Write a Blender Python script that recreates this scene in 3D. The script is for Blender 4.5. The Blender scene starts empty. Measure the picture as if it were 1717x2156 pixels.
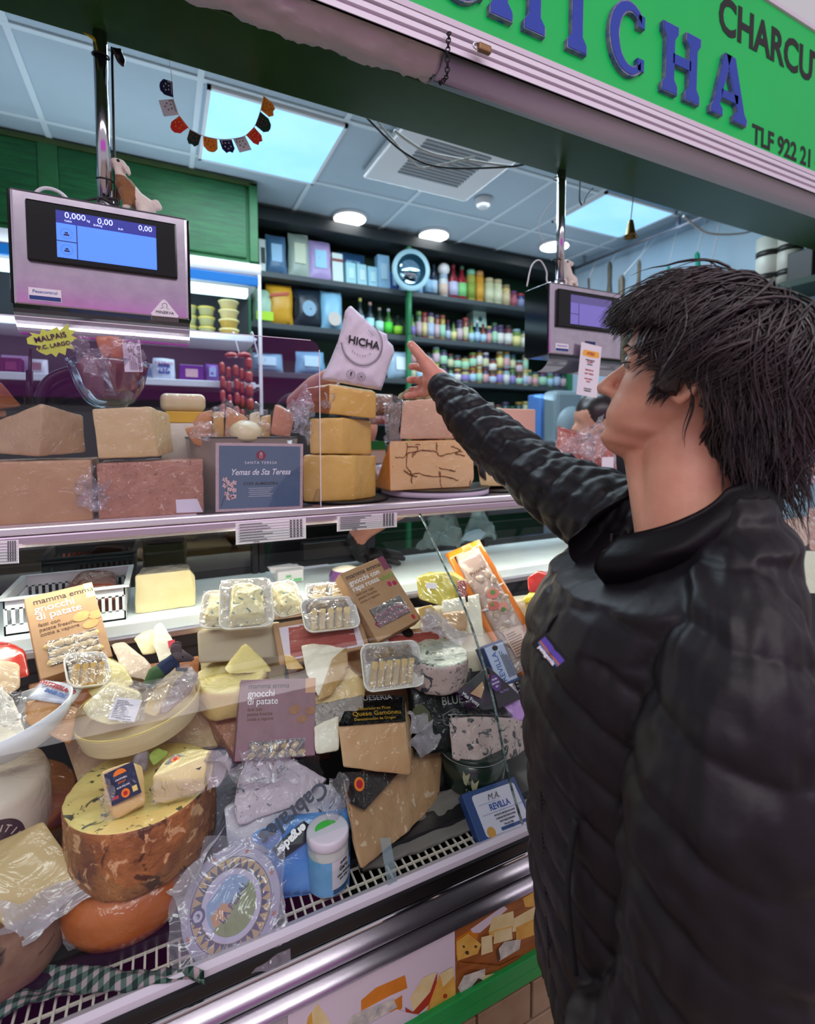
import bpy, bmesh, math, random
from mathutils import Vector, Matrix, Euler, noise
from mathutils.geometry import delaunay_2d_cdt
R = random.Random(7)
SC = bpy.context.scene
# ------------------------------------------------------------------ camera
F, CX, CY, PSI, TH, EYE = 1055., 858.5, 974., math.radians(25.94), math.radians(3.2), 1.5
FH = Vector((math.sin(PSI), math.cos(PSI), 0)); RT = Vector((math.cos(PSI), -math.sin(PSI), 0))
FW = FH * math.cos(TH) - Vector((0, 0, math.sin(TH))); UP = FH * math.sin(TH) + Vector((0, 0, math.cos(TH)))
CAM = Vector((0, 0, EYE))
cd = bpy.data.cameras.new('camera'); cam = bpy.data.objects.new('camera', cd); SC.collection.objects.link(cam)
cam.matrix_world = Matrix.Translation(CAM) @ Matrix((RT, UP, -FW)).transposed().to_4x4()
cd.sensor_fit = 'HORIZONTAL'; cd.sensor_width = 36; cd.lens = 36 * F / 1717
cd.shift_y = -(1078 - CY) / 1717; cd.clip_start = .05; cd.clip_end = 60
cd.dof.use_dof = True; cd.dof.focus_distance = .85; cd.dof.aperture_fstop = 4.4
SC.camera = cam
# ------------------------------------------------------------------ world, exposure, large lights
SC.view_settings.view_transform = 'Standard'; SC.view_settings.look = 'None'
SC.view_settings.exposure = .38; SC.view_settings.gamma = 1; SC.view_settings.use_curve_mapping = False
W = bpy.data.worlds.new('market_hall_light'); SC.world = W; W.use_nodes = True
W.node_tree.nodes['Background'].inputs[0].default_value = (.80, .75, .83, 1)
W.node_tree.nodes['Background'].inputs[1].default_value = .50
def area(name, loc, rot, sx, sy, power, col):
    l = bpy.data.lights.new(name, 'AREA'); l.shape = 'RECTANGLE'; l.size = sx; l.size_y = sy
    l.energy = power; l.color = col
    o = bpy.data.objects.new(name, l); SC.collection.objects.link(o); o.location = loc; o.rotation_euler = rot
    return o
area('hall_skylight', (-.6, -2.2, 4.6), (math.radians(-18), 0, 0), 5, 2.5, 110, (1, .95, .98))
area('hall_front_fill', (.6, -1.35, 3.35), (math.radians(52), 0, 0), 5, .4, 30, (1, .95, .98))  # fill light added behind the camera to brighten roller tube and sign
area('shop_ceiling_glow', (1.2, 2.2, 2.86), (0, 0, 0), 2.4, .9, 48, (.74, .90, 1))
area('case_led_strip', (.45, 1.135, 1.288), (math.radians(-22), 0, 0), 3.0, .02, 6.5, (1, .93, .80))
area('ceiling_fill_left', (-.55, 2.45, 1.95), (math.radians(155), 0, 0), 1.6, .25, 4.5, (.70, .88, 1))  # unseen upward fill, added in front of the cooler to lift the ceiling
area('ceiling_fill_right', (1.9, 2.75, 1.75), (math.radians(190), 0, 0), 1.8, .25, 5, (.70, .88, 1))  # second added upward fill for the ceiling; the shelving has no lamp
area('worktop_led_strip', (.6, 1.47, 1.29), (math.radians(8), 0, 0), 2.6, .02, 1.6, (.86, .97, 1))
# ------------------------------------------------------------------ helpers
def ray(px, py):
    return FW + RT * ((px - CX) / F) + UP * ((CY - py) / F)
def at(px, py, X=None, Y=None, Z=None, T=None):   # a point of the place seen at a photo pixel, on the plane X, Y or Z = const, or T metres ahead
    r = ray(px, py)
    s = T if T is not None else X / r.x if X is not None else Y / r.y if Y is not None else (Z - EYE) / r.z
    return CAM + r * s
def srgb(c):
    if isinstance(c, str):
        c = tuple(int(c[i:i + 2], 16) / 255 for i in (0, 2, 4))
    return tuple((x / 12.92 if x <= .04045 else ((x + .055) / 1.055) ** 2.4) for x in c[:3]) + (1,)
MATS = {}
def mat(name, col='888888', col2=None, scale=30., thr=None, rough=.5, metal=0, bump=0, bscale=60., coat=0, wrinkle=0, emit=0,
        spots=None, spec=.5, sss=0, detail=4, stretch=None, alpha=None, trans=0, spread=.2, ior=1.45, sheen=0, bdist=.002):
    """procedural material: base colour noise-mixed with col2, optional spots [(colour, scale, threshold, softness)], bump, clear film coat"""
    if name in MATS: return MATS[name]
    m = bpy.data.materials.new(name); MATS[name] = m; m.use_nodes = True
    N = m.node_tree.nodes; L = m.node_tree.links; b = N['Principled BSDF']
    I = b.inputs
    I['Roughness'].default_value = rough; I['Metallic'].default_value = metal
    I['Specular IOR Level'].default_value = spec; I['IOR'].default_value = ior
    if sss:
        I['Subsurface Weight'].default_value = sss; I['Subsurface Radius'].default_value = (.6, .3, .15); I['Subsurface Scale'].default_value = .01
    if coat: I['Coat Weight'].default_value = coat; I['Coat Roughness'].default_value = .12
    if sheen: I['Sheen Weight'].default_value = sheen
    if trans: I['Transmission Weight'].default_value = trans
    tc = N.new('ShaderNodeTexCoord'); mp = N.new('ShaderNodeMapping'); L.new(tc.outputs['Object'], mp.inputs[0])
    if stretch: mp.inputs['Scale'].default_value = stretch
    cur = None
    def nz(s, d=detail, ro=.6, dist=0):
        n = N.new('ShaderNodeTexNoise'); n.inputs['Scale'].default_value = s; n.inputs['Detail'].default_value = d
        n.inputs['Roughness'].default_value = ro; n.inputs['Distortion'].default_value = dist
        L.new(mp.outputs[0], n.inputs['Vector']); return n.outputs[0]
    def mix(fac, a, bb):
        x = N.new('ShaderNodeMix'); x.data_type = 'RGBA'
        L.new(fac, x.inputs[0])
        for v, i in ((a, 6), (bb, 7)):
            if isinstance(v, tuple): x.inputs[i].default_value = v
            else: L.new(v, x.inputs[i])
        return x.outputs[2]
    def ramp(src, lo, hi):
        r = N.new('ShaderNodeMapRange'); r.inputs[1].default_value = lo; r.inputs[2].default_value = hi; L.new(src, r.inputs[0]); return r.outputs[0]
    cur = srgb(col)
    if col2 is not None:
        t = .5 if thr is None else thr
        cur = mix(ramp(nz(scale), t - spread, t + spread), srgb(col), srgb(col2))
    for sp in spots or []:
        cur = mix(ramp(nz(sp[1], 5, .55, sp[4] if len(sp) > 4 else .6), sp[2], sp[2] + sp[3]), cur, srgb(sp[0]))
    if isinstance(cur, tuple): I['Base Color'].default_value = cur
    else: L.new(cur, I['Base Color'])
    if emit:
        I['Emission Strength'].default_value = emit
        if isinstance(cur, tuple): I['Emission Color'].default_value = cur
        else: L.new(cur, I['Emission Color'])
    def bmp(src, strength, dist):
        n = N.new('ShaderNodeBump'); n.inputs['Strength'].default_value = strength; n.inputs['Distance'].default_value = dist
        L.new(src, n.inputs['Height']); return n.outputs[0]
    if bump: L.new(bmp(nz(bscale, 6), bump, bdist), I['Normal'])
    if wrinkle:
        w = bmp(nz(wrinkle, 3, .5, 2.5), .9, .012); L.new(w, I['Coat Normal'])
        I['Coat Roughness'].default_value = .08
    if alpha is not None: I['Alpha'].default_value = alpha
    return m
def clear(name, tint='ffffff', frac=.0, rough=.03, wrinkle=0, strength=1., haze=None, power=1.0):
    """thin clear sheet (glass pane, acrylic, plastic film): transparent with a fresnel gloss"""
    if name in MATS: return MATS[name]
    m = bpy.data.materials.new(name); MATS[name] = m; m.use_nodes = True
    N = m.node_tree.nodes; L = m.node_tree.links; N.remove(N['Principled BSDF'])
    out = N['Material Output']; t = N.new('ShaderNodeBsdfTransparent'); g = N.new('ShaderNodeBsdfGlossy'); x = N.new('ShaderNodeMixShader')
    t.inputs[0].default_value = srgb(tint); g.inputs['Roughness'].default_value = rough
    fr = N.new('ShaderNodeFresnel'); ge = N.new('ShaderNodeNewGeometry')
    k1 = N.new('ShaderNodeMath'); k1.operation = 'MULTIPLY_ADD'; k1.inputs[1].default_value = -2; k1.inputs[2].default_value = 1; L.new(ge.outputs['Backfacing'], k1.inputs[0])
    k2 = N.new('ShaderNodeMath'); k2.operation = 'POWER'; k2.inputs[0].default_value = 1.5; L.new(k1.outputs[0], k2.inputs[1]); L.new(k2.outputs[0], fr.inputs[0])
    ml = N.new('ShaderNodeMath'); ml.operation = 'MULTIPLY_ADD'; ml.inputs[1].default_value = strength; ml.inputs[2].default_value = frac; ml.use_clamp = True
    L.new(fr.outputs[0], ml.inputs[0]); L.new(ml.outputs[0], x.inputs[0]); L.new(t.outputs[0], x.inputs[1]); L.new(g.outputs[0], x.inputs[2])
    if wrinkle:
        tc = N.new('ShaderNodeTexCoord'); n = N.new('ShaderNodeTexNoise'); n.inputs['Scale'].default_value = wrinkle; n.inputs['Distortion'].default_value = 2
        L.new(tc.outputs['Object'], n.inputs['Vector']); b = N.new('ShaderNodeBump'); b.inputs['Strength'].default_value = 1; b.inputs['Distance'].default_value = .015
        L.new(n.outputs[0], b.inputs['Height']); L.new(b.outputs[0], g.inputs['Normal']); L.new(b.outputs[0], fr.inputs['Normal'])
    last = x.outputs[0]
    if haze:
        d = N.new('ShaderNodeBsdfDiffuse'); d.inputs[0].default_value = srgb(haze[0]); y = N.new('ShaderNodeMixShader'); y.inputs[0].default_value = haze[1]
        L.new(last, y.inputs[1]); L.new(d.outputs[0], y.inputs[2]); last = y.outputs[0]
    L.new(last, out.inputs[0])
    return m
# --- objects
def link(o, parent=None):
    SC.collection.objects.link(o)
    if parent is not None: o.parent = parent
    return o
def tag(o, label=None, cat=None, group=None, kind=None):
    for k, v in (('label', label), ('category', cat), ('group', group), ('kind', kind)):
        if v: o[k] = v
    return o
def thing(name, label, cat, loc=(0, 0, 0), group=None, M=None):
    o = bpy.data.objects.new(name, None); link(o); o.empty_display_size = .02
    if M is not None: o.matrix_world = M
    else: o.location = loc
    return tag(o, label, cat, group)
def inv(parent):
    return (parent.matrix_world if parent.parent is None else wm(parent)).inverted()
def wm(o):
    m = o.matrix_basis.copy()
    while o.parent is not None:
        o = o.parent; m = o.matrix_basis @ m
    return m
def mesh(name, bm, m, parent=None, smooth=False, world=True, mats=None, label=None):
    """link a bmesh as one object; vertices are given in place coordinates when world=True"""
    me = bpy.data.meshes.new(name)
    if parent is not None and world: bmesh.ops.transform(bm, matrix=wm(parent).inverted(), verts=bm.verts)
    bm.to_mesh(me); bm.free()
    for x in (mats or [m]): me.materials.append(x)
    if smooth:
        for p in me.polygons: p.use_smooth = True
    o = link(bpy.data.objects.new(name, me), parent)
    if label: o['label'] = label
    return o
def solo(name, bm, m, label, cat, group=None, smooth=False, mats=None, kind=None):
    """a thing that is one mesh: origin moved to its base centre"""
    vs = [v.co for v in bm.verts]
    c = Vector(((min(v.x for v in vs) + max(v.x for v in vs)) / 2, (min(v.y for v in vs) + max(v.y for v in vs)) / 2, min(v.z for v in vs)))
    bmesh.ops.translate(bm, verts=bm.verts, vec=-c)
    o = mesh(name, bm, m, smooth=smooth, mats=mats); o.location = c
    return tag(o, label, cat, group, kind)
def bx(bm, a, b, mi=0):
    a, b = Vector(a), Vector(b); r = bmesh.ops.create_cube(bm, size=1)
    bmesh.ops.scale(bm, vec=(abs(b.x - a.x), abs(b.y - a.y), abs(b.z - a.z)), verts=r['verts'])
    bmesh.ops.translate(bm, vec=(a + b) / 2, verts=r['verts'])
    for f in {f for v in r['verts'] for f in v.link_faces}: f.material_index = mi
    return r['verts']
def box(a, b, bev=0, seg=2):
    bm = bmesh.new(); bx(bm, a, b)
    if bev: bmesh.ops.bevel(bm, geom=bm.edges[:], offset=bev, segments=seg, affect='EDGES', profile=.5)
    return bm
def prism(bm, pts, ext, mi=0):
    """closed solid from a planar outline (3-D points) swept by the vector ext"""
    ext = Vector(ext); lo = [bm.verts.new(p) for p in pts]; hi = [bm.verts.new(Vector(p) + ext) for p in pts]
    n = len(pts); fs = [bm.faces.new(lo), bm.faces.new(hi[::-1])]
    for i in range(n): fs.append(bm.faces.new((lo[i], hi[i], hi[(i + 1) % n], lo[(i + 1) % n])))
    for f in fs: f.material_index = mi
    bmesh.ops.recalc_face_normals(bm, faces=fs)
    return lo + hi
def tube(bm, path, r, n=8, mi=0, cap=True, flat=1.0):
    path = [Vector(p) for p in path]; rs = r if isinstance(r, (list, tuple)) else [r] * len(path)
    rings = []; ref = None
    for i, p in enumerate(path):
        t = (path[min(i + 1, len(path) - 1)] - path[max(i - 1, 0)])
        if t.length < 1e-9: t = Vector((0, 0, 1))
        t.normalize()
        if ref is None: ref = t.orthogonal().normalized()
        ref = (ref - t * ref.dot(t))
        if ref.length < 1e-6: ref = t.orthogonal()
        ref.normalize(); q = t.cross(ref)
        rings.append([bm.verts.new(p + (ref * math.cos(a) + q * math.sin(a) * flat) * rs[i]) for a in (2 * math.pi * k / n for k in range(n))])
    fs = []
    for a, b in zip(rings, rings[1:]):
        for k in range(n): fs.append(bm.faces.new((a[k], a[(k + 1) % n], b[(k + 1) % n], b[k])))
    if cap: fs.append(bm.faces.new(rings[0][::-1])); fs.append(bm.faces.new(rings[-1]))
    for f in fs: f.material_index = mi; f.smooth = True
    return rings
def smooth_path(pts, n=6):
    pts = [Vector(p) for p in pts]; out = []
    for i in range(len(pts) - 1):
        p0, p1, p2, p3 = pts[max(i - 1, 0)], pts[i], pts[i + 1], pts[min(i + 2, len(pts) - 1)]
        for k in range(n):
            t = k / n
            out.append(.5 * ((2 * p1) + (p2 - p0) * t + (2 * p0 - 5 * p1 + 4 * p2 - p3) * t * t + (3 * p1 - p0 - 3 * p2 + p3) * t ** 3))
    out.append(pts[-1]); return out
def lathe(bm, prof, n=32, M=None, mi=0, closed=True, sx=1., sy=1.):
    """profile [(r, z)] turned round z; optional matrix"""
    M = M or Matrix(); rings = []
    for r, z in prof:
        if r < 1e-6: rings.append([bm.verts.new(M @ Vector((0, 0, z)))])
        else: rings.append([bm.verts.new(M @ Vector((r * sx * math.cos(2 * math.pi * k / n), r * sy * math.sin(2 * math.pi * k / n), z))) for k in range(n)])
    fs = []
    for a, b in zip(rings, rings[1:]):
        for k in range(n):
            q = [a[k % len(a)], a[(k + 1) % len(a)], b[(k + 1) % len(b)], b[k % len(b)]]
            u = []
            for v in q:
                if v not in u: u.append(v)
            if len(u) > 2: fs.append(bm.faces.new(u))
    if closed:
        if len(rings[0]) > 1: fs.append(bm.faces.new(rings[0][::-1]))
        if len(rings[-1]) > 1: fs.append(bm.faces.new(rings[-1]))
    for f in fs: f.material_index = mi; f.smooth = True
    bmesh.ops.recalc_face_normals(bm, faces=fs)
    return fs
def hull(pts, bev=.004, seg=2, cuts=0, amp=0, fr=30.):
    """solid through the given corner points, edges rounded, surface slightly uneven"""
    bm = bmesh.new()
    for p in pts: bm.verts.new(p)
    bmesh.ops.convex_hull(bm, input=bm.verts)
    bmesh.ops.dissolve_limit(bm, angle_limit=.1, verts=bm.verts, edges=bm.edges)
    for v in [v for v in bm.verts if not v.link_faces]: bm.verts.remove(v)
    if bev: bmesh.ops.bevel(bm, geom=bm.edges[:], offset=bev, segments=seg, affect='EDGES', profile=.6, clamp_overlap=True)
    if cuts: rough(bm, cuts, amp, fr)
    bmesh.ops.recalc_face_normals(bm, faces=bm.faces)
    return bm
def rough(bm, cuts, amp, fr=30.):
    bmesh.ops.triangulate(bm, faces=bm.faces[:])
    for _ in range(cuts):
        es = sorted(bm.edges, key=lambda e: -e.calc_length()); L = es[0].calc_length()
        bmesh.ops.subdivide_edges(bm, edges=[e for e in es if e.calc_length() > L * .35], cuts=1)
        bmesh.ops.triangulate(bm, faces=[f for f in bm.faces if len(f.verts) > 3])
    bm.normal_update()
    o = Vector((R.random() * 9, R.random() * 9, R.random() * 9))
    mv = [(v, v.normal * amp * (noise.noise(v.co * fr + o) + .5 * noise.noise(v.co * fr * 2.3 + o))) for v in bm.verts]
    for v, d in mv: v.co += d
def frame(p0, p1, p2):
    """matrix with origin p0, x towards p1, y towards p2, and the two lengths"""
    p0, p1, p2 = Vector(p0), Vector(p1), Vector(p2); x = (p1 - p0); w = x.length; x.normalize()
    y = p2 - p0; y -= x * y.dot(x); h = y.length; y.normalize(); z = x.cross(y)
    M = Matrix((x, y, z)).transposed().to_4x4(); M.translation = p0
    return M, w, h
def text(body, size, m, parent, M, ext=.0003, align='CENTER', name='lettering', sx=1., bold=0, shear=0, font=None, spacing=1., res=3):
    """raised lettering in the local xy plane of M (place coordinates)"""
    c = bpy.data.curves.new(name, 'FONT'); c.body = body; c.size = size; c.extrude = ext; c.align_x = align; c.align_y = 'CENTER'
    c.resolution_u = res; c.offset = bold; c.shear = shear; c.space_character = spacing
    o = bpy.data.objects.new(name, c); SC.collection.objects.link(o)
    dg = bpy.context.evaluated_depsgraph_get(); me = bpy.data.meshes.new_from_object(o.evaluated_get(dg)); bpy.data.objects.remove(o)
    X = M @ Matrix.Diagonal((sx, 1, 1, 1))
    if parent is not None: X = wm(parent).inverted() @ X
    me.transform(X); me.materials.clear(); me.materials.append(m)
    return link(bpy.data.objects.new(name, me), parent)
def T3(x, y, z=0): return Matrix.Translation((x, y, z))
def RZ(a): return Matrix.Rotation(a, 4, 'Z')
def RX(a): return Matrix.Rotation(a, 4, 'X')
def RY(a): return Matrix.Rotation(a, 4, 'Y')
def poly(bm, M, pts, z=0, mi=0, th=.0004):
    """thin printed shape lying on a surface"""
    return prism(bm, [M @ Vector((x, y, z)) for x, y in pts], (M.to_3x3() @ Vector((0, 0, th))), mi)
def ell(cx, cy, rx, ry, n=20, a0=0, a1=2 * math.pi, rot=0):
    c, s = math.cos(rot), math.sin(rot); o = []
    full = abs(a1 - a0) > 6.28
    for k in range(n if full else n + 1):
        a = a0 + (a1 - a0) * k / n; x, y = rx * math.cos(a), ry * math.sin(a); o.append((cx + x * c - y * s, cy + x * s + y * c))
    return o
def rect(x0, y0, x1, y1): return [(x0, y0), (x1, y0), (x1, y1), (x0, y1)]
def blob(cx, cy, r, n=12, w=.25, sy=1.):
    return [(cx + r * (1 + R.uniform(-w, w)) * math.cos(2 * math.pi * k / n), cy + sy * r * (1 + R.uniform(-w, w)) * math.sin(2 * math.pi * k / n)) for k in range(n)]
def sheet(f, nu, nv, M=None, th=0):
    """grid surface f(u, v) -> Vector"""
    bm = bmesh.new(); g = [[bm.verts.new(f(i / nu, j / nv)) for j in range(nv + 1)] for i in range(nu + 1)]
    for i in range(nu):
        for j in range(nv): bm.faces.new((g[i][j], g[i + 1][j], g[i + 1][j + 1], g[i][j + 1])).smooth = True
    if th: bmesh.ops.solidify(bm, geom=bm.faces[:], thickness=th)
    if M is not None: bmesh.ops.transform(bm, matrix=M, verts=bm.verts)
    return bm
def pouch(M, w, h, d, puff=.5, wob=.004, n=14, top=.0, fr=9., tri=None):
    """filled bag lying in the xy plane of M: edges sealed flat, middle puffed to thickness d"""
    bm = bmesh.new(); off = Vector((R.random() * 50, R.random() * 50, 0)); rows = []
    for s in (1, -1):
        g = []
        for j in range(n + 1):
            v = j / n; row = []
            for i in range(n + 1):
                u = i / n; e = max(0., (1 - (2 * u - 1) ** 2)) ** puff * max(0., (1 - (2 * v - 1) ** 2)) ** puff
                ww = w * (1 - top * v); x = (u - .5) * ww + w / 2; y = v * h
                q = Vector((x * fr, y * fr, s * 3)) + off
                z = s * d / 2 * e + wob * e * noise.noise(q * 3) + wob * .7 * noise.noise(q)
                row.append(Vector((x + wob * noise.noise(q + Vector((5, 0, 0))), y + wob * noise.noise(q + Vector((0, 7, 0))), z)))
            g.append(row)
        rows.append(g)
    for s, g in enumerate(rows):
        vs = [[bm.verts.new(M @ p) for p in r] for r in g]
        for j in range(n):
            for i in range(n):
                f = (vs[j][i], vs[j][i + 1], vs[j + 1][i + 1], vs[j + 1][i])
                bm.faces.new(f if s == 0 else f[::-1]).smooth = True
    bmesh.ops.remove_doubles(bm, verts=bm.verts, dist=.0012)
    return bm
def copy_tree(o, parent=None):
    c = o.copy(); SC.collection.objects.link(c); c.parent = parent
    for ch in [x for x in bpy.data.objects if x.parent == o]: copy_tree(ch, c)
    return c
# ------------------------------------------------------------------ materials
steel = mat('brushed_steel', 'c9c3cc', 'b3adb8', 40, rough=.28, metal=.9, stretch=(.3, 1, 8))
darksteel = mat('dark_steel', '55555c', rough=.35, metal=.9)
chrome = mat('chrome', 'dcdce0', rough=.08, metal=1)
white = mat('white_plastic', 'e9e7ea', rough=.4)
marble = mat('white_worktop', 'e6eef0', 'd8e4e8', 12, rough=.25)
black = mat('black_plastic', '101012', rough=.4)
blackm = mat('matt_black', '0b0b0d', rough=.8)
greenwood = mat('green_stained_wood', '0c4220', '1d6a34', 9, rough=.45, stretch=(1, 1, 9), bump=.15, spread=.25)
beamgreen = mat('dark_green_paint', '24431a', '2b5022', 5, rough=.32, bump=.12, bscale=30)
shelfgreen = mat('dark_green_shelving', '0a3018', '0d3a1e', 6, rough=.5)
glassM = clear('case_glass', 'f3fbf8', frac=.0, rough=.01, strength=.5)
acry = clear('acrylic_sheet', 'f4f4fa', frac=.02, rough=.02)
film = clear('plastic_film', 'fdfcff', frac=.05, rough=.12, wrinkle=26, strength=1.6, haze=('e8e4ea', .10))
filmh = clear('cloudy_plastic_film', 'f6f4f8', frac=.08, rough=.2, wrinkle=20, strength=1.5, haze=('cfc8d0', .38))
lilac = mat('lilac_steel', 'b9a9ba', rough=.35, metal=.55)
paper = mat('printed_paper', 'e6dfe8', rough=.7)
ink = mat('black_ink', '161418', rough=.6)
lineink = mat('grey_ink', '5c5860', rough=.6)
# ------------------------------------------------------------------ the stall's shell
def struct(name, bm, m, parent=None, **k): return tag(mesh(name, bm, m, parent, **k), kind='structure')
CEILM = mat('ceiling_tile', 'b6c6d2', 'b0c0cc', 3, rough=.75)
bm = box((-1.8, 1.16, 2.9), (3.15, 3.6, 2.95)); ceil = struct('ceiling', bm, CEILM)
bm = bmesh.new()
for y in (1.62, 2.20, 2.79, 3.38): bx(bm, (-1.8, y - .012, 2.892), (3.1, y + .012, 2.9))
for x in (-1.05, -.45, .165, .765, 1.36, 1.96, 2.30, 2.94): bx(bm, (x - .012, 1.3, 2.8925), (x + .012, 3.5, 2.9))
struct('trim_1', bm, mat('ceiling_grid', 'dbe6ee', rough=.5))
struct('wall_back', box((-1.8, 3.5, 0), (3.15, 3.6, 2.9)), mat('back_wall_paint', '12301c', rough=.8))
struct('wall_right', box((3.08, 1.2, 0), (3.2, 3.5, 2.9)), mat('right_wall_paint', 'b9cfe0', 'adc6da', 3, rough=.6))
struct('wall_left', box((-1.9, 1.2, 0), (-1.8, 3.6, 2.9)), mat('left_wall_paint', '9fb2bd', rough=.7))
bm = box((-4, -5, -.05), (6, 3.6, 0)); struct('floor', bm, mat('terracotta_floor', 'b09c90', 'a08c80', 4, rough=.5))
# header beam over the counter
bm = box((-1.8, 1.108, 2.344), (3.4, 1.3, 2.62), .004); beam = struct('beam', bm, beamgreen)
bm = box((-1.8, 1.12, 2.62), (3.4, 1.29, 2.9)); struct('trim_2', bm, beamgreen)
# rails between roller and sign
bm = bmesh.new()
for z0, z1, y in ((2.340, 2.351, .945), (2.325, 2.336, .950), (2.309, 2.321, .955)): bx(bm, (-1.6, y, z0), (3.4, .962, z1))
bx(bm, (-1.6, .957, 2.309), (3.4, .962, 2.351))
struct('trim_3', bm, mat('shutter_rail', 'e2d8e6', rough=.4, metal=.1))
# roller shutter cover: smooth tube right, loose fabric left
TR = .070
def roller(x0, x1, wob, name, m, label):
    def f(u, v):
        x = x0 + (x1 - x0) * u; a = -math.pi * .95 + v * math.pi * 1.55
        r = TR * (1 + wob * (noise.noise(Vector((x * 14, a * 1.6, 0))) + .7 * noise.noise(Vector((x * 45 + a * 5, a * 2, 3)))))
        return Vector((x, 1.022 + r * math.cos(a) * .8, 2.349 + wob * .05 * noise.noise(Vector((x * 6, 0, 0))) + r * math.sin(a) * .82))
    return solo(name, sheet(f, 160 if wob else 4, 28, th=.001), m, label, 'shutter cover', smooth=True)
XJ = at(925, 185, Y=1.0).x
roller(-1.6, XJ, .22, 'fabric_cover', mat('pale_fabric', 'efe0e6', rough=.7, bump=.2, bscale=300), 'loose wrinkled pinkish white fabric cover over the shutter roller')
roller(XJ, 3.3, 0, 'roller_tube', mat('white_pvc', 'f2ecf4', rough=.45), 'smooth white tube of the shutter roller under the green sign')
# ------------------------------------------------------------------ sign board
SY = .95
sg = thing('shop_sign', 'long bright green shop sign board with raised blue letters', 'sign', (1.3, SY, 2.35))
SG = mat('sign_green', '06a04a', '089848', 2, rough=.35, emit=.28)  # slight emission added so the green board looks less dull
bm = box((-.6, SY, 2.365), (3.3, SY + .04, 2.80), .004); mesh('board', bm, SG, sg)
bm = bmesh.new(); bx(bm, (-.6, SY - .006, 2.353), (3.3, SY + .045, 2.366)); bx(bm, (-.6, SY - .006, 2.80), (3.3, SY + .045, 2.812)); mesh('sign_edge', bm, mat('sign_trim', 'd4c6d6', rough=.4), sg)
BL = mat('letter_blue', '1d3a9e', '233fa8', 6, rough=.35); BE = mat('letter_worn_edge', '8f8e9c', '27408e', 40, rough=.6)
FRONT = Matrix(((1, 0, 0, 0), (0, 0, -1, 0), (0, 1, 0, 0), (0, 0, 0, 1)))   # local xy -> place xz, facing the customer side
def letter_shapes(ch):
    S = .035; T = .175 # stem width, height
    foot = lambda x, w=.062: [(x - w / 2, 0), (x + w / 2, 0), (x + w / 2, .02), (x + S / 2, .036), (x + S / 2, T - .036), (x + w / 2, T - .02), (x + w / 2, T), (x - w / 2, T), (x - w / 2, T - .02), (x - S / 2, T - .036), (x - S / 2, .036), (x - w / 2, .02)]
    if ch == 'I': return [foot(0)]
    if ch == 'H': return [foot(-.046), foot(.046), rect(-.04, .078, .04, .104)]
    if ch == 'A': return [[(-.085, 0), (-.03, 0), (-.03, .018), (-.044, .03), (.006, T), (-.028, T), (-.073, .03), (-.085, .018)], [(.085, 0), (.02, 0), (.02, .018), (.036, .03), (-.028, T), (.018, T), (.073, .03), (.085, .018)], rect(-.042, .05, .042, .074)]
    if ch == 'C':
        o = ell(0, T / 2, .07, T / 2 + .002, 30, math.radians(48), math.radians(312)); i = ell(.008, T / 2, .042, T / 2 - .024, 30, math.radians(40), math.radians(320))
        return [o + i[::-1], rect(.03, T - .05, .055, T - .02), rect(.03, .02, .055, .05)]
for ch, px, py in (('C', 965, -15), ('H', 1085, 49), ('I', 1208, 107), ('C', 1316, 155), ('H', 1426, 205), ('A', 1527, 254)):
    c = at(px, py, Y=SY); M = Matrix.Translation((c.x, SY - .012, 2.405)) @ FRONT
    bm = bmesh.new()
    for sh in letter_shapes(ch): prism(bm, [M @ Vector((x, y, 0)) for x, y in sh], (0, .013, 0))
    bmesh.ops.recalc_face_normals(bm, faces=bm.faces)
    lt = mesh('raised_letter', bm, BE, sg)
    bm = bmesh.new()
    for sh in letter_shapes(ch):
        cx = sum(p[0] for p in sh) / len(sh)
        if ch == 'C' and len(sh) > 10: s2 = [(x, T_) for x, T_ in ell(0, .0875, .066, .085, 30, math.radians(50), math.radians(310)) + ell(.008, .0875, .046, .067, 30, math.radians(42), math.radians(318))[::-1]]
        else:
            cy = sum(p[1] for p in sh) / len(sh); s2 = [(cx + (x - cx) * .9, cy + (y - cy) * .975) for x, y in sh]
        prism(bm, [M @ Vector((x, y, 0)) for x, y in s2], (0, -.0012, 0))
    bmesh.ops.recalc_face_normals(bm, faces=bm.faces)
    mesh('letter_face', bm, BL, lt)
def signtext(s, px, py, size, sx=1., bold=0):
    c = at(px, py, Y=SY); text(s, size, ink, sg, Matrix.Translation((c.x, SY - .0008, c.z)) @ FRONT, align='LEFT', sx=sx, bold=bold, ext=.0006)
signtext('CHARCUTERIA', 1513, 30, .135, .88, .004)
signtext('TLF 922 21 48 69', 1584, 283, .078, .92, .002)
# chain, padlock and hook over the joint of the roller
def chain(pts, label):
    bm = bmesh.new(); P_ = smooth_path(pts, 5)
    for i, (a, b) in enumerate(zip(P_, P_[1:])):
        c = (a + b) / 2; d = (b - a).normalized(); s = d.orthogonal().normalized(); s = s if i % 2 else d.cross(s)
        tube(bm, [c + d * .62 * (b - a).length * math.cos(t) + s * .0045 * math.sin(t) for t in [k * math.pi / 5 for k in range(11)]], .0014, 5, cap=False)
    return solo('chain', bm, mat('dark_iron', '2b2a2d', rough=.5, metal=.8), label, 'chain')
a = at(946, 68, Y=.94); b = at(941, 160, Y=.95)
chain([a, a.lerp(b, .5) + Vector((-.004, -.006, 0)), b, b + Vector((-.012, .01, -.012))], 'short dark chain hanging over the joint of the roller cover')
pl = thing('padlock', 'small brass padlock lying on the shutter rail', 'padlock', at(1020, 100, Y=.935))
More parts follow.
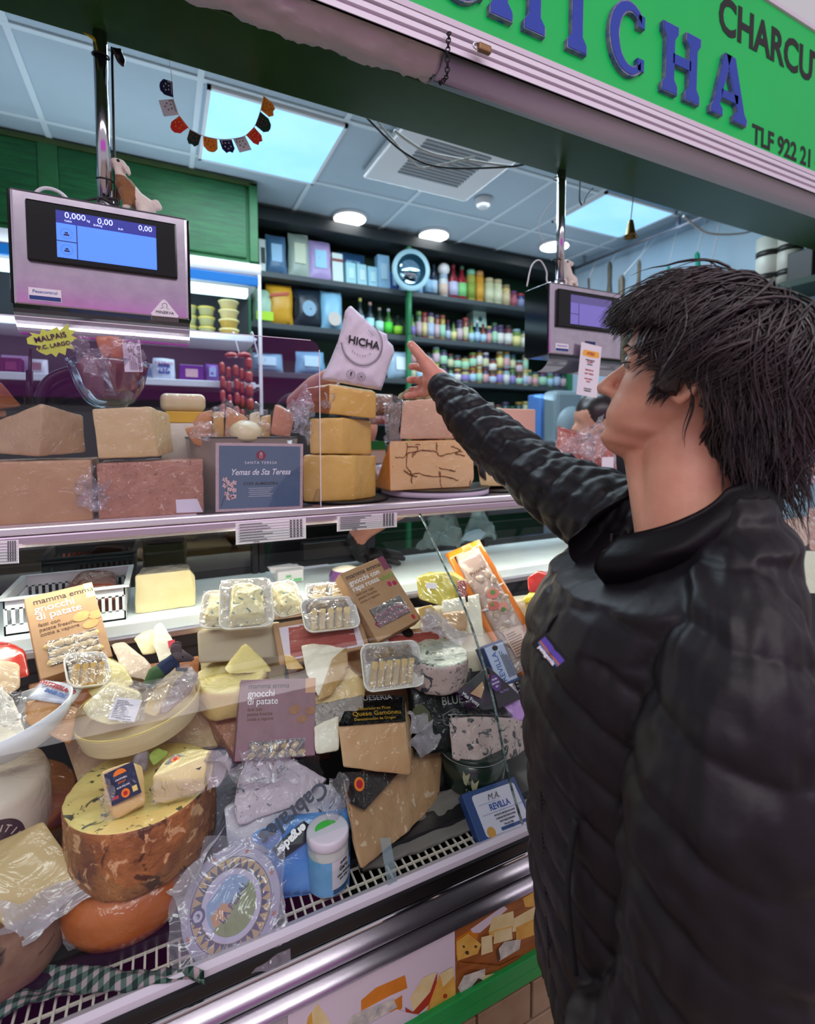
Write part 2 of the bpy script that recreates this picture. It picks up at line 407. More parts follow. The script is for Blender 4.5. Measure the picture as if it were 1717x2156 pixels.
c = at(1020, 103, Y=.932); bm = box(c + Vector((-.016, -.006, -.008)), c + Vector((.016, .006, .008)), .003); mesh('lock_body', bm, mat('brass', '8a6a4a', rough=.4, metal=.7), pl)
bm = bmesh.new(); tube(bm, [c + Vector((-.016 - .012 * math.sin(t), 0, .007 * math.cos(t))) for t in [k * math.pi / 8 for k in range(9)]], .002, 6); mesh('shackle', bm, chrome, pl)
# ------------------------------------------------------------------ ceiling fittings
def skylight(x0, y0, x1, y1, label):
    t = thing('ceiling_light_panel', label, 'ceiling light', ((x0 + x1) / 2, (y0 + y1) / 2, 2.88), group='square light panels in the ceiling')
    bm = bmesh.new()
    for a, b in (((x0, y0, 2.878), (x1, y0 + .015, 2.892)), ((x0, y1 - .015, 2.878), (x1, y1, 2.892)), ((x0, y0, 2.878), (x0 + .015, y1, 2.892)), ((x1 - .015, y0, 2.878), (x1, y1, 2.892))): bx(bm, a, b)
    mesh('frame', bm, white, t)
    mesh('diffuser', box((x0 + .012, y0 + .012, 2.882), (x1 - .012, y1 - .012, 2.89)), mat('sky_panel', '86c6f2', 'a0d6f8', 2.2, rough=.4, emit=.78), t)
skylight(.19, 2.21, .78, 2.80, 'square pale blue light panel behind the string of little flags')
skylight(2.31, 2.15, 2.92, 2.60, 'square pale blue light panel behind the little bell')
for px, py, lb in ((737, 455, 'round white downlight nearest the green wall cabinet'), (914, 491, 'round white downlight above the round mirror'), (1168, 514, 'round white downlight behind the right scale pole')):
    c = at(px, py, Z=2.9); t = thing('downlight', lb, 'ceiling light', (c.x, c.y, 2.88), 'round downlights over the shelves')
    bm = bmesh.new(); lathe(bm, [(.112, 2.9), (.112, 2.886), (.10, 2.880)], 28, Matrix.Translation((c.x, c.y, 0))); mesh('rim', bm, white, t)
    bm = bmesh.new(); lathe(bm, [(.10, 2.8805), (.10, 2.878)], 28, Matrix.Translation((c.x, c.y, 0))); mesh('lens', bm, mat('lit_lens', 'ffffff', emit=7), t)
c = at(1018, 425, Z=2.88); t = thing('smoke_detector', 'small white round detector on the ceiling left of the right scale pole', 'smoke detector', (c.x, c.y, 2.86))
bm = bmesh.new(); lathe(bm, [(.055, 2.895), (.055, 2.88), (.04, 2.86), (.03, 2.845), (0, 2.842)], 20, Matrix.Translation((c.x, c.y, 0))); mesh('housing', bm, white, t)
# air conditioning cassette
c0 = at(745, 300, Z=2.87); t = thing('air_conditioner', 'white square ceiling air conditioner above the big green beam', 'air conditioner', (1.25, 2.35, 2.85))
a = Vector((.98, 1.98, 2.855)); b = Vector((1.62, 2.56, 2.893)); mesh('housing', box(a, b, .012), white, t)
bm = bmesh.new()
for k in range(12): bx(bm, (1.12, 2.10 + k * .028, 2.848), (1.48, 2.112 + k * .028, 2.8555))
mesh('grille', bm, mat('grey_plastic', '9aa0a6', rough=.5), t, label='row of grey air slots')
# cables sagging behind the beam
def cable(name, pts, r, m, label, n=8, cat='cable', group=None):
    bm = bmesh.new(); tube(bm, smooth_path(pts, n), r, 6); return solo(name, bm, m, label, cat, group)
wcab = mat('white_cable', 'd8d4d8', rough=.5)
def C(l, Y): return [at(x, y, Y=Y) for x, y in l]
cable('cable', C([(770, 245), (850, 320), (930, 352), (1060, 352), (1110, 345)], 1.5), .0035, black, 'black cable sagging under the ceiling behind the green beam')
cable('cable', C([(790, 250), (872, 344), (905, 352), (1000, 330)], 1.6), .0035, wcab, 'white cable hanging in front of the air conditioner')
cable('cable', C([(830, 275), (900, 320), (1000, 340), (1090, 352)], 1.7), .005, wcab, 'thick white cable bundled behind the beam')
cable('cable', C([(1440, 455), (1490, 490), (1560, 492), (1600, 480)], 1.7), .006, wcab, 'white cable looped in front of the bluish right wall')
cable('cable', C([(1222, 378), (1221, 420), (1226, 432)], 1.4), .003, black, 'black lead with a small plug hanging beside the right scale pole')
cable('cable', C([(1250, 396), (1236, 410), (1230, 428)], 1.4), .002, black, 'thin black wire curling off the beam right of the scale pole')
bm = bmesh.new()
for k in range(7): tube(bm, [(-3, -1.6 + k * .42, 3.9 + .1 * (k % 2)), (7, -1.6 + k * .42, 3.9 + .1 * (k % 2))], .045, 6)
for k in range(12): tube(bm, [(-3 + k * .8, -1.7, 3.95), (-2.6 + k * .8, 1.1, 3.95)], .03, 6)
struct('trim_6', bm, mat('hall_truss', '8a868c', rough=.5, metal=.3))
# ------------------------------------------------------------------ refrigerated counter
X0, X1, XJT = -1.25, 2.9, .572
GP = [(1.117, 1.309), (1.055, 1.262), (.996, 1.209), (.913, 1.144), (.856, 1.081), (.804, 1.003), (.776, .945), (.756, .894), (.733, .843), (.697, .79)]
ct = thing('display_counter', 'long glass fronted refrigerated cheese counter with steel front', 'counter', (.6, 1.0, 0))
def gpane(xa, xb, name, lab):
    P_ = smooth_path([(0, y, z) for y, z in GP], 3); bm2 = bmesh.new()
    r_ = [(bm2.verts.new((xa, p.y, p.z)), bm2.verts.new((xb, p.y, p.z))) for p in P_]
    for a, b in zip(r_, r_[1:]): bm2.faces.new((a[0], a[1], b[1], b[0])).smooth = True
    mesh(name, bm2, glassM, ct, label=lab)
gpane(X0, XJT - .002, 'glass_pane', 'curved clear pane over the cheeses'); gpane(XJT + .002, X1, 'glass_pane', 'curved clear pane behind the customer')
bm = bmesh.new(); tube(bm, smooth_path([(XJT, y - .001, z) for y, z in GP], 3), .0026, 6)
mesh('glass_edge', bm, mat('glass_edge_green', '1d3532', 'a8c4c0', 60, rough=.1, thr=.6), ct, label='dark green ground edge between the two panes')
# front body
bm = bmesh.new()
PR = [(.712, .778), (.700, .782), (.694, .779), (.690, .765), (.690, .750)]
prism(bm, [(X0, y, z) for y, z in [(.716, .772), (.700, .782), (.692, .778), (.692, .768), (.716, .765)]], (X1 - X0, 0, 0))
mesh('inner_lip', bm, mat('lip_white', 'cfcad6', rough=.35), ct)
mesh('bumper', box((X0, .686, .744), (X1, .72, .768), .004), mat('black_rubber', '0c0b0e', rough=.35), ct)
mesh('chrome_strip', box((X0, .6835, .738), (X1, .70, .7445), .002), chrome, ct)
def pan(z0, z1, y0, y1, nm):
    def f(u, v): return Vector((X0 + (X1 - X0) * u, y0 + (y1 - y0) * v - .012 * math.sin(math.pi * v), z0 + (z1 - z0) * v))
    mesh(nm, sheet(f, 1, 12, th=.002), mat('front_steel', 'cfcad2', 'bfb9c4', 20, rough=.24, metal=.93, stretch=(.2, 1, 1)), ct, smooth=True)
pan(.738, .683, .688, .70, 'front_panel'); pan(.681, .632, .70, .712, 'front_panel')
mesh('lower_panel', box((X0, .714, .455), (X1, .76, .64)), mat('lower_panel_grey', 'a59aa2', rough=.5), ct)
bm = box((X0, .70, .487), (X1, .72, .513), .002); mesh('kick_strip', bm, mat('strip_green', '1b8a3c', '22954a', 6, rough=.4), ct)
bm = box((X0, .702, .462), (X1, .722, .4845), .002); mesh('kick_strip', bm, MATS['strip_green'], ct)
# tiled plinth under the counter
bm = bmesh.new()
for r in range(6):
    z = .455 - r * .078
    for k in range(34):
        x = X0 + k * .124 + (.06 if r % 2 else 0); bx(bm, (x, .704, max(.0, z - .072)), (x + .118, .76, z))
bmesh.ops.bevel(bm, geom=bm.edges[:], offset=.0015, segments=1, affect='EDGES')
struct('trim_4', bm, mat('plinth_tile', '7a5236', 'a08a70', 5, rough=.45, bump=.1))
struct('trim_5', box((X0, .715, 0), (X1, .80, .4555)), mat('plinth_grout', '4a423c', rough=.9))
# carcass
mesh('deck', box((X0, .765, .77), (X1, 1.2, .785)), darksteel, ct)
mesh('well', box((X0, .72, .60), (X1, .765, .735)), blackm, ct)
mesh('rear_carcass', box((X0, 1.2, .2), (X1, 1.5, 1.062)), mat('carcass_dark', '1c1a20', rough=.5), ct)
mesh('worktop', box((X0, 1.20, 1.072), (X1, 1.53, 1.10), .003), marble, ct, label='white stone service worktop')
mesh('worktop_trim', box((X0, 1.19, 1.058), (X1, 1.215, 1.0725), .002), steel, ct)
bm = bmesh.new(); x = X0 + .01
while x < X1: bx(bm, (x, .700, .7655), (x + .003, .772, .7685)); x += .0146
for y in (.702, .733, .765): bx(bm, (X0, y, .764), (X1, y + .003, .7672))
mesh('air_grille', bm, mat('grille_cream', 'd9cfc0', rough=.45), ct, label='cream metal air grille bars')
# top shelf, rails, rear frame
mesh('top_shelf', box((X0, 1.112, 1.318), (X1, 1.50, 1.330), .001), mat('shelf_steel', '8b8790', rough=.3, metal=.8), ct)
mesh('shelf_rail', box((X0, 1.104, 1.300), (X1, 1.135, 1.3185), .004), lilac, ct)
mesh('shelf_rail', box((X0, 1.100, 1.3195), (X1, 1.116, 1.3345), .003), mat('pale_steel', 'd9d2de', rough=.25, metal=.5), ct)
mesh('lamp_strip', box((X0, 1.137, 1.290), (X1, 1.165, 1.312), .003), mat('lamp_body', 'd8d8e0', rough=.3), ct)
bm = bmesh.new(); bx(bm, (X0, 1.47, 1.255), (X1, 1.5, 1.318)); bx(bm, (X0, 1.48, 1.10), (X1, 1.5, 1.118))
for x in (-.45, .22, .24, 1.02, 1.9): bx(bm, (x, 1.47, 1.1), (x + .016, 1.495, 1.31))
mesh('rear_frame', bm, mat('rear_black', '121316', rough=.25), ct, label='black frame of the rear sliding doors')
bm = bmesh.new(); bx(bm, (-.43, 1.487, 1.118), (.22, 1.489, 1.26)); mesh('sliding_door', bm, clear('dark_glass', '26303a', frac=.05), ct, label='dark tinted sliding door')
# price lists hanging under the rail
def price(px0, px1, pt, pb, label):
    a = at(px0, pt[0], Y=1.098); b = at(px1, pt[1], Y=1.098); c = at(px0, pb, Y=1.098)
    M, w, h = frame(c, c + (b - a), a)
    t = thing('price_list', label, 'price list', M=M); t['group'] = 'printed price lists along the shelf rail'
    bm = bmesh.new(); poly(bm, M, rect(0, 0, w, h), 0, th=.001); mesh('card', bm, paper, t)
    bm = bmesh.new()
    for k in range(7):
        y = h * (.1 + .125 * k); poly(bm, M, rect(.03 * w, y, .96 * w, y + .0006), .0012)
        poly(bm, M, rect(.05 * w, y + .0018, R.uniform(.35, .6) * w, y + .0034), .0012)
        for j in range(4): poly(bm, M, rect((.76 + .05 * j) * w, y + .0012, (.79 + .05 * j) * w, y + .0048), .0012)
    mesh('printed_lines', bm, lineink, t)
    text('Saldo', .006, ink, t, M @ T3(w * .28, h * .06, .0012))
price(497, 645, (1101, 1090), 1147, 'white printed price list under the rail below the framed sign')
price(710, 836, (1087, 1079), 1119, 'white printed price list under the rail left of the pane joint')
price(-60, 40, (1141, 1136), 1192, 'white printed price list cut off at the left edge')
# printed picture panels on the counter front
PW = mat('print_white', 'd9cbd8', 'cfc2ce', 4, rough=.4)
PY = mat('print_yellow', 'e2b65a', 'c98f34', 25, rough=.4); PC = mat('print_cream', 'e6d6a8', 'd0b878', 20, rough=.4)
PO = mat('print_orange', 'd98422', 'c26e18', 18, rough=.4); PRD = mat('print_red', 'a8301c', rough=.4); PWD = mat('print_wood', 'a8622c', '7c431c', 12, rough=.4, stretch=(1, 1, 6))
PB = mat('print_blue_cheese', 'd6cfc2', '8f9296', 60, rough=.4, thr=.55); PK = mat('print_dark', '4a3426', rough=.4)
def poster(name, pxs, label, bg, shapes):
    Yp = .7125; pts = [at(x, y, Y=Yp) for x, y in pxs]
    t = thing(name, label, 'poster', pts[0]); bm = bmesh.new(); prism(bm, pts, (0, -.0015, 0)); mesh('sheet', bm, bg, t)
    mats = []; bm = bmesh.new()
    for i, (m, pl) in enumerate(shapes):
        if m not in mats: mats.append(m)
        prism(bm, [at(x, y, Y=Yp) + Vector((0, -.0015 - .00012 * i, 0)) for x, y in pl], (0, -.0003, 0), mats.index(m))
    mesh('printed_picture', bm, None, t, mats=mats)
poster('cheese_poster', [(606, 2126), (957, 1954), (960, 2156), (957, 2200), (606, 2420)], 'pale lilac poster with cheese wedges below the steel front', PW, [
    (PC, [(640, 2180), (652, 2135), (667, 2110), (690, 2140), (706, 2180)]), (PY, [(640, 2180), (648, 2140), (656, 2128), (660, 2180)]),
    (PO, [(760, 2104), (790, 2078), (852, 2051), (857, 2078), (820, 2094), (760, 2126)]), (PO, [(820, 2110), (846, 2093), (846, 2120), (820, 2140)]),
    (PB, [(732, 2150), (742, 2135), (828, 2100), (836, 2118), (745, 2170)]), (PW, [(742, 2172), (835, 2122), (880, 2135), (870, 2180)]),
    (PC, [(862, 2100), (890, 2056), (918, 2044), (905, 2085), (870, 2128)]), (PRD, [(852, 2118), (868, 2128), (905, 2086), (920, 2045), (915, 2100), (880, 2132), (854, 2128)]),
    (PY, [(886, 2158), (903, 2110), (925, 2048), (952, 2033), (958, 2070), (958, 2130)]), (PC, [(925, 2048), (952, 2033), (956, 2050), (932, 2075)]), (PRD, blob(936, 2094, 5)), (PO, [(886, 2158), (903, 2110), (906, 2150)])])
poster('cheese_poster', [(958, 1953), (1300, 1790), (1300, 1960), (960, 2140)], 'photo poster of cheeses on a wooden board beside the customer', PWD, [
    (PO, [(960, 1975), (1010, 1945), (1000, 2000), (960, 2010)]), (PW, [(990, 1955), (1060, 1905), (1068, 1912), (1010, 1962), (995, 1962)]),
    (PY, [(1100, 1890), (1140, 1865), (1145, 1905), (1105, 1908)]), (PC, [(1028, 1960), (1036, 1930), (1080, 1916), (1082, 1946)]), (PY, [(1028, 1960), (1082, 1946), (1080, 1958), (1030, 1972)]),
    (PC, [(1078, 1960), (1080, 1932), (1128, 1905), (1140, 1950)]), (PY, [(1086, 1980), (1085, 1950), (1128, 1930), (1140, 1960)]),
    (PC, [(1038, 1985), (1040, 1960), (1076, 1950), (1078, 1975)]), (PY, [(960, 1980), (985, 1962), (1012, 1985), (1005, 2005), (962, 2020)]), (PK, blob(982, 2003, 4)), (PK, blob(1000, 1990, 3)), (PK, blob(975, 1990, 2.5)),
    (PC, [(1012, 1970), (1034, 1965), (1036, 2000), (1012, 2008)]), (PB, [(1044, 2000), (1060, 1980), (1095, 1974), (1092, 1995), (1050, 2020)]), (PK, [(1044, 2000), (1048, 1992), (1052, 2015), (1048, 2022)]),
    (PWD, [(965, 2022), (1050, 2030), (1090, 2010), (1100, 2020), (1050, 2040), (965, 2035)]), (PC, [(1092, 2030), (1110, 2005), (1140, 1990), (1145, 2010)]), (PK, blob(1112, 2018, 5)), (PK, blob(1128, 2005, 4)),
    (PB, [(962, 2075), (975, 2050), (1020, 2035), (1018, 2060), (970, 2090)]), (PC, [(1010, 2090), (1015, 2050), (1040, 2045), (1035, 2080)]), (PK, blob(1020, 2068, 5)), (PK, [(965, 2105), (1005, 2055), (1014, 2058), (975, 2110)]), (PW, [(1040, 2062), (1060, 2055), (1050, 2070)])])
# acrylic guard standing on the shelf rail, with its corner foot
ag = thing('acrylic_guard', 'clear upright acrylic screen standing on the counter shelf', 'screen', (.2, 1.12, 1.33))
xr = at(676, 1068, Y=1.118).x; zt = at(671, 718, Y=1.118).z
pts = [(X0, 1.118, 1.334), (xr, 1.118, 1.334)] + [(xr - .02 + .02 * math.cos(a), 1.118, zt - .02 + .02 * math.sin(a)) for a in (0, .5, 1, 1.57)] + [(X0, 1.118, zt)]
bm = bmesh.new(); bm.faces.new([bm.verts.new(p) for p in pts]); mesh('sheet', bm, acry, ag)
bm = bmesh.new(); bx(bm, (xr - .001, 1.1165, 1.334), (xr + .0006, 1.1195, zt - .02)); bx(bm, (X0, 1.1165, zt - .0006), (xr - .02, 1.1195, zt + .0008)); mesh('polished_edge', bm, mat('acrylic_edge', 'e6dcec', rough=.15), ag)
bm = bmesh.new(); prism(bm, [(xr - .02, 1.121, 1.334), (xr + .0, 1.121, 1.334), (xr, 1.121, 1.375), (xr - .006, 1.121, 1.375)], (0, .012, 0)); bx(bm, (xr - .02, 1.1, 1.3345), (xr, 1.135, 1.337)); mesh('corner_foot', bm, acry, ag)
# ------------------------------------------------------------------ shop behind the counter
# facing stall's backlit sign, across the aisle
t = thing('hall_sign', 'wide backlit pink and purple stall sign across the aisle', 'sign', (.4, -1.65, 1.7))
mesh('sign_face', box((-2.4, -1.65, 1.74), (2.1, -1.6, 2.38), .01), mat('backlit_pink', 'c24aa6', 'a04ab8', 1.2, emit=.85, rough=.5), t)
mesh('sign_frame', box((-2.44, -1.70, 1.69), (2.14, -1.655, 2.41), .01), steel, t)
# green wall cabinet (upper left)
gc = thing('wall_cabinet', 'green stained wooden wall cabinet with oak grain over the cooler', 'cabinet', (-.5, 3.1, 2.45))
mesh('carcass', box((-1.75, 2.95, 2.455), (.50, 3.3, 2.885)), mat('green_wood_dark', '1b5a2c', '236b36', 9, rough=.5), gc)
for x0, x1 in ((-1.72, -1.12), (-1.10, -.50), (-.42, .44)):
    d = mesh('door', box((x0, 2.935, 2.475), (x1, 2.952, 2.865), .004), greenwood, gc)
mesh('frame_edge', box((.455, 2.925, 2.458), (.50, 2.955, 2.882), .003), mat('green_edge', '2c6e3c', '225c30', 12, rough=.45), gc)
mesh('frame_edge', box((-1.75, 2.925, 2.866), (.5, 2.955, 2.89), .003), mat('brown_green_edge', '4b5a2c', '3a4f28', 12, rough=.45), gc)
mesh('frame_edge', box((-.50, 2.93, 2.47), (-.42, 2.953, 2.868), .003), MATS['green_edge'], gc)
# open cooler
co = thing('open_cooler', 'open refrigerated shelf unit with white rounded canopy and blue stripe', 'cooler', (-.5, 2.9, 0))
mesh('rear_panel', box((-1.75, 3.05, .6), (.46, 3.1, 2.30)), mat('cooler_back', '2a2e33', rough=.5), co)
bm = bmesh.new(); tube(bm, [(-1.75, 2.66, 2.322), (.46, 2.66, 2.322)], .036, 16); mesh('canopy', bm, white, co)
bm = bmesh.new(); bx(bm, (-1.75, 2.69, 2.28), (.46, 3.05, 2.36)); mesh('canopy_top', bm, white, co)
mesh('blue_stripe', box((-1.75, 2.63, 2.243), (.45, 2.65, 2.29), .004), mat('stripe_blue', '1668b0', rough=.4), co)
mesh('lamp_cover', box((-1.75, 2.66, 2.195), (.40, 2.72, 2.235), .004), mat('lit_tube', 'd4f6ff', emit=1.6), co)
bm = bmesh.new(); bx(bm, (.445, 2.63, 1.55), (.46, 2.645, 2.30)); bx(bm, (.43, 2.64, 1.3), (.46, 3.05, 1.33)); mesh('end_frame', bm, white, co)
bm = bmesh.new(); bm.faces.new([bm.verts.new(p) for p in [(.455, 2.65, 1.3), (.455, 3.05, 1.3), (.455, 3.05, 2.28), (.455, 2.65, 2.28)]]); mesh('end_glass', bm, glassM, co)
for z, y in ((1.985, 2.66), (1.745, 2.61)):
    mesh('shelf', box((-1.72, y, z - .006), (.44, 3.05, z + .006)), white, co)
    mesh('price_rail', box((-1.72, y - .012, z - .018), (.42, y, z + .014), .003), mat('rail_white', 'e2ecf2', rough=.3), co)
mesh('lower_body', box((-1.75, 2.62, .3), (.46, 3.05, 1.6)), mat('cooler_dark', '14161b', rough=.4), co)
# generic small wares
CM = {}
def cmat(c, rough=.35):
    if c not in CM: CM[c] = mat('wares_' + c, c, rough=rough)
    return CM[c]
def revolve(name, x, y, z, prof, m, parent=None, n=12, mats=None, sm=True):
    bm = bmesh.new(); lathe(bm, prof, n, Matrix.Translation((x, y, z))); return mesh(name, bm, m, parent, world=False)
def jar(x, y, z, r, h, body, lid, lab, label, group, kind='jar', neck=None):
    t = thing({'jar': 'jar', 'bottle': 'bottle'}[kind], label, kind, (x, y, z), group)
    if kind == 'jar': pr_ = [(r * .92, 0), (r, .006), (r, h * .82), (r * .8, h * .86)]; lz, lr, lh = h * .86, r * .88, h * .14
    else: pr_ = [(r * .92, 0), (r, .006), (r, h * .58), (r * .38, h * .74), (r * .34, h * .9)]; lz, lr, lh = h * .9, r * .4, h * .1
    def add(nm, prof, m):
        bm = bmesh.new(); lathe(bm, prof, 10); o = mesh(nm, bm, m, t, world=False)
    add('vessel', pr_, cmat(body, .15)); add('lid' if kind == 'jar' else 'cap', [(lr, lz), (lr, lz + lh)], cmat(lid)); add('paper_label', [(r * 1.02, h * .12), (r * 1.02, h * (.62 if kind == 'jar' else .5))], cmat(lab, .6))
    return t
def pack(x, y, z, w, h, d, c1, c2, label, group, name='food_bag', cat='bag', band=None, tilt=0):
    M = T3(x - w / 2, y, z) @ RX(math.radians(90 - 6)) @ RZ(tilt)
    t = thing(name, label, cat, M=M, group=group)
    if name == 'food_bag': bm = pouch(Matrix(), w, h, d, .45, .008, 9, .08)
    else: bm = box((0, 0, -d), (w, h, 0), .004)
    mesh('wrapper', bm, mat('wares_foil_' + c1, c1, rough=.3, bump=.3, bscale=20, bdist=.01), t, world=False, smooth=name == 'food_bag')
    if c2:
        bm = bmesh.new(); prism(bm, [(w * a, h * b, d * .48 if name == 'food_bag' else .001) for a, b in (band or [(.25, .3), (.75, .3), (.75, .75), (.25, .75)])], (0, 0, .003)); mesh('printed_panel', bm, cmat(c2, .6), t, world=False)
    return t
# shelving: boards, posts
sh = thing('shelving', 'dark green wall shelving filled with jars, bottles and bags', 'shelves', (1.8, 3.3, 0))
SZ = [2.50, 2.19, 1.89, 1.595, 1.30]
for i, z in enumerate(SZ): mesh('shelf_board', box((.47, 3.19, z - .035), (3.06, 3.48, z), .003), mat('board_grey', '3f474b', rough=.45), sh)
mesh('shelf_board', box((.47, 3.17, 2.80), (3.06, 3.48, 2.87), .003), mat('board_dark', '2b3133', rough=.5), sh)
for x in (.478, 1.56, 3.05): mesh('post', box((x - .016, 3.175, 0), (x + .016, 3.21, 2.80), .003), mat('post_green', '2f7a4e', rough=.45), sh)
mesh('rear_board', box((.47, 3.47, .2), (3.06, 3.495, 2.85)), shelfgreen, sh)
PXM = lambda px, py: at(px, py, Y=3.24).x
# top row, left bay
G1 = 'packets and boxes on the top shelf'
for px, w, h, c1, c2, lb, nm in (
    (556, .05, .22, 'e4ece6', '3a4a48', 'pale tall jar next to the green cabinet on the top shelf', 'food_box'),
    (583, .13, .25, '4a6f92', '9fc8e8', 'steel blue pouch at the left end of the top shelf', 'food_bag'),
    (632, .14, .29, 'a4b4a8', 'd0d8c0', 'grey green pouch between the blue and lilac pouches', 'food_bag'),
    (676, .15, .26, 'b7a2d6', '9ad0ec', 'lilac pouch with pale blue panel on the top shelf', 'food_bag')):
    pack(PXM(px, 560), 3.25, 2.50, w, h, .06, c1, c2, lb, G1, nm, 'bag' if nm == 'food_bag' else 'box')
for px, w, h, c1, c2, bd, lb in (
    (714, .075, .21, 'd8ecec', '8a4a44', [(0, .72), (1, .72), (1, .8), (0, .8)], 'white box with a red brown band right of the lilac pouch'),
    (742, .07, .16, 'a8e0ea', 'c8f0f0', None, 'first pale turquoise box right of the red banded box'), (765, .07, .16, 'a8dce8', 'd0f0f4', None, 'second pale turquoise box right of the red banded box'),
    (788, .07, .155, '9cd6ea', 'c0ecf4', None, 'third pale turquoise box right of the red banded box'), (812, .09, .25, '9ccbec', 'bfe4f8', None, 'tall pale blue box left of the round mirror'),
    (833, .05, .14, '2f4f9c', 'a8d4f0', None, 'small dark blue box in front of the round mirror'), (852, .06, .13, '9cc4ea', 'e0f0f8', None, 'light blue box under the round mirror')):
    pack(PXM(px, 570), 3.25, 2.50, w, h, .06, c1, c2, lb, G1, 'food_box', 'box', bd)
pack(PXM(752, 540), 3.33, 2.50, .2, .25, .06, '34608c', '88bce0', 'blue packet lying behind the pale turquoise boxes', G1, 'food_bag', 'bag')
# top row, right bay
for i, (px, r, h, b, l, lab, k, lb) in enumerate((
    (905, .028, .24, '23324a', '14202e', '9cc8e8', 'bottle', 'dark slim bottle with pale label right of the round mirror'), (918, .028, .24, '2a3850', '18222e', 'b8d8f0', 'bottle', 'second dark slim bottle right of the round mirror'),
    (938, .036, .17, 'd0dce0', 'a8c0d8', 'e0c8b8', 'jar', 'pale jar under the white ball on the top shelf'), (959, .038, .26, '8e2a3a', '7a2030', 'c8c8e8', 'bottle', 'red bottle with lilac label on the top shelf'),
    (977, .038, .26, '9a2434', '4a6a50', '8ad88a', 'bottle', 'red bottle with green label and cap on the top shelf'), (996, .036, .24, 'a8a850', '7ac0a0', '90a848', 'jar', 'olive jar with pale green lid on the top shelf'),
    (1014, .036, .24, 'd89830', 'c08a50', 'e0a840', 'jar', 'orange jar on the top shelf'), (1034, .04, .20, 'c8cca0', 'c8b890', 'd8dcb8', 'jar', 'cream jar right of the orange jar'),
    (1052, .04, .20, 'd0d0a8', 'c0b088', 'e0e0c0', 'jar', 'second cream jar right of the orange jar'), (1070, .036, .17, 'd0b880', '8a7a58', 'd8c8a0', 'jar', 'tan jar near the right end of the top shelf'),
    (1086, .034, .13, '8a4858', '6a3a70', 'b06070', 'jar', 'mauve jar near the right scale on the top shelf'), (1101, .034, .12, '4a4a78', 'a04040', '8890b8', 'jar', 'blue grey jar beside the right scale on the top shelf'),
    (886, .03, .10, 'd8d020', 'b8b018', '9cc8f0', 'jar', 'small yellow jar under the rim of the round mirror'))):
    jar(PXM(px, 600), 3.27, 2.50, r, h, b, l, lab, lb, 'jars and bottles on the top shelf', k)
bm = bmesh.new(); bmesh.ops.create_uvsphere(bm, u_segments=16, v_segments=10, radius=.045)
o = solo('white_ball', bm, white, 'white ball standing on a jar on the top shelf', 'ball', smooth=True); o.location = (PXM(939, 572), 3.27, 2.50 + .17)
# second shelf left: big bags and bottles
G2 = 'bags on the second shelf'
for px, w, h, c1, c2, bd, lb in ((556, .13, .22, '9cc0a8', 'a8d428', [(.1, .05), (.9, .05), (.9, .3), (.1, .3)], 'pale green bag with lime band beside the cooler'),
    (590, .17, .26, 'c8962a', 'b8503a', [(.1, .62), (.8, .72), (.85, .8), (.15, .7)], 'yellow and red snack bag on the second shelf'),
    (650, .19, .26, '1a2430', '7fa0b8', ell(.5, .45, .24, .2, 12), 'black bag with round pale emblem on the second shelf'),
    (700, .15, .26, '86bcd8', 'c0b8b0', ell(.55, .25, .3, .18, 12), 'pale blue tapering bag with round beige seal')):
    pack(PXM(px, 650), 3.25, 2.19, w, h, .09, c1, c2, lb, G2, 'food_bag', 'bag', bd)
for px, r, h, b, l, lab, lb in ((762, .028, .24, '2a3438', 'b8b060', 'a8c8e0', 'dark bottle with gold cap above the white paper bag'), (783, .03, .22, '28343c', 'b08a80', 'b0e4f0', 'dark bottle with copper cap and turquoise label'),
    (803, .03, .19, '283830', '9a8a84', 'b8e8d8', 'dark bottle with mint label on the second shelf'), (822, .03, .19, '3a6a30', 'b0b0b8', '58e048', 'bottle with bright green label on the second shelf'), (842, .034, .15, '283428', '1c2024', 'a0e040', 'short dark bottle with lime label beside the green post')):
    jar(PXM(px, 680), 3.27, 2.19, r, h, b, l, lab, lb, 'bottles on the second shelf', 'bottle')
# second shelf right and lower shelves: many small jars
cols = ['7a4030', '28484a', '6a8a48', '9a7a30', '5a2a34', '34506a', '7a9aa0', 'a8a060', '463a58', '8a3a3a', 'b0ac88', '3a5a40']
labs = ['c8c8a0', 'a8cce0', 'c8b0b8', 'd8d8d0', 'a0d0b0', 'd0a0a0', '9080c0', 'e0d890', 'b0c0d8', 'd8c890']
cn = {'7a4030': 'brown', '28484a': 'teal', '6a8a48': 'green', '9a7a30': 'mustard', '5a2a34': 'wine red', '34506a': 'blue', '7a9aa0': 'grey blue', 'a8a060': 'khaki', '463a58': 'violet', '8a3a3a': 'red', 'b0ac88': 'cream', '3a5a40': 'dark green'}
ordn = ['first', 'second', 'third', 'fourth', 'fifth', 'sixth', 'seventh', 'eighth', 'ninth', 'tenth', 'eleventh', 'twelfth', 'thirteenth', 'fourteenth', 'fifteenth', 'sixteenth', 'seventeenth', 'eighteenth', 'nineteenth', 'twentieth', 'twenty first', 'twenty second', 'twenty third', 'twenty fourth']
def run(x0, x1, z, y, r, h, zname, rows=1, hv=.15, kind='jar'):
    x = x0; i = 0
    while x < x1 and i < 24:
        rr = r * R.uniform(.85, 1.15); b = R.choice(cols); hh = h * R.uniform(1 - hv, 1 + hv)
        k = kind if kind != 'mix' else R.choice(['jar', 'bottle'])
        for q in range(rows):
            jar(x + rr, y, z + q * hh, rr, hh, b, R.choice(cols + ['d8d8d8', 'c8b060', '1a1a1a']), R.choice(labs), '%s%s %s, %s along the %s' % ('upper ' if q else '', cn[b], k, ordn[i], zname), 'jars on the ' + zname, k)
        x += rr * 2.12; i += 1
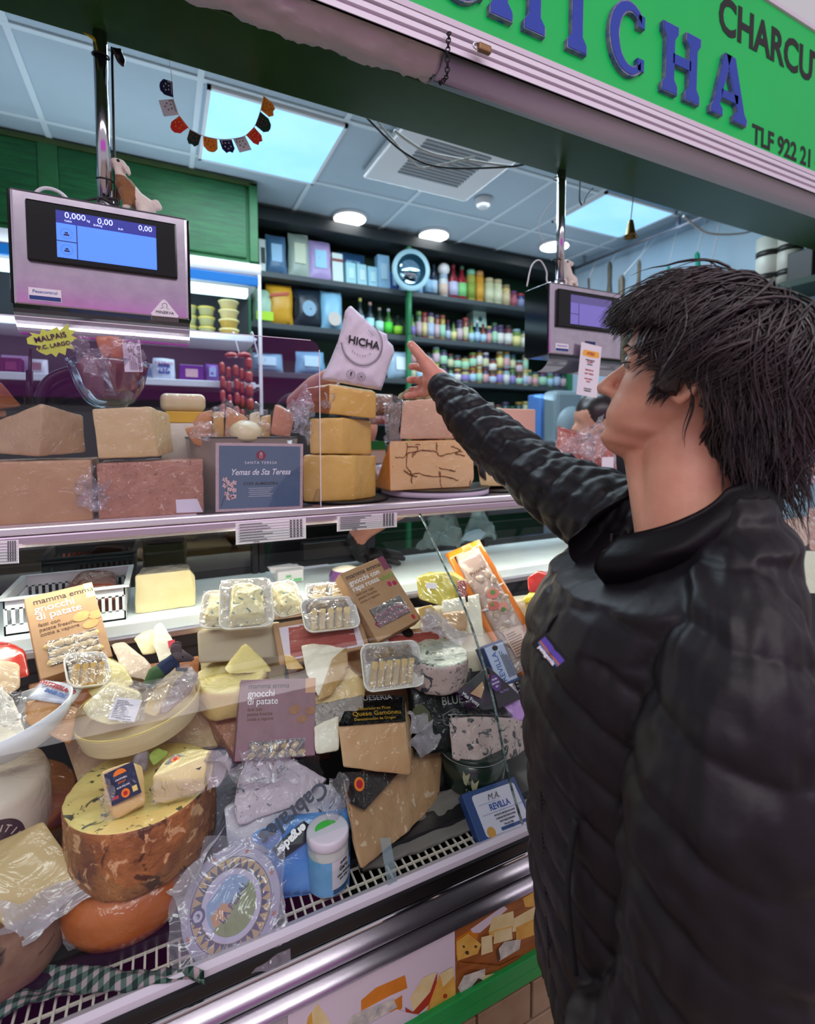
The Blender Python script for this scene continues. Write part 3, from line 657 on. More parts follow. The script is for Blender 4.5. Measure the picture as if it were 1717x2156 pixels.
run(1.60, 2.35, 2.19, 3.26, .024, .17, 'second shelf past the green post', kind='mix')
run(2.36, 3.0, 2.19, 3.27, .036, .15, 'right end of the second shelf')
pack(PXM(1027, 625), 3.33, 2.19 + .15, .12, .13, .1, 'b8dccc', '2a4a58', 'pale square box stacked above the jars of the second shelf', None, 'food_box', 'box', ell(.5, .5, .15, .15, 10))
run(1.60, 2.62, 1.89, 3.26, .030, .115, 'third shelf past the green post', rows=2)
run(2.64, 3.02, 1.89, 3.27, .036, .14, 'right end of the third shelf')
run(1.60, 3.0, 1.595, 3.26, .034, .15, 'fourth shelf past the green post')
run(1.75, 3.0, 1.30, 3.26, .036, .16, 'lowest visible shelf')
for px, w, h, c1, c2, lb in ((560, .22, .12, '8ab0cc', 'c0dcec', 'white and blue bag lying at the left of the third shelf'), (655, .2, .15, '7aa8c8', 'b8d8e8', 'pale blue bag behind the white paper bag on the third shelf'),
    (845, .2, .2, 'a0bcd0', 'd8e4ec', 'white cloth bag between the paper bag and the raised hand')):
    pack(PXM(px, 740), 3.25, 1.89, w, h, .1, c1, c2, lb, 'bags on the third shelf')
pack(PXM(905, 830), 3.25, 1.595, .16, .14, .08, 'a02830', 'd05050', 'red bag on the fourth shelf behind the fingers', None)
# round mirror on the green post
mr = thing('round_mirror', 'round magnifying mirror with a pale ring on a green stem', 'mirror', (1.54, 3.1, 2.46))
MM = Matrix.Translation((1.535, 3.10, 2.612)) @ RX(math.radians(92)) @ RY(math.radians(-14))
bm = bmesh.new(); lathe(bm, [(.098, -.012), (.128, -.012), (.132, 0), (.128, .012), (.10, .012)], 36, MM, closed=False, sy=1.05); mesh('ring', bm, mat('ring_pale', 'a8d0dc', rough=.3), mr)
bm = bmesh.new(); lathe(bm, [(.1, .004), (.1, .006)], 36, MM, sy=1.05); mesh('mirror_glass', bm, mat('mirror', 'b8dcf0', rough=.03, metal=1), mr)
bm = bmesh.new(); tube(bm, [(1.537, 3.14, 2.19), (1.537, 3.12, 2.49)], [.02, .013], 8); mesh('stem', bm, mat('post_green', '2f7a4e'), mr)
# cooler goods
def tub(x, y, z, r, h, c1, c2, label, grp):
    t = thing('tub', label, 'tub', (x, y, z), grp); bm = bmesh.new(); lathe(bm, [(r * .75, 0), (r * .95, h * .8), (r, h * .82)], 20); mesh('bowl', bm, cmat(c1), t, world=False)
    bm = bmesh.new(); lathe(bm, [(r * 1.03, h * .8), (r * 1.05, h * .95), (r * .98, h)], 20); mesh('lid', bm, cmat(c2), t, world=False)
for i in range(4): tub(.315, 2.74, 1.992 + i * .047, .048, .046, 'b89848' if i < 2 else 'cfc08a', 'd8cc90', 'gold tub, %s of its stack, beside the cooler end glass' % ('bottom', 'second from bottom', 'third from bottom', 'topmost')[i], 'stacked gold tubs')
for i in range(3): tub(.21, 2.76, 1.992 + i * .05, .040, .05, 'a8a878', 'c8b858', 'yellow labelled pot, %s of the stack left of the gold tubs' % ('bottom', 'middle', 'top')[i], 'stacked yellow pots')
for i in range(3): tub(.135, 2.76, 1.992 + i * .05, .030, .05, '98a070', 'b8a850', 'yellow green pot, %s of the stack beside the left scale' % ('bottom', 'middle', 'top')[i], 'stacked green pots')
def cpk(px0, px1, pt, pb, Y, c1, c2, label, nm='food_bag', cat='bag', words=None, wc=None, z=1.752):
    a = at(px0, pb, Y=Y); b = at(px1, pb, Y=Y); c = at(px0, pt, Y=Y); w = b.x - a.x; h = c.z - a.z
    t = pack((a.x + b.x) / 2, Y, z, w, h, .05, c1, c2, label, 'packs on the cooler shelf', nm, cat)
    for s, v, sz, m in words or []: text(s, h * sz, m, t, wm(t) @ T3(w * .5, h * v, .032), ext=.001)
    return t
redink = mat('red_ink', 'b02030', rough=.5); blueink = mat('blue_ink', '1c4f9e', rough=.5); wink = mat('white_ink', 'f0eef2', rough=.5)
cpk(322, 370, 745, 793, 2.66, 'c4d4e4', '2c6ab0', 'small white and blue feta packet on the cooler shelf', words=[('PATROS', .74, .2, redink), ('FETA', .46, .24, wink)])
cpk(378, 430, 757, 796, 2.66, '5a2a86', 'c8a0a8', 'purple carton with a pale arch on the cooler shelf', 'food_box', 'box'); cpk(433, 462, 755, 796, 2.66, '6a4a9a', '9ab0d8', 'violet bag of cheese left of the sausages')
cpk(298, 324, 742, 780, 2.68, 'b8d0e0', '4a80b0', 'pale blue tin beside the glass bowl', 'food_box', 'box'); cpk(0, 46, 752, 790, 2.66, '6a2a5a', '8a3a6a', 'dark purple carton at the far left of the cooler', 'food_box', 'box')
cpk(60, 100, 758, 793, 2.66, 'c8c4d0', '9a6a78', 'white bag left of the glass bowl in the cooler'); cpk(0, 60, 700, 750, 2.8, 'b090c0', '8a3a5a', 'lilac carton at the far left of the cooler', 'food_box', 'box')
# sausages on hooks
SAUS = mat('sausage', 'a03a28', 'b8503a', 14, rough=.3, coat=.5); t0 = at(498, 745, Y=2.56)
hk = thing('sausage_bundle', 'red sausage links hanging from white hooks at the cooler', 'sausages', (t0.x, 2.56, 1.6))
for i, (px, top, n, r) in enumerate(((468, 762, 4, .013), (482, 772, 4, .012), (497, 768, 5, .014), (510, 775, 4, .013), (524, 752, 4, .019), (488, 752, 1, .013), (515, 752, 1, .014))):
    p = at(px, top, Y=2.56 + .01 * (i % 2)); L = .062
    for k in range(n):
        bm = bmesh.new(); z0 = p.z - k * (L + .004); dx = R.uniform(-.004, .004)
        path = [Vector((p.x + dx * math.sin(s * 3), p.y, z0 - L * s)) for s in (0, .08, .25, .5, .75, .92, 1)]
        if i > 4: path = [Vector((p.x - .03 + .06 * s, p.y - .004, p.z + .012 * math.sin(s * 3))) for s in (0, .08, .25, .5, .75, .92, 1)]
        tube(bm, path, [.003, r * .8, r, r, r, r * .8, .003], 10); mesh('sausage_link', bm, SAUS, hk)
for px in (493, 532):
    p = at(px, 700, Y=2.575); bm = bmesh.new(); tube(bm, smooth_path([(p.x, 2.64, p.z + .005), (p.x, 2.58, p.z), (p.x + .012, 2.57, p.z - .06), (p.x + .02, 2.56, p.z - .11), (p.x, 2.555, p.z - .12)], 5), .0025, 6); mesh('hook', bm, wcab, hk)
# hams on the right wall rail
rl = thing('ham_rail', 'steel rail with hooks along the pale right wall', 'rail', (3.0, 2.3, 2.8)); bm = bmesh.new(); tube(bm, [(3.0, 1.4, 2.83), (3.0, 3.1, 2.83)], .012, 8)
for y in (1.5, 2.2, 3.0): bx(bm, (2.99, y - .01, 2.825), (3.01, y + .01, 2.895))
mesh('bar', bm, steel, rl)
HAMD = mat('cured_ham', '2e2a28', '6a5a44', 9, rough=.55, bump=.3, bscale=25); HAMT = mat('teal_cloth', '0f9a78', '0a8266', 12, rough=.8)
def ham(px, pt, pb, r, m, label, nm='cured_ham', cat='ham', X=2.92):
    p = at(px, pt, X=X); q = at(px, pb, X=X); L = p.z - q.z
    t = thing(nm, label, cat, (p.x, p.y, q.z), 'hams hanging along the right wall')
    bm = bmesh.new(); bend = R.uniform(-.02, .02)
    tube(bm, [Vector((p.x, p.y + bend * math.sin(3 * s), p.z - L * s)) for s in (0, .04, .2, .38, .55, .75, .9, 1)], [r * .15, r * .28, r * .25, r * .42, r * .8, r, r * .75, r * .12], 12, flat=.6); mesh('meat' if m is HAMD else 'cloth_cover', bm, m, t)
    bm = bmesh.new(); tube(bm, [(3.0, p.y, 2.83), (p.x, p.y, p.z - .01)], .003, 5); mesh('cord', bm, wcab, t)
    return t
ham(1285, 552, 770, .10, HAMD, 'dark cured ham hanging behind the right scale'); ham(1347, 548, 740, .075, mat('ham_pale', '8a7458', '4a3c30', 12, rough=.6), 'mottled tan ham hanging right of the dark ham')
ham(1310, 580, 830, .12, HAMD, 'biggest dark ham hanging lowest beside the customer forehead', X=2.66); ham(1408, 560, 640, .06, HAMT, 'short teal cloth covered ham on the wall rail')
ham(1468, 532, 660, .085, HAMT, 'large teal cloth covered ham tied at the neck'); ham(1240, 585, 690, .05, HAMD, 'small dark ham just right of the scale'); ham(1500, 548, 640, .04, mat('ham_pink', '9a7078', '6a4a50', 12), 'thin pinkish ham right of the teal cloth one')
# bell on the beam
p = at(1329, 412, Y=1.32); q = at(1329, 463, Y=1.32); z1 = at(1329, 500, Y=1.32).z
t = thing('brass_bell', 'small old brass bell hanging by a cord from the green beam', 'bell', (q.x, 1.32, z1))
bm = bmesh.new(); lathe(bm, [(.0, q.z), (.008, q.z - .002), (.011, q.z - .015), (.017, z1 + .012), (.025, z1), (.020, z1 + .002), (.008, q.z - .015)], 20, Matrix.Translation((q.x, 1.32, 0)), closed=False); mesh('bell_body', bm, mat('old_brass', '8a7a4a', '6a5a34', 20, rough=.35, metal=.9), t)
bm = bmesh.new(); tube(bm, smooth_path([(q.x - .01, 1.30, p.z + .03), (q.x + .004, 1.315, p.z), (q.x, 1.32, q.z)], 4), .0018, 5); mesh('cord', bm, mat('brown_cord', '8a6a50', rough=.9), t)
# prayer flag string
st = thing('flag_string', 'string of little coloured cloth flags with white print hanging from the beam', 'flags', (.15, 1.36, 2.27))
FP = [(355, 140), (363, 172), (366, 210), (378, 245), (400, 272), (428, 286), (462, 293), (492, 292), (518, 285), (537, 265), (549, 232), (556, 200)]
fp = [at(x, y, Y=1.36) for x, y in FP]; fp[0].z = 2.345; fp[0].y = 1.29; fp.append(Vector((fp[-1].x, 1.29, 2.345)))
bm = bmesh.new(); tube(bm, smooth_path(fp, 4), .0009, 5); mesh('string', bm, wcab, st)
fc = ['1a1a48', 'd8e4e0', 'd83a24', '143a2c', 'e8902a', '1a1a48', 'd8e4e0', 'd83a24', '143a2c', 'e88a2a']; P_ = smooth_path(fp[1:-1], 8)
for i, c in enumerate(fc):
    k = int(i * (len(P_) - 1) / len(fc)); k2 = int((i + .9) * (len(P_) - 1) / len(fc)); a, b = P_[k], P_[k2]
    xd = (b - a); w = xd.length; xd.normalize(); yd = Vector((0, -1, 0)).cross(xd).normalized()
    if i in (8, 9): yd = Vector((.92, 0, -.38))
    if yd.z > 0: yd = -yd
    if i == 0: yd = (yd + Vector((-.9, 0, 0))).normalized() * .8
    Mf = Matrix((xd, yd, Vector((0, -1, 0)))).transposed().to_4x4(); Mf.translation = a; hh = .034
    o2 = [(0, 0), (w, 0), (w * 1.0, hh * .7), (w * .75, hh), (w * .5, hh * (.9 if i % 2 else 1.06)), (w * .25, hh), (0, hh * .7)]
    if i % 5 == 1: o2 = [(-.001, 0), (w + .002, 0), (w + .002, hh), (-.001, hh)]
    bm = bmesh.new(); prism(bm, [Mf @ Vector((x, y, .003 * math.sin(y * 90 + i))) for x, y in o2], (0, .0006, 0)); fl = mesh('flag', bm, mat('flag_' + c, c, rough=.8), st)
    bm = bmesh.new(); pm = '143a2c' if c == 'd8e4e0' else ('f0a030' if c == 'd83a24' else 'd8e4e0' if c == '1a1a48' else '8a2a20')
    for q in range(5):
        a0 = q * 1.25; prism(bm, [Mf @ Vector((w * .5 + x, hh * .5 + y, .0035)) for x, y in [(.006 * math.cos(a0), .006 * math.sin(a0)), (.0095 * math.cos(a0 + .3), .0095 * math.sin(a0 + .3)), (.0075 * math.cos(a0 + .7), .0075 * math.sin(a0 + .7))]], (0, -.0004, 0))
    for e in (rect(w * .12, hh * .1, w * .88, hh * .13), rect(w * .1, hh * .1, w * .14, hh * .4)): prism(bm, [Mf @ Vector((x, y, .0035)) for x, y in e], (0, -.0004, 0))
    mesh('flag_print', bm, mat('flagprint_' + pm, pm, rough=.8), fl)
# cans on the right wall shelf, and wares lower down at the right
ws = thing('wall_shelf', 'dark shelf on the right wall carrying large cans', 'shelf', (2.98, 1.55, 2.2)); zz = at(1640, 610, X=2.9).z
mesh('board', box((2.78, 1.1, zz - .03), (3.08, 1.80, zz)), mat('wall_shelf_green', '1c3a2c', rough=.5), ws); mesh('bracket', box((3.05, 1.74, zz - .2), (3.08, 1.77, zz)), darksteel, ws)
for px, r, h, c, lb in ((1620, .062, .27, 'd4d4c8', 'tall white can with dark bands, left of two on the wall shelf'), (1662, .055, .25, 'c8c4b8', 'cream can right of the dark banded can')):
    p = at(px, 590, X=2.88); t = thing('food_can', lb, 'can', (2.88, p.y, zz)); bm = bmesh.new(); lathe(bm, [(r, 0), (r, h)], 20); mesh('tin', bm, cmat(c), t, world=False)
    for z0 in (.05, .17): bm = bmesh.new(); lathe(bm, [(r * 1.01, z0), (r * 1.01, z0 + .03)], 20); mesh('dark_band', bm, cmat('2a2826'), t, world=False)
for px, lb in ((1700, 'black carton on the wall shelf at the right picture edge'),):
    p = at(px, 590, X=2.86); solo('carton', box((2.80, p.y - .05, zz), (2.9, p.y + .06, zz + .14), .004), cmat('1a1a1c'), lb, 'carton')
p = at(1700, 670, X=2.8); solo('carton', box((2.8, p.y - .14, p.z - .05), (3.08, p.y + .1, p.z + .04), .004), cmat('c8e0d8'), 'pale green carton fixed under the wall shelf', 'carton')
# back right: blue bin, grey slicer, ham shoulder, colleague far away
p = at(1134, 900, Y=2.9); q = at(1134, 832, Y=2.9)
solo('blue_bin', box((p.x - .07, 2.80, 1.081), (p.x + .07, 2.94, q.z), .01), cmat('5a88d0'), 'bright blue plastic bin behind the sleeve', 'bin')
t = thing('slicer', 'grey cast metal slicing machine behind the raised arm', 'slicer', at(1190, 930, Y=2.6)); p = at(1195, 905, Y=2.6); GM = mat('grey_enamel', '7a8c94', rough=.4)
mesh('base', box((p.x - .22, 2.5, 1.1), (p.x + .25, 2.75, 1.38), .02), GM, t); bm = bmesh.new(); lathe(bm, [(.09, -.03), (.14, 0), (.14, .01), (.05, .03)], 28, Matrix.Translation((p.x, 2.56, 1.55)) @ RX(math.radians(90))); mesh('blade_guard', bm, GM, t)
mesh('housing', box((p.x - .10, 2.6, 1.38), (p.x + .14, 2.74, 1.80), .03), GM, t); mesh('carriage', box((p.x - .17, 2.52, 1.39), (p.x - .05, 2.7, 1.46), .01), steel, t)
bm = box((.9, 2.35, 1.04), (2.6, 2.95, 1.08), .005)
for x in (.95, 2.55):
    for y in (2.4, 2.9): bx(bm, (x - .02, y - .02, 0), (x + .02, y + .02, 1.045))
solo('back_table', bm, steel, 'steel table at the back of the shop', 'table')
# scales
def scale(x0, yf, zb, s, label, px, shown):
    W_, H_ = .312, .222
    M = T3(x0, yf, zb) @ RZ(math.radians(s)); t = thing('price_scale', label, 'scale', M=M)
    LM = M @ FRONT
    def B(a, b, nm, m, bev=.003, par=None, lb=None): bm = box(a, b, bev); bmesh.ops.transform(bm, matrix=M, verts=bm.verts); return mesh(nm, bm, m, par or t, label=lb)
    B((0, 0, 0), (W_, .115, H_), 'housing', mat('scale_steel', 'cdc3d0', 'bdb3c2', 30, rough=.16, metal=.95), .006)
    B((-.004, .004, .004), (0, .113, H_ - .004), 'side_panel', mat('side_dark', '1a1c1e', rough=.1, metal=.6), .001); B((W_, .004, .004), (W_ + .004, .113, H_ - .004), 'side_panel', MATS['side_dark'], .001)
    bz = B((.026, -.010, .085), (W_ - .022, .004, H_ - .020), 'screen_bezel', mat('gloss_black', '0a0a0e', rough=.12), .004)
    sx0, sx1, sz0, sz1 = .075, W_ - .062, .098, H_ - .034
    sm = mat('lit_screen' if shown else 'dim_screen', '4a7ae8' if shown else '6a62a8', emit=.75 if shown else .45, rough=.2)
    B((sx0, -.0112, sz0), (sx1, -.0098, sz1), 'screen', sm, 0, bz)
    hd = mat('screen_header' if shown else 'dim_header', '2a2f86' if shown else '5a5488', emit=.5 if shown else .3, rough=.2)
    B((sx0, -.0116, sz1 - .024), (sx1, -.0110, sz1), 'screen_header', hd, 0, bz)
    bm = bmesh.new(); dk = mat('screen_line', '141a3c', rough=.3)
    for a, b in (((sx0 + .033, 0, sz0), (sx0 + .0345, 0, sz1 - .024)), ((sx0, 0, sz0 + .031), (sx0 + .034, 0, sz0 + .0325))): bx(bm, (a[0], -.0118, a[2]), (b[0], -.0110, b[2]))
    if shown:
        for cz in (.016, .047):
            for k in range(24):
                a = 2 * math.pi * k / 24; bx(bm, (sx0 + .0165 + .0095 * math.cos(a) - .0004, -.0117, sz0 + cz + .0095 * math.sin(a) - .0004), (sx0 + .0165 + .0095 * math.cos(a) + .0004, -.0111, sz0 + cz + .0095 * math.sin(a) + .0004))
            bx(bm, (sx0 + .012, -.0117, sz0 + cz - .004), (sx0 + .021, -.0111, sz0 + cz - .001)); bx(bm, (sx0 + .014, -.0117, sz0 + cz), (sx0 + .019, -.0111, sz0 + cz + .003))
    bmesh.ops.transform(bm, matrix=M, verts=bm.verts); mesh('screen_lines', bm, dk, bz)
    if shown:
        wm_ = mat('screen_white', 'c8d4ff', emit=.8)
        for s_, x, z, sz in (('0,000', sx0 + .032, sz1 - .008, .016), ('0,00', sx0 + .083, sz1 - .009, .016), ('0,00', sx1 - .020, sz1 - .009, .015), ('kg', sx0 + .054, sz1 - .012, .006), ('TARA', sx0 + .02, sz1 - .019, .005), ('EUR/kg', sx0 + .07, sz1 - .018, .005), ('EUR', sx0 + .11, sz1 - .018, .005)):
            text(s_, sz, wm_, bz, M @ T3(x, -.012, z) @ FRONT)
    # chrome skirt curving back under the housing
    def f(u, v): a = v * math.pi / 2; return Vector((u * W_, .055 - .058 * math.cos(a) + .002, -.055 * math.sin(a) * .9 + .002))
    bm = sheet(f, 1, 10, th=.002); bmesh.ops.transform(bm, matrix=M, verts=bm.verts); mesh('skirt', bm, chrome, t, smooth=True)
    # maker's label
    B((.025, -.0012, .012), (.078, .0, .036), 'maker_label', paper, 0); text('Pesacontrol', .0085, blueink, t, M @ T3(.0515, -.0014, .029) @ FRONT); B((.026, -.0015, .013), (.077, -.0006, .021), 'label_band', cmat('1c3a7a'), 0)
    # pole and collar
    xp = .155 if shown else .094
    bm = bmesh.new(); tube(bm, [M @ Vector((xp, .06, H_ - .002)), Vector(((M @ Vector((xp, .06, 0))).x, (M @ Vector((xp, .06, 0))).y, 2.345))], .0135, 20); mesh('pole', bm, mat('pole_chrome', 'c8c6cc', rough=.12, metal=1), t)
    bm = bmesh.new(); tube(bm, [M @ Vector((xp, .06, H_)), M @ Vector((xp, .06, H_ + .028))], .017, 20); mesh('collar', bm, steel, t)
    return t, M, LM
ls, LMx, LF = scale(-.254, 1.212, 1.750, 1.0, 'large hanging price scale with bright blue screen and brand triangle', 0, True)
rs, RMx, RF = scale(1.077, 1.215, 1.748, 0, 'hanging price scale with dim violet screen near the customer face', 0, False)
bm = bmesh.new(); M = LMx; prism(bm, [M @ Vector((x, -.003, z)) for x, z in [(.238, .004), (.236, .008), (.258, .038), (.262, .040), (.266, .038), (.290, .008), (.288, .004)]], (0, .003, 0)); mesh('brand_plate', bm, paper, ls, label='white triangular brand plate')
text('MINERVA', .0085, ink, ls, M @ T3(.263, -.0034, .012) @ FRONT)
bm = bmesh.new(); tube(bm, [M @ Vector((.263 + .005 * math.cos(a), -.0034, .028 + .004 * math.sin(a))) for a in [math.radians(-50 + k * 28) for k in range(11)]], .0004, 4); tube(bm, [M @ Vector((x, -.0034, z)) for x, z in ((.255, .020), (.258, .022), (.261, .024))], .0004, 4); tube(bm, [M @ Vector((x, -.0034, z)) for x, z in ((.271, .020), (.268, .022), (.266, .024))], .0004, 4); mesh('brand_mark', bm, ink, ls)
M = RMx; bm = bmesh.new(); bx(bm, (.150, -.002, .010), (.192, 0, .052)); bmesh.ops.transform(bm, matrix=M, verts=bm.verts); mesh('card_sticker', bm, cmat('1c2a5a'), rs); text('pay', .012, wink, rs, M @ T3(.162, -.0025, .032) @ FRONT)
# AVISO note clipped to the right scale
p0 = at(1214, 830, Y=1.20); p1 = at(1257, 838, Y=1.20); p2 = at(1221, 719, Y=1.20); Mn, w, h = frame(p0, p1, p2)
nt = thing('notice', 'white paper notice reading AVISO hanging at the scale corner', 'notice', M=Mn); bm = bmesh.new(); poly(bm, Mn, rect(0, 0, w, h)); mesh('sheet', bm, paper, nt)
bm = bmesh.new(); poly(bm, Mn, [(w * .12, h * .76), (w * .1, h * .80), (w * .14, h * .87), (w * .5, h * .875), (w * .88, h * .88), (w * .93, h * .81), (w * .9, h * .77), (w * .5, h * .75)], .0005); mesh('orange_banner', bm, mat('banner_orange', 'eeb04a', rough=.6), nt)
text('AVISO', h * .085, redink, nt, Mn @ T3(w * .5, h * .815, .001), sx=.85, bold=.0004)
for v, s_, m_, sz in ((.69, 'SI PAGAS MAS DE', ink, .038), (.655, 'UN QUESO', redink, .038), (.61, 'LLEVATE EL', ink, .034), (.50, 'PREGUNTA EN', redink, .04), (.43, 'CAJA Y TIENDA', redink, .042), (.33, 'NUEVO PRECIO', redink, .036), (.28, 'AHORA', redink, .036), (.14, 'GRACIAS POR SU', ink, .032), (.1, 'COMPRENSION', ink, .032)):
    text(s_, h * sz, m_, nt, Mn @ T3(w * .5, h * v, .0008), sx=.8, bold=.00015)
# toy goats on the scales
FUR = mat('white_fur', 'e9dccf', 'd8cabf', 40, rough=.95, bump=.6, bscale=300, sheen=.4); TAN = mat('tan_fur', '9a6a3c', '7c5230', 40, rough=.95, bump=.6, bscale=300, sheen=.4); HOOF = mat('horn_black', '171416', rough=.4)
def gpt(x, y, dy=0, Y=1.29): return at(x, y, Y=Y + dy)
# rearing goat on the left scale: hind feet on the housing, front hooves on the pole
def caps(bm, path, rad, n=12):
    path = [Vector(p) for p in path]; a = (path[0] - path[1]).normalized(); b = (path[-1] - path[-2]).normalized()
    tube(bm, [path[0] + a * rad[0] * k for k in (.98, .75, .4)] + path + [path[-1] + b * rad[-1] * k for k in (.4, .75, .98)], [rad[0] * k for k in (.15, .62, .9)] + list(rad) + [rad[-1] * k for k in (.9, .62, .15)], n)
def remeshed(bm, vox, smooth_it=6):
    me = bpy.data.meshes.new('t'); bm.to_mesh(me); bm.free(); o = bpy.data.objects.new('t', me); SC.collection.objects.link(o)
    r = o.modifiers.new('r', 'REMESH'); r.mode = 'VOXEL'; r.voxel_size = vox; r.use_smooth_shade = True
    s = o.modifiers.new('s', 'SMOOTH'); s.iterations = smooth_it; s.factor = .5
    dg = bpy.context.evaluated_depsgraph_get(); m2 = bpy.data.meshes.new_from_object(o.evaluated_get(dg)); bpy.data.objects.remove(o)
    b2 = bmesh.new(); b2.from_mesh(m2); return b2
def toy(g, L, label, foot, brown):
    bm = bmesh.new()
    for pts, rr in L: caps(bm, [g(*q) for q in pts], rr)
    bm = remeshed(bm, .0022, 3); t = thing('toy_goat', label, 'toy', foot)
    for f in bm.faces: f.material_index = 1 if brown(f.calc_center_median()) else 0
    mesh('body', bm, None, t, mats=[FUR, TAN], smooth=True); return t
bx0, bx1, bz = gpt(248, 400).x, gpt(286, 400).x, gpt(250, 372).z
gt = toy(gpt, [([(308, 438), (286, 420), (262, 392)], [.021, .019, .020]), ([(262, 392), (252, 368), (248, 352)], [.017, .0115, .011]), ([(243, 345), (256, 348), (267, 358)], [.0125, .0115, .0075]), ([(268, 352, -.01), (273, 366, -.012)], [.004, .0035]),
    ([(312, 440, .012), (318, 458, .014), (326, 480, .014)], [.014, .0085, .0065]), ([(302, 446, -.012), (296, 462, -.014), (298, 482, -.014)], [.013, .0075, .0065]), ([(262, 405, -.012), (268, 428, -.016), (262, 446, -.014)], [.0115, .009, .0065]), ([(248, 405, .010), (242, 430, .012), (233, 446, .012)], [.010, .008, .006]), ([(328, 430), (334, 437)], [.010, .008])],
    'furry white and tan toy goat rearing against the left scale pole', gpt(310, 476), lambda c: c.x < bx1 and c.z < bz and (c.z > gpt(260, 438).z or c.x < bx0))
bm = bmesh.new(); tube(bm, smooth_path([gpt(247, 340), gpt(228, 342), gpt(215, 334), gpt(206, 316)], 4), [.0055, .0052, .005, .0046, .0043, .004, .0036, .0032, .0028, .0024, .002, .0014, .0008], 8); mesh('horn', bm, HOOF, gt)
bm = bmesh.new(); bmesh.ops.create_uvsphere(bm, u_segments=8, v_segments=6, radius=.0035, matrix=Matrix.Translation(gpt(249, 338, -.011))); mesh('eye', bm, HOOF, gt)
bm = bmesh.new(); tube(bm, [gpt(262, 350, -.01), gpt(270, 362, -.014), gpt(272, 370, -.012)], [.005, .006, .002], 8, flat=.4); mesh('ear', bm, FUR, gt)
# standing goat on the right scale
def g2(x, y, dy=0): return at(x, y, Y=1.30 + dy)
cz = g2(1205, 600).z; cx_ = g2(1198, 600).x
gt = toy(g2, [([(1205, 592), (1196, 582), (1193, 560)], [.019, .018, .0125]), ([(1192, 554), (1204, 556)], [.0125, .008]), ([(1188, 592, .01), (1189, 616, .01)], [.008, .0055]), ([(1190, 592, -.01), (1188, 617, -.01)], [.008, .0055]), ([(1204, 598, -.01), (1203, 618, -.01)], [.010, .006]), ([(1212, 598, .01), (1213, 618, .01)], [.010, .006])],
    'small white toy goat with brown hind legs on the right scale', g2(1198, 615), lambda c: c.z < cz and c.x > cx_)
bm = bmesh.new(); bmesh.ops.create_uvsphere(bm, u_segments=8, v_segments=6, radius=.0035, matrix=Matrix.Translation(g2(1196, 551, -.011))); mesh('eye', bm, HOOF, gt)
# cables, ties and plugs on the scales
cable('cable', [at(62, 440, Y=1.25), at(72, 410, Y=1.25), at(95, 396, Y=1.26), at(130, 408, Y=1.27), at(165, 448, Y=1.27)], .0035, wcab, 'grey white cable arching over the left scale')
cable('cable', C([(85, 442), (150, 430), (205, 418), (250, 422), (228, 450), (190, 440), (180, 455)], 1.26), .0026, black, 'black lead looped round the foot of the left pole')
cable('cable', C([(200, 440), (215, 456), (260, 455), (265, 447), (215, 418), (205, 424)], 1.25), .0026, black, 'second black loop tied at the left pole foot')
cable('cable', C([(236, 100), (238, 200), (240, 300), (243, 400), (246, 456)], 1.285), .0028, black, 'black lead running down the left pole')
cable('cable', C([(1110, 603), (1120, 560), (1137, 548), (1151, 570), (1152, 590), (1158, 605)], 1.27), .0022, wcab, 'thin white cable arching over the right scale')
cable('cable', C([(1166, 423), (1140, 460), (1137, 490), (1150, 515), (1168, 530)], 1.30), .0014, wcab, 'thin white wire bowing out beside the right pole')
def tie(x, y, label):
    c = at(x, y, Y=1.276); bm = bmesh.new(); tube(bm, [c + Vector((.0155 * math.cos(a), .0155 * math.sin(a), .002 * math.sin(a))) for a in [k * math.pi / 8 for k in range(17)]], .0018, 5); return solo('cable_tie', bm, black, label, 'cable tie')
tie(212, 118, 'black cable tie at the top of the left pole'); tie(220, 380, 'black cable tie beside the toy goat on the left pole'); tie(1172, 548, 'black cable tie low on the right pole'); tie(1176, 376, 'black cable tie at the top of the right pole')
p = at(207, 92, Y=1.27); bm = hull([p + Vector(q) for q in [(-.03, -.005, .012), (.012, -.006, .004), (.02, .01, .018), (-.02, .012, .018), (.0, -.008, -.006)]], .002, 1); solo('yellow_tape', bm, mat('yellow_tape', 'c8b828', rough=.5), 'scrap of yellow tape at the top of the left pole', 'tape')
p = at(252, 122, Y=1.28); bm = hull([at(x, y, Y=Y) for x, y, Y in [(235, 98, 1.26), (255, 100, 1.27), (264, 125, 1.27), (263, 144, 1.27), (246, 132, 1.27), (240, 115, 1.30), (255, 120, 1.30)]], .003, 2, 2, .003, 60); solo('black_tape', bm, mat('black_tape', '0c0c0e', rough=.3), 'torn black plastic wrapped at the top of the left pole', 'tape', smooth=True)
c = at(62, 436, Y=1.25); bm = bmesh.new(); tube(bm, [c + Vector((0, 0, -.014)), c, c + Vector((.003, 0, .016)), c + Vector((.006, 0, .028))], [.009, .008, .006, .0035], 10); solo('plug', bm, wcab, 'white ribbed plug on top of the left scale', 'plug')
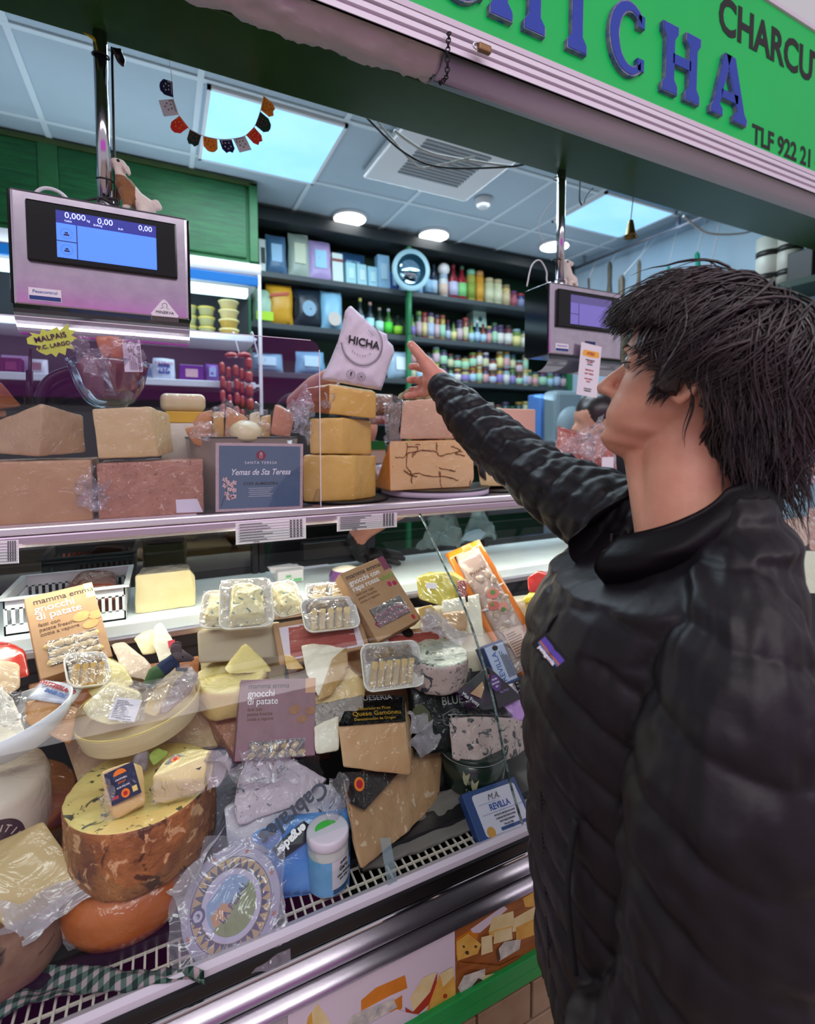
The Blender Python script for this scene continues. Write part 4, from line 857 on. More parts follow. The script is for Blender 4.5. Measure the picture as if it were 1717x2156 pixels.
# ------------------------------------------------------------------ cheeses on the upper shelf
ZS = 1.331
def P3(l, dflt=None, key='Y'):
    o = []
    for q in l:
        if len(q) == 2: q = (q[0], q[1], dflt)
        if q[2] == 'S': o.append(at(q[0], q[1], Z=ZS))
        elif isinstance(q[2], tuple): o.append(at(q[0], q[1], Z=q[2][0]))
        else: o.append(at(q[0], q[1], **{key: q[2]}))
    return o
CH = {
 'tan': mat('cheese_tan', 'c49a6c', 'b88a60', 14, rough=.5, coat=.8, wrinkle=22, spots=[('a87848', 90, .66, .05)]),
 'pinkbrown': mat('cheese_pink_brown', 'bd8468', 'a66f58', 30, rough=.6, coat=.7, wrinkle=22, bump=.6, bscale=160, spots=[('8a5240', 120, .62, .05), ('d8b49a', 90, .62, .04)]),
 'aged': mat('cheese_aged', 'c9ab80', 'b08a64', 10, rough=.55, coat=.9, wrinkle=28, bump=.3, bscale=120),
 'yellow': mat('cheese_yellow', 'd9b262', 'c79a4c', 9, rough=.42, coat=.6, wrinkle=14, spots=[('b88438', 60, .68, .04)]),
 'yellow2': mat('cheese_pale_yellow', 'dcc08a', 'cfae72', 9, rough=.45, coat=.8, wrinkle=22),
 'rind': mat('cheese_brown_rind', 'a3622c', '7c4420', 12, rough=.45, coat=.7, wrinkle=18, stretch=(1, 1, 5)),
 'cream': mat('cheese_cream', 'e8dcae', 'dccb94', 14, rough=.5, coat=.7, wrinkle=22),
 'white': mat('cheese_white', 'ece6d4', 'e0d6bc', 14, rough=.5, coat=.8, wrinkle=24),
 'orange': mat('cheese_orange', 'd8893c', 'c87832', 8, rough=.4, coat=.5, wrinkle=12),
 'blue': mat('cheese_blue_veined', 'ddd6c0', 'cfc4ac', 20, rough=.5, coat=.8, wrinkle=20, spots=[('3c4a58', 42, .56, .05, 1.5), ('55606a', 110, .60, .04, .5)]),
 'bluepink': mat('cheese_blue_rosy', 'c9b3ac', 'b8a09c', 20, rough=.5, coat=.8, wrinkle=20, spots=[('30343e', 38, .575, .05, 1.6), ('50505a', 120, .62, .04, .4)]),
 'stilton': mat('cheese_stilton_face', 'ecd98a', 'dfc570', 8, rough=.5, coat=.4, wrinkle=20, spots=[('3f4634', 26, .60, .05, 2.2), ('5a5c40', 70, .63, .04, .5)]),
 'crust': mat('cheese_stone_crust', 'b4743f', '703c26', 20, rough=.75, bump=.9, bscale=60, coat=.35, wrinkle=16, spots=[('4e2a1e', 30, .56, .06), ('d0a074', 48, .58, .05)], bdist=.006),
 'paprika': mat('cheese_orange_rind', 'c26a2c', 'a8501e', 7, rough=.35, coat=.7, wrinkle=10),
 'washed': mat('cheese_washed', 'd8b48a', 'b87c4c', 5, rough=.5, coat=.8, wrinkle=22, spots=[('6a3828', 18, .73, .02)]),
}
def cheese(name, pts, m, label, cat='cheese', bev=.004, cuts=2, amp=.0012, fr=40, group=None):
    return solo(name, hull(pts, bev, 2, cuts, amp, fr), CH[m] if isinstance(m, str) else m, label, cat, group, smooth=True)
def fb(x0, x1, yt, Y, depth, xb0=None, xb1=None, z0=ZS, shrink=0):
    a = at(x0, yt[0], Y=Y); b = at(x1, yt[1], Y=Y)
    c = Vector((a.x if xb0 is None else at(xb0, 1080, Y=Y).x, Y, z0)); d = Vector((b.x if xb1 is None else at(xb1, 1080, Y=Y).x, Y, z0))
    return [a, b, c, d] + [p + Vector((0, depth, 0)) for p in (a, b, c, d)]
def wrap(pts, label=None, parent=None, mt=None, cr=.004, nu=10, nv=8, fr=40):
    """crumpled film stretched over four corner points"""
    a, b, c, d = [Vector(p) for p in pts]; off = Vector((R.random() * 40, 0, 0))
    def f(u, v):
        p = a.lerp(b, u).lerp(d.lerp(c, u), v); return p + Vector((noise.noise(p * fr + off), noise.noise(p * fr + off + Vector((9, 0, 0))), noise.noise(p * fr * 1.4 + off))) * cr * 2
    return mesh('plastic_wrap', sheet(f, nu, nv), mt or film, parent, smooth=True)
paperm = mat('scalloped_paper', 'd8c8cc', rough=.8)
# scalloped paper liner
bm = bmesh.new(); pts = []; a = at(-60, 1110, Z=ZS).x; b = at(415, 1085, Z=ZS).x; n = 60
front = [(a + (b - a) * k / n, 1.128 + .004 * abs(math.sin(k * math.pi / 2)) , ZS - .0005) for k in range(n + 1)]
prism(bm, front + [(b, 1.3, ZS - .0005), (a, 1.3, ZS - .0005)], (0, 0, .001)); solo('paper_liner', bm, paperm, 'scalloped white paper liner under the two lower cheese blocks', 'paper')
Yb = 1.155
w1 = cheese('cheese_block', fb(-110, 192, (975, 968), Yb, .13), 'tan', 'smooth light brown wrapped cheese block, bottom left on the upper shelf', cuts=3)
cheese('cheese_block', fb(203, 428, (976, 967), Yb, .13, 207, 430), 'pinkbrown', 'grainy pinkish brown wrapped cheese block beside the framed sign', cuts=3, amp=.0018)
zt = at(200, 972, Y=1.16).z
cheese('cheese_wedge', [at(-8, 886, Y=1.20), at(88, 850, Y=1.165), at(176, 876, Y=1.23), at(95, 853, Y=1.27)] + [at(-8, 955, Y=1.20) , at(82, 962, Y=1.165), at(182, 952, Y=1.23), at(95, 945, Y=1.27)], 'aged', 'pointed mottled wrapped cheese wedge, upper left on the shelf', bev=.004, cuts=3, amp=.0015)
cheese('cheese_block', [at(193, 861, Y=1.165), at(316, 855, Y=1.165), at(358, 872, Y=1.25), at(230, 872, Y=1.27), at(207, 966, Y=1.165), at(333, 962, Y=1.165), at(366, 952, Y=1.25), at(235, 955, Y=1.27)], 'yellow2', 'creamy yellow wrapped cheese block under the glass bowl', cuts=3)
cheese('cheese_wedge', [at(-70, 790, Y=1.17), at(2, 805, Y=1.17), at(48, 856, Y=1.2), at(-70, 868, Y=1.17), at(-40, 790, Y=1.25), at(-40, 868, Y=1.28)], 'rind', 'brown edged cheese wedge cut off by the left picture edge', cuts=2)
cheese('cheese_wedge', [at(-90, 868, Y=1.21), at(15, 862, Y=1.21), at(15, 878, Y=1.21), at(-90, 885, Y=1.21), at(-40, 868, Y=1.27), at(-40, 884, Y=1.27)], 'tan', 'thin tan slab at the left edge under the brown wedge', cuts=1)
# film knots and flaps
fm = thing('cling_film', 'crumpled clear film between the two lower blocks', 'plastic film', at(190, 1040, Y=1.15))
for q in ([(150, 1010), (205, 985), (212, 1075), (165, 1062)], [(175, 1020), (225, 1010), (232, 1065), (180, 1075)]): wrap([at(x, y, Y=1.149 - .003 * i) for i, (x, y) in enumerate(q)], None, fm, None, .008, fr=60)
bm = bmesh.new(); prism(bm, [at(x, y, Y=1.1535) for x, y in [(370, 1052), (415, 1050), (428, 1078), (372, 1080)]], (0, .0006, 0)); solo('paper_sticker', bm, paper, 'small blank white sticker on the grainy pinkish block', 'sticker')
# glass bowl with wrapped pieces and the star shaped sign
gb = at(233, 853, Y=1.25); gz = gb.z - .006; gr = at(320, 770, Y=1.25).x - at(233, 770, Y=1.25).x; gz1 = at(233, 762, Y=1.25).z
bw = thing('glass_bowl', 'round clear glass bowl standing on the upper cheeses', 'bowl', (gb.x, 1.25, gz)); bm = bmesh.new()
pr_ = [(gr * .34, gz), (gr * .42, gz), (gr * .62, gz + .015), (gr * .82, gz + .045), (gr * .95, gz + .085), (gr, gz1), (gr * .97, gz1 + .001), (gr * .92, gz + .086), (gr * .78, gz + .048), (gr * .6, gz + .02), (gr * .3, gz + .006), (0, gz + .005)]
lathe(bm, pr_, 48, Matrix.Translation((gb.x, 1.25, 0)), closed=False); mesh('bowl_glass', bm, clear('bowl_glass', 'dfe6ea', frac=.05, strength=1.4, rough=.02), bw)
gx = gb.x
RB = mat('cheese_rusty', 'b8683c', 'c88a5c', 22, rough=.5, coat=.7, wrinkle=22, bump=.5, bscale=90)
cheese('cheese_wedge', [Vector((gx + .01, 1.22, gz + .03)), Vector((gx + .05, 1.21, gz + .04)), Vector((gx - .022, 1.2, gz1 + .045)), Vector((gx + .022, 1.2, gz1 + .048)), Vector((gx + .058, 1.24, gz1 + .02)), Vector((gx + .04, 1.28, gz1 + .03)), Vector((gx + .03, 1.28, gz + .04))], RB, 'rusty brown cheese wedge with a price sticker standing in the glass bowl', cuts=3, amp=.002)
cheese('cheese_wedge', [Vector((gx - .06, 1.23, gz1 - .01)), Vector((gx - .01, 1.215, gz + .02)), Vector((gx - .035, 1.22, gz1 + .012)), Vector((gx - .012, 1.215, gz1 - .002)), Vector((gx - .05, 1.28, gz1 - .01)), Vector((gx - .01, 1.28, gz + .025)), Vector((gx - .045, 1.23, gz + .04))], mat('cheese_rosy', 'c88478', 'b87068', 18, rough=.5, coat=.8, wrinkle=22), 'rosy wrapped cheese piece in the left half of the glass bowl', cuts=2)
cheese('cheese_wedge', [Vector((gx + .03, 1.25, gz + .04)), Vector((gx + .075, 1.25, gz1 - .01)), Vector((gx + .05, 1.24, gz1 + .008)), Vector((gx + .035, 1.30, gz1)), Vector((gx + .07, 1.30, gz1 - .01)), Vector((gx + .035, 1.3, gz + .04))], RB, 'brown cheese piece against the right rim of the glass bowl', cuts=2)
fm = thing('cling_film', 'clear film bag spilling over the glass bowl rim', 'plastic film', (gx, 1.2, gz1)); 
for q in ([(150, 722), (190, 700), (200, 790), (150, 770)], [(235, 722), (262, 705), (305, 722), (300, 775)], [(185, 735), (230, 728), (240, 800), (190, 790)]): wrap([at(x, y, Y=1.178 - .004 * i) for i, (x, y) in enumerate(q)], None, fm, None, .010, fr=45)
bm = bmesh.new(); Mp, w, h = frame(at(263, 783, Y=1.184), at(301, 783, Y=1.184), at(257, 723, Y=1.184)); poly(bm, Mp, rect(0, 0, w, h)); t = thing('price_sticker', 'white printed price sticker on the rusty wedge in the bowl', 'sticker', M=Mp); mesh('sticker_paper', bm, paper, t)
bm = bmesh.new()
for k in range(9): poly(bm, Mp, rect(w * (.3 + .05 * k), h * .06, w * (.3 + .05 * k + R.uniform(.008, .03)), h * R.uniform(.3, .6)), .0006)
for k in range(26): poly(bm, Mp, rect(w * .78, h * (.04 + .034 * k), w * .96, h * (.04 + .034 * k + R.uniform(.008, .024))), .0006)
for k in range(5): poly(bm, Mp, rect(w * (.3 + .07 * k), h * .68, w * (.33 + .07 * k), h * R.uniform(.78, .92)), .0006)
mesh('printed_bars', bm, lineink, t)
star = []; cx_, cy_ = 112, 718
for k, (x, y) in enumerate([(56, 712), (68, 706), (62, 700), (84, 704), (88, 692), (100, 698), (120, 688), (126, 696), (143, 681), (146, 694), (160, 696), (150, 706), (163, 712), (148, 722), (158, 735), (140, 733), (138, 748), (124, 742), (118, 752), (108, 744), (98, 748), (84, 742), (76, 736), (80, 728), (58, 724)]): star.append((x, y))
st = thing('star_sign', 'yellow green star burst card with handwritten black words', 'sign', at(112, 750, Y=1.19)); bm = bmesh.new(); prism(bm, [at(x, y, Y=1.19) for x, y in star], (0, .001, 0)); mesh('card', bm, mat('lime_card', 'd2e040', 'c6d838', 10, rough=.6, coat=.6, wrinkle=30), st)
Ms, w, h = frame(at(72, 735, Y=1.1885), at(150, 728, Y=1.1885), at(72, 700, Y=1.1885)); text('MALPAIS', h * .46, ink, st, Ms @ T3(w * .5, h * .62, .0004) @ RZ(.12), bold=.0002); text('P.C. LARGO', h * .34, ink, st, Ms @ T3(w * .55, h * .12, .0004) @ RZ(.1), bold=.0002)
bm = bmesh.new(); tube(bm, [at(64, 735, Y=1.2), at(62, 840, Y=1.21)], .003, 8); tube(bm, [at(62, 780, Y=1.21), at(62, 858, Y=1.21)], .006, 8); bx(bm, at(50, 850, Y=1.22), at(78, 838, Y=1.25)); mesh('clip_stand', bm, black, st)
# silhouette: dark rounded machine behind the bowl
bm = bmesh.new(); tube(bm, smooth_path([at(85, 865, Y=1.46) * 1, at(90, 820, Y=1.46), at(120, 790, Y=1.46), at(180, 778, Y=1.46), at(240, 800, Y=1.46), at(262, 870, Y=1.46), at(262, 990, Y=1.46)], 6), .012, 8); tube(bm, smooth_path([at(100, 865, Y=1.52), at(110, 835, Y=1.52), at(140, 815, Y=1.52), at(200, 810, Y=1.52), at(240, 870, Y=1.52)], 6), .035, 10)
solo('wire_cutter', bm, mat('dark_machine', '17151a', rough=.35), 'dark curved machine arm behind the glass bowl', 'machine', smooth=True)
# white round cheese and yellow packet behind
bm = bmesh.new(); a = at(337, 846, Y=1.33); b = at(434, 846, Y=1.33); w = (b.x - a.x); z = at(385, 865, Y=1.33).z; z1 = at(385, 828, Y=1.33).z
solo('soft_cheese', box((a.x, 1.33, z), (b.x, 1.40, z1), .014, 5), CH['cream'], 'pale rounded cheese bar lying behind the shelf cheeses', 'cheese', smooth=True)
z0_ = at(385, 890, Y=1.33).z; solo('cheese_box', box((a.x + .01, 1.33, z0_), (b.x - .005, 1.42, z - .001), .003), mat('yellow_pack', 'e8b818', rough=.4), 'bright yellow packet under the pale rounded cheese bar', 'box')
solo('cheese_block', box((a.x, 1.32, ZS), (b.x + .03, 1.42, z0_ - .001), .004), CH['white'], 'wrapped white block under the yellow packet', 'cheese', smooth=True)
# glass tray with wrapped wedges
tz = at(500, 921, Y=1.2).z; xa = at(392, 921, Y=1.2).x; xb = at(640, 921, Y=1.2).x
t = thing('serving_tray', 'clear dark rimmed tray holding wrapped cheese wedges', 'tray', ((xa + xb) / 2, 1.25, ZS)); bm = bmesh.new(); lathe(bm, [(.8, ZS), (.86, ZS + .01), (1, tz), (.97, tz), (.82, ZS + .012), (0, ZS + .008)], 40, Matrix.Translation(((xa + xb) / 2, 1.27, 0)), closed=False, sx=(xb - xa) / 2, sy=.10); mesh('tray_glass', bm, clear('tray_glass', 'c8c4c6', frac=.05, haze=('b09a8c', .45)), t)
bm = bmesh.new(); tube(bm, [Vector(((xa + xb) / 2 + (xb - xa) / 2 * math.cos(k * math.pi / 24), 1.27 + .10 * math.sin(k * math.pi / 24), tz)) for k in range(49)], .0016, 6); mesh('rim', bm, mat('rim_dark', '26282c', rough=.2), t)
wed = mat('cheese_wedge_warm', 'd49a5c', 'c07c44', 8, rough=.45, coat=.9, wrinkle=24)
for i, (pl, m, lb) in enumerate((
    ([(386, 902, 1.20), (444, 890, 1.20), (452, 906, 1.22), (446, 950, 1.21), (405, 935, 1.21), (430, 890, 1.25), (430, 940, 1.25)], wed, 'orange brown wedge at the left end of the tray'),
    ([(405, 888, 1.25), (420, 868, 1.25), (450, 862, 1.25), (448, 915, 1.25), (410, 915, 1.25), (430, 868, 1.29), (430, 915, 1.29)], wed, 'rounded brown wedge behind the left tray wedge'),
    ([(447, 868, 1.235), (473, 866, 1.235), (473, 925, 1.235), (450, 925, 1.235), (460, 868, 1.275), (460, 925, 1.275)], 'yellow', 'narrow yellow wedge in the tray'),
    ([(476, 856, 1.23), (524, 880, 1.23), (520, 925, 1.23), (472, 925, 1.23), (482, 857, 1.27), (505, 925, 1.27)], wed, 'tall triangular warm wedge in the middle of the tray'),
    ([(548, 878, 1.235), (572, 872, 1.235), (570, 925, 1.235), (550, 925, 1.235), (560, 876, 1.275), (560, 925, 1.275)], 'yellow', 'slim yellow wedge right of the tray centre'),
    ([(578, 851, 1.225), (622, 872, 1.225), (612, 922, 1.225), (568, 915, 1.225), (590, 852, 1.265), (600, 922, 1.265)], mat('cheese_salmon', 'd08a64', 'c07a58', 18, rough=.5, coat=.9, wrinkle=24), 'salmon coloured wedge at the right end of the tray'),
    ([(525, 872, 1.26), (548, 866, 1.26), (552, 920, 1.26), (525, 920, 1.26), (535, 868, 1.30), (535, 920, 1.30)], 'cream', 'pale wedge between the tall and slim wedges'))):
    cheese('cheese_wedge', P3(pl), m, lb, cuts=2)
bm = bmesh.new(); c = at(518, 915, Y=1.2); lathe(bm, [(0, .03), (.02, .028), (.033, .018), (.037, .004), (.035, -.004), (0, -.006)], 24, Matrix.Translation(c) @ RX(math.radians(20))); solo('soft_cheese', bm, CH['cream'], 'small round crinkled cheese under film in the tray', 'cheese', smooth=True)
fm = thing('cling_film', 'crumpled clear film over the wedges in the tray', 'plastic film', at(500, 900, Y=1.19))
for q in ([(440, 870), (470, 835), (510, 870), (450, 885)], [(600, 865), (612, 838), (640, 875), (622, 900)], [(475, 900), (530, 885), (560, 915), (480, 922)], [(395, 895), (450, 885), (455, 925), (400, 925)], [(520, 880), (545, 845), (570, 880), (560, 915)], [(625, 860), (645, 815), (655, 850), (640, 920)]): wrap([at(x, y, Y=1.20 - .003 * i) for i, (x, y) in enumerate(q)], None, fm, None, .007, fr=55)
# framed sign
Mf, w, h = frame(at(454, 1078, Y=1.125), at(637, 1070, Y=1.125), at(447, 932, Y=1.125))
fs = thing('framed_sign', 'blue grey sign with pink border and white script standing on the shelf', 'sign', M=Mf)
bm = bmesh.new(); poly(bm, Mf, rect(0, 0, w, h), 0, th=.002); mesh('border', bm, mat('pink_border', 'cdb4b4', 'b89c9c', 300, rough=.5), fs)
bm = bmesh.new(); poly(bm, Mf, rect(w * .035, h * .04, w * .965, h * .96), .002); mesh('panel', bm, mat('slate_panel', '5d7189', '56687f', 6, rough=.18), fs)
text('SANTA TERESA', h * .055, wink, fs, Mf @ T3(w * .5, h * .71, .0026), spacing=1.3); text('Yemas de Sta Teresa', h * .125, wink, fs, Mf @ T3(w * .5, h * .57, .0026), shear=.35, sx=.82, bold=.0002); text('CON ALMENDRA', h * .06, ink, fs, Mf @ T3(w * .5, h * .40, .0026), spacing=1.1, bold=.0001)
bm = bmesh.new(); poly(bm, Mf, ell(w * .5, h * .82, h * .07, h * .07), .0025); mesh('emblem', bm, mat('wine_emblem', '8a1c38', rough=.4), fs); bm = bmesh.new()
for k in (-1, 0, 1): tube(bm, [Mf @ Vector((w * .5 + k * h * .02, h * .77, .0031)), Mf @ Vector((w * .5 + k * h * .02, h * .83, .0031)), Mf @ Vector((w * .5 + k * h * .008, h * .865, .0031))], .0005, 4)
for k in range(5): poly(bm, Mf, rect(w * (.36 + .01 * (k % 2)), h * (.33 - .03 * k), w * (.64 - .02 * (k % 3)), h * (.334 - .03 * k)), .0025)
mesh('fine_print', bm, wink, fs)
bm = bmesh.new()
for x, y in ((.10, .47), (.13, .42), (.10, .38), (.17, .38), (.20, .42), (.15, .33), (.2, .31), (.12, .26), (.17, .21), (.14, .2), (.2, .22)):
    for k in range(5): a = k * 1.257 + x * 9; poly(bm, Mf, ell(w * x + .0032 * math.cos(a), h * y + .0032 * math.sin(a), .0026, .0018, 8, rot=a), .0026)
mesh('almond_blossom', bm, mat('blossom_pink', 'e6c0bc', rough=.6), fs)
bm = bmesh.new(); tube(bm, [Mf @ Vector((w * x, h * y, .0027)) for x, y in ((.06, .08), (.09, .2), (.12, .3), (.11, .42), (.09, .52))], .0007, 4); mesh('blossom_twig', bm, mat('twig', '4a3f3c', rough=.7), fs)
# stack of three yellow cheeses with the white paper bag
bp = thing('round_board', 'thin black round board under the three stacked cheeses', 'board', (at(715, 1045, Z=ZS).x, 1.26, ZS)); bm = bmesh.new(); c = at(715, 1046, Z=ZS); lathe(bm, [(.115, ZS), (.118, ZS + .002), (.118, ZS + .004), (.112, ZS + .006)], 48, Matrix.Translation((c.x, 1.262, 0))); mesh('disc', bm, black, bp)
def corner(xl, xc, xr, tl, tc, tr, bl, bc, br, Y=1.17, Yl=1.21, Yr=1.215, zb=None, bk=.07):
    a = [at(xl, tl, Y=Yl), at(xc, tc, Y=Y), at(xr, tr, Y=Yr)]; b = [at(xl, bl, Y=Yl), at(xc, bc, Y=Y), at(xr, br, Y=Yr)]
    m = (a[0] + a[2]) / 2 + Vector((0, bk, 0)); mb = (b[0] + b[2]) / 2 + Vector((0, bk, 0)); m.z = max(a[0].z, a[2].z); mb.z = min(p.z for p in b)
    if zb:
        for p in b + [mb]: p.z = zb
    return a + b + [m, mb]
cheese('cheese_block', corner(638, 746, 792, 958, 958, 960, 1040, 1047, 1040, Yl=1.19, zb=ZS + .006), 'yellow', 'yellow cheese block in film, bottom of the three stacked cheeses', cuts=3)
cheese('cheese_block', corner(652, 721, 783, 881, 879, 886, 955, 956, 957, Yl=1.20), 'yellow', 'plain yellow cheese block, middle of the three stacked cheeses', cuts=3)
pt = P3([(694, 810, 1.175), (792, 826, 1.175), (792, 882, 1.175), (694, 872, 1.175), (642, 818, 1.22), (640, 866, 1.22), (700, 808, 1.27), (785, 822, 1.27), (785, 875, 1.27)])
c1 = thing('cheese_block', 'brown rinded yellow cheese half in film, top of the three stacked cheeses', 'cheese', at(715, 880, Y=1.2)); bm = hull(pt, .004, 2, 3, .001, 40)
xs = at(694, 840, Y=1.178)
for f in bm.faces: c = f.calc_center_median(); f.material_index = 1 if f.normal.dot(Vector((-1, -.75, 0)).normalized()) > .75 else 0
mesh('paste_and_rind', bm, None, c1, mats=[CH['yellow'], CH['rind']], smooth=True)
for q in ([(622, 850), (648, 800), (662, 870), (630, 905)], [(690, 815), (720, 805), (700, 865), (672, 860)], [(625, 850), (655, 885), (650, 930), (615, 905)]): wrap([at(x, y, Y=1.185 - .004 * i) for i, (x, y) in enumerate(q)], None, c1, None, .008, fr=50)
# paper bag
bag = thing('paper_bag', 'white twisted paper bag with round black shop emblem on the cheese stack', 'bag', at(745, 820, Y=1.2))
YB = 1.185
cor = [at(676, 799, Y=YB), at(803, 822, Y=YB), at(831, 742, Y=YB), at(738, 645, Y=YB)]
ol = [(676, 799), (803, 822), (822, 765), (831, 742), (828, 728), (817, 717), (815, 703), (800, 697), (782, 684), (765, 667), (740, 644), (735, 645), (727, 655), (720, 690), (712, 718), (695, 760)]
bm = bmesh.new(); o2 = [Vector(p) for p in ol]; n = len(ol)
def inside(x, y):
    c = False; j = n - 1
    for i in range(n):
        if (ol[i][1] > y) != (ol[j][1] > y) and x < (ol[j][0] - ol[i][0]) * (y - ol[i][1]) / (ol[j][1] - ol[i][1]) + ol[i][0]: c = not c
        j = i
    return c
def edged(x, y):
    m = 1e9
    for i in range(n):
        a, b = Vector(ol[i]), Vector(ol[(i + 1) % n]); t = max(0, min(1, (Vector((x, y)) - a).dot(b - a) / (b - a).length_squared)); m = min(m, (Vector((x, y)) - a.lerp(b, t)).length)
    return m
pts2 = []
for i in range(n):
    a, b = Vector(ol[i]), Vector(ol[(i + 1) % n]); k_ = max(1, int((b - a).length / 7))
    for k in range(k_): pts2.append(a.lerp(b, k / k_))
nb = len(pts2)
x = 672
while x < 836:
    y = 642
    while y < 826:
        if inside(x, y) and edged(x, y) > 3: pts2.append(Vector((x + R.uniform(-1, 1), y + R.uniform(-1, 1))))
        y += 5
    x += 5
vs, _, fs_, _, _, _ = delaunay_2d_cdt(pts2, [(i, (i + 1) % nb) for i in range(nb)], [], 1, 1e-4)
FL = [Vector(p) for p in ((782, 686), (757, 712), (716, 728), (705, 730))]   # fold line of the flap
for s in (1, -1):
    vv = []
    for v in vs:
        e = min(1, edged(v.x, v.y) / 26); d = .018 * math.sqrt(max(e, 0)) * s
        cr = .0035 * noise.noise(Vector((v.x * .045, v.y * .045, s))) + .002 * abs(noise.noise(Vector((v.x * .11, v.y * .09, 4 + s))))
        up_ = 0
        if s > 0 and v.y < 735:
            t_ = (v.x - 716) / 66; fy = 729 - 42 * max(0, min(1.2, t_)) ** .9
            if v.y < fy and inside(v.x, v.y): up_ = .005 * min(1, (fy - v.y) / 1.5) + .003 * math.sin((v.x + v.y) * .12)
        vv.append(bm.verts.new(at(v.x, v.y, Y=YB - d - cr * (1 if e > .02 else 0) - up_)))
    for f in fs_:
        try: bm.faces.new([vv[i] for i in (f if s > 0 else f[::-1])])
        except ValueError: pass
bmesh.ops.remove_doubles(bm, verts=bm.verts, dist=.0004); bmesh.ops.recalc_face_normals(bm, faces=bm.faces)
mesh('paper', bm, mat('bag_paper', 'dcd2e0', 'd2c6da', 5, rough=.75, bump=.15, bscale=200), bag, smooth=True)
Mb, w, h = frame(at(688, 803, Y=YB - .0225), at(803, 822, Y=YB - .0225), at(710, 700, Y=YB - .0225))
def bt(px, py, s, sz, rot=0, bold=.0003): p = at(px, py, Y=YB - .0225); X = Mb.copy(); X.translation = p; text(s, sz, ink, bag, X @ RZ(rot), bold=bold, spacing=1.0)
def ring(px, py, rx, a0, a1, th, y=.0225):
    X = Mb.copy(); X.translation = at(px, py, Y=YB - y); bm = bmesh.new(); a0, a1 = math.radians(a0), math.radians(a1); n_ = 40
    prism(bm, [X @ Vector((rx * math.cos(a0 + (a1 - a0) * k / n_), rx * math.sin(a0 + (a1 - a0) * k / n_), 0)) for k in range(n_ + 1)] + [X @ Vector(((rx - th) * math.cos(a0 + (a1 - a0) * k / n_), (rx - th) * math.sin(a0 + (a1 - a0) * k / n_), 0)) for k in range(n_, -1, -1)], (0, -.0006, 0)); mesh('printed_ring', bm, ink, bag)
ring(763, 723, .0545, -172, 62, .0016); ring(763, 723, .0510, -170, 66, .0008)
bt(767, 722, 'HICHA', .0265, -.02, .0006)
for k, ch in enumerate('QUESERIA'):
    a = math.radians(-132 + k * 12.5); X = Mb.copy(); X.translation = at(763, 723, Y=YB - .0225); text(ch, .0055, ink, bag, X @ T3(.033 * math.cos(a), .030 * math.sin(a), 0) @ RZ(a + math.pi / 2))
for k, ch in enumerate('ARTESANA'):
    a = math.radians(100 - k * 8); X = Mb.copy(); X.translation = at(763, 723, Y=YB - .0225)
    if k > 3: text(ch, .0055, ink, bag, X @ T3(.036 * math.cos(a), .036 * math.sin(a), 0) @ RZ(a - math.pi / 2))
ring(739, 788, .0108, 0, 360, .0007, .0215); ring(761, 793, .0108, 0, 360, .0007, .0215); bt(739.5, 788, 'f', .015, 0, .0006)
X = Mb.copy(); X.translation = at(761, 793, Y=YB - .0225); bm = bmesh.new()
for a, b in ((-.0055, .0048), (-.0055, -.0055)): poly(bm, X, rect(-.0055, b, .0055, b + .0007))
for a in (-.0055, .0048): poly(bm, X, rect(a, -.0055, a + .0007, .0055))
poly(bm, X, ell(0, 0, .0027, .0027)[:20]); mesh('printed_icon', bm, lineink, bag)
# turntable group
tc = at(908, 1035, Z=ZS); tt = thing('turntable', 'white round turntable under the veined orange cheese', 'turntable', (tc.x, 1.27, ZS)); rr = at(1004, 1030, Y=1.27).x - at(908, 1030, Y=1.27).x
bm = bmesh.new(); lathe(bm, [(rr * .96, ZS), (rr, ZS + .003), (rr, ZS + .014), (rr * .98, ZS + .017)], 56, Matrix.Translation((tc.x, 1.28, 0))); mesh('disc', bm, mat('turntable_white', 'd4c4d6', rough=.4), tt)
bm = bmesh.new(); lathe(bm, [(rr * 1.0, ZS + .0171), (rr * 1.02, ZS + .0185), (rr * .9, ZS + .020)], 56, Matrix.Translation((tc.x, 1.28, 0))); mesh('black_mat', bm, black, tt)
VE = mat('cheese_orange_veined', 'dcae78', 'e0b888', 6, rough=.4, coat=.9, wrinkle=20, spots=[('c87830', 9, .60, .10, 1.2), ('7a3c18', 11, .668, .02, 3.5)])
vz = ZS + .0205; pts = [at(x, y, Y=Y) for x, y, Y in [(822, 929, 1.20), (985, 925, 1.20), (998, 960, 1.20), (820, 936, 1.20), (824, 932, 1.31), (985, 928, 1.31)]] + [Vector((at(x, 1020, Y=1.2).x, Y, vz)) for x, Y in [(822, 1.20), (990, 1.2), (822, 1.31), (990, 1.31)]] + [Vector((at(998, 1000, Y=1.2).x, 1.2, vz + .02))]
vc = thing('cheese_half', 'orange edged cheese half with dark branching veins on the turntable', 'cheese', (tc.x, 1.25, vz)); bm = hull(pts, .005, 3, 3, .0012, 40)
for f in bm.faces: f.material_index = 0 if f.normal.y < -.9 else 1
mesh('paste', bm, None, vc, mats=[VE, CH['orange']], smooth=True)
bm = bmesh.new(); Yv = 1.1985
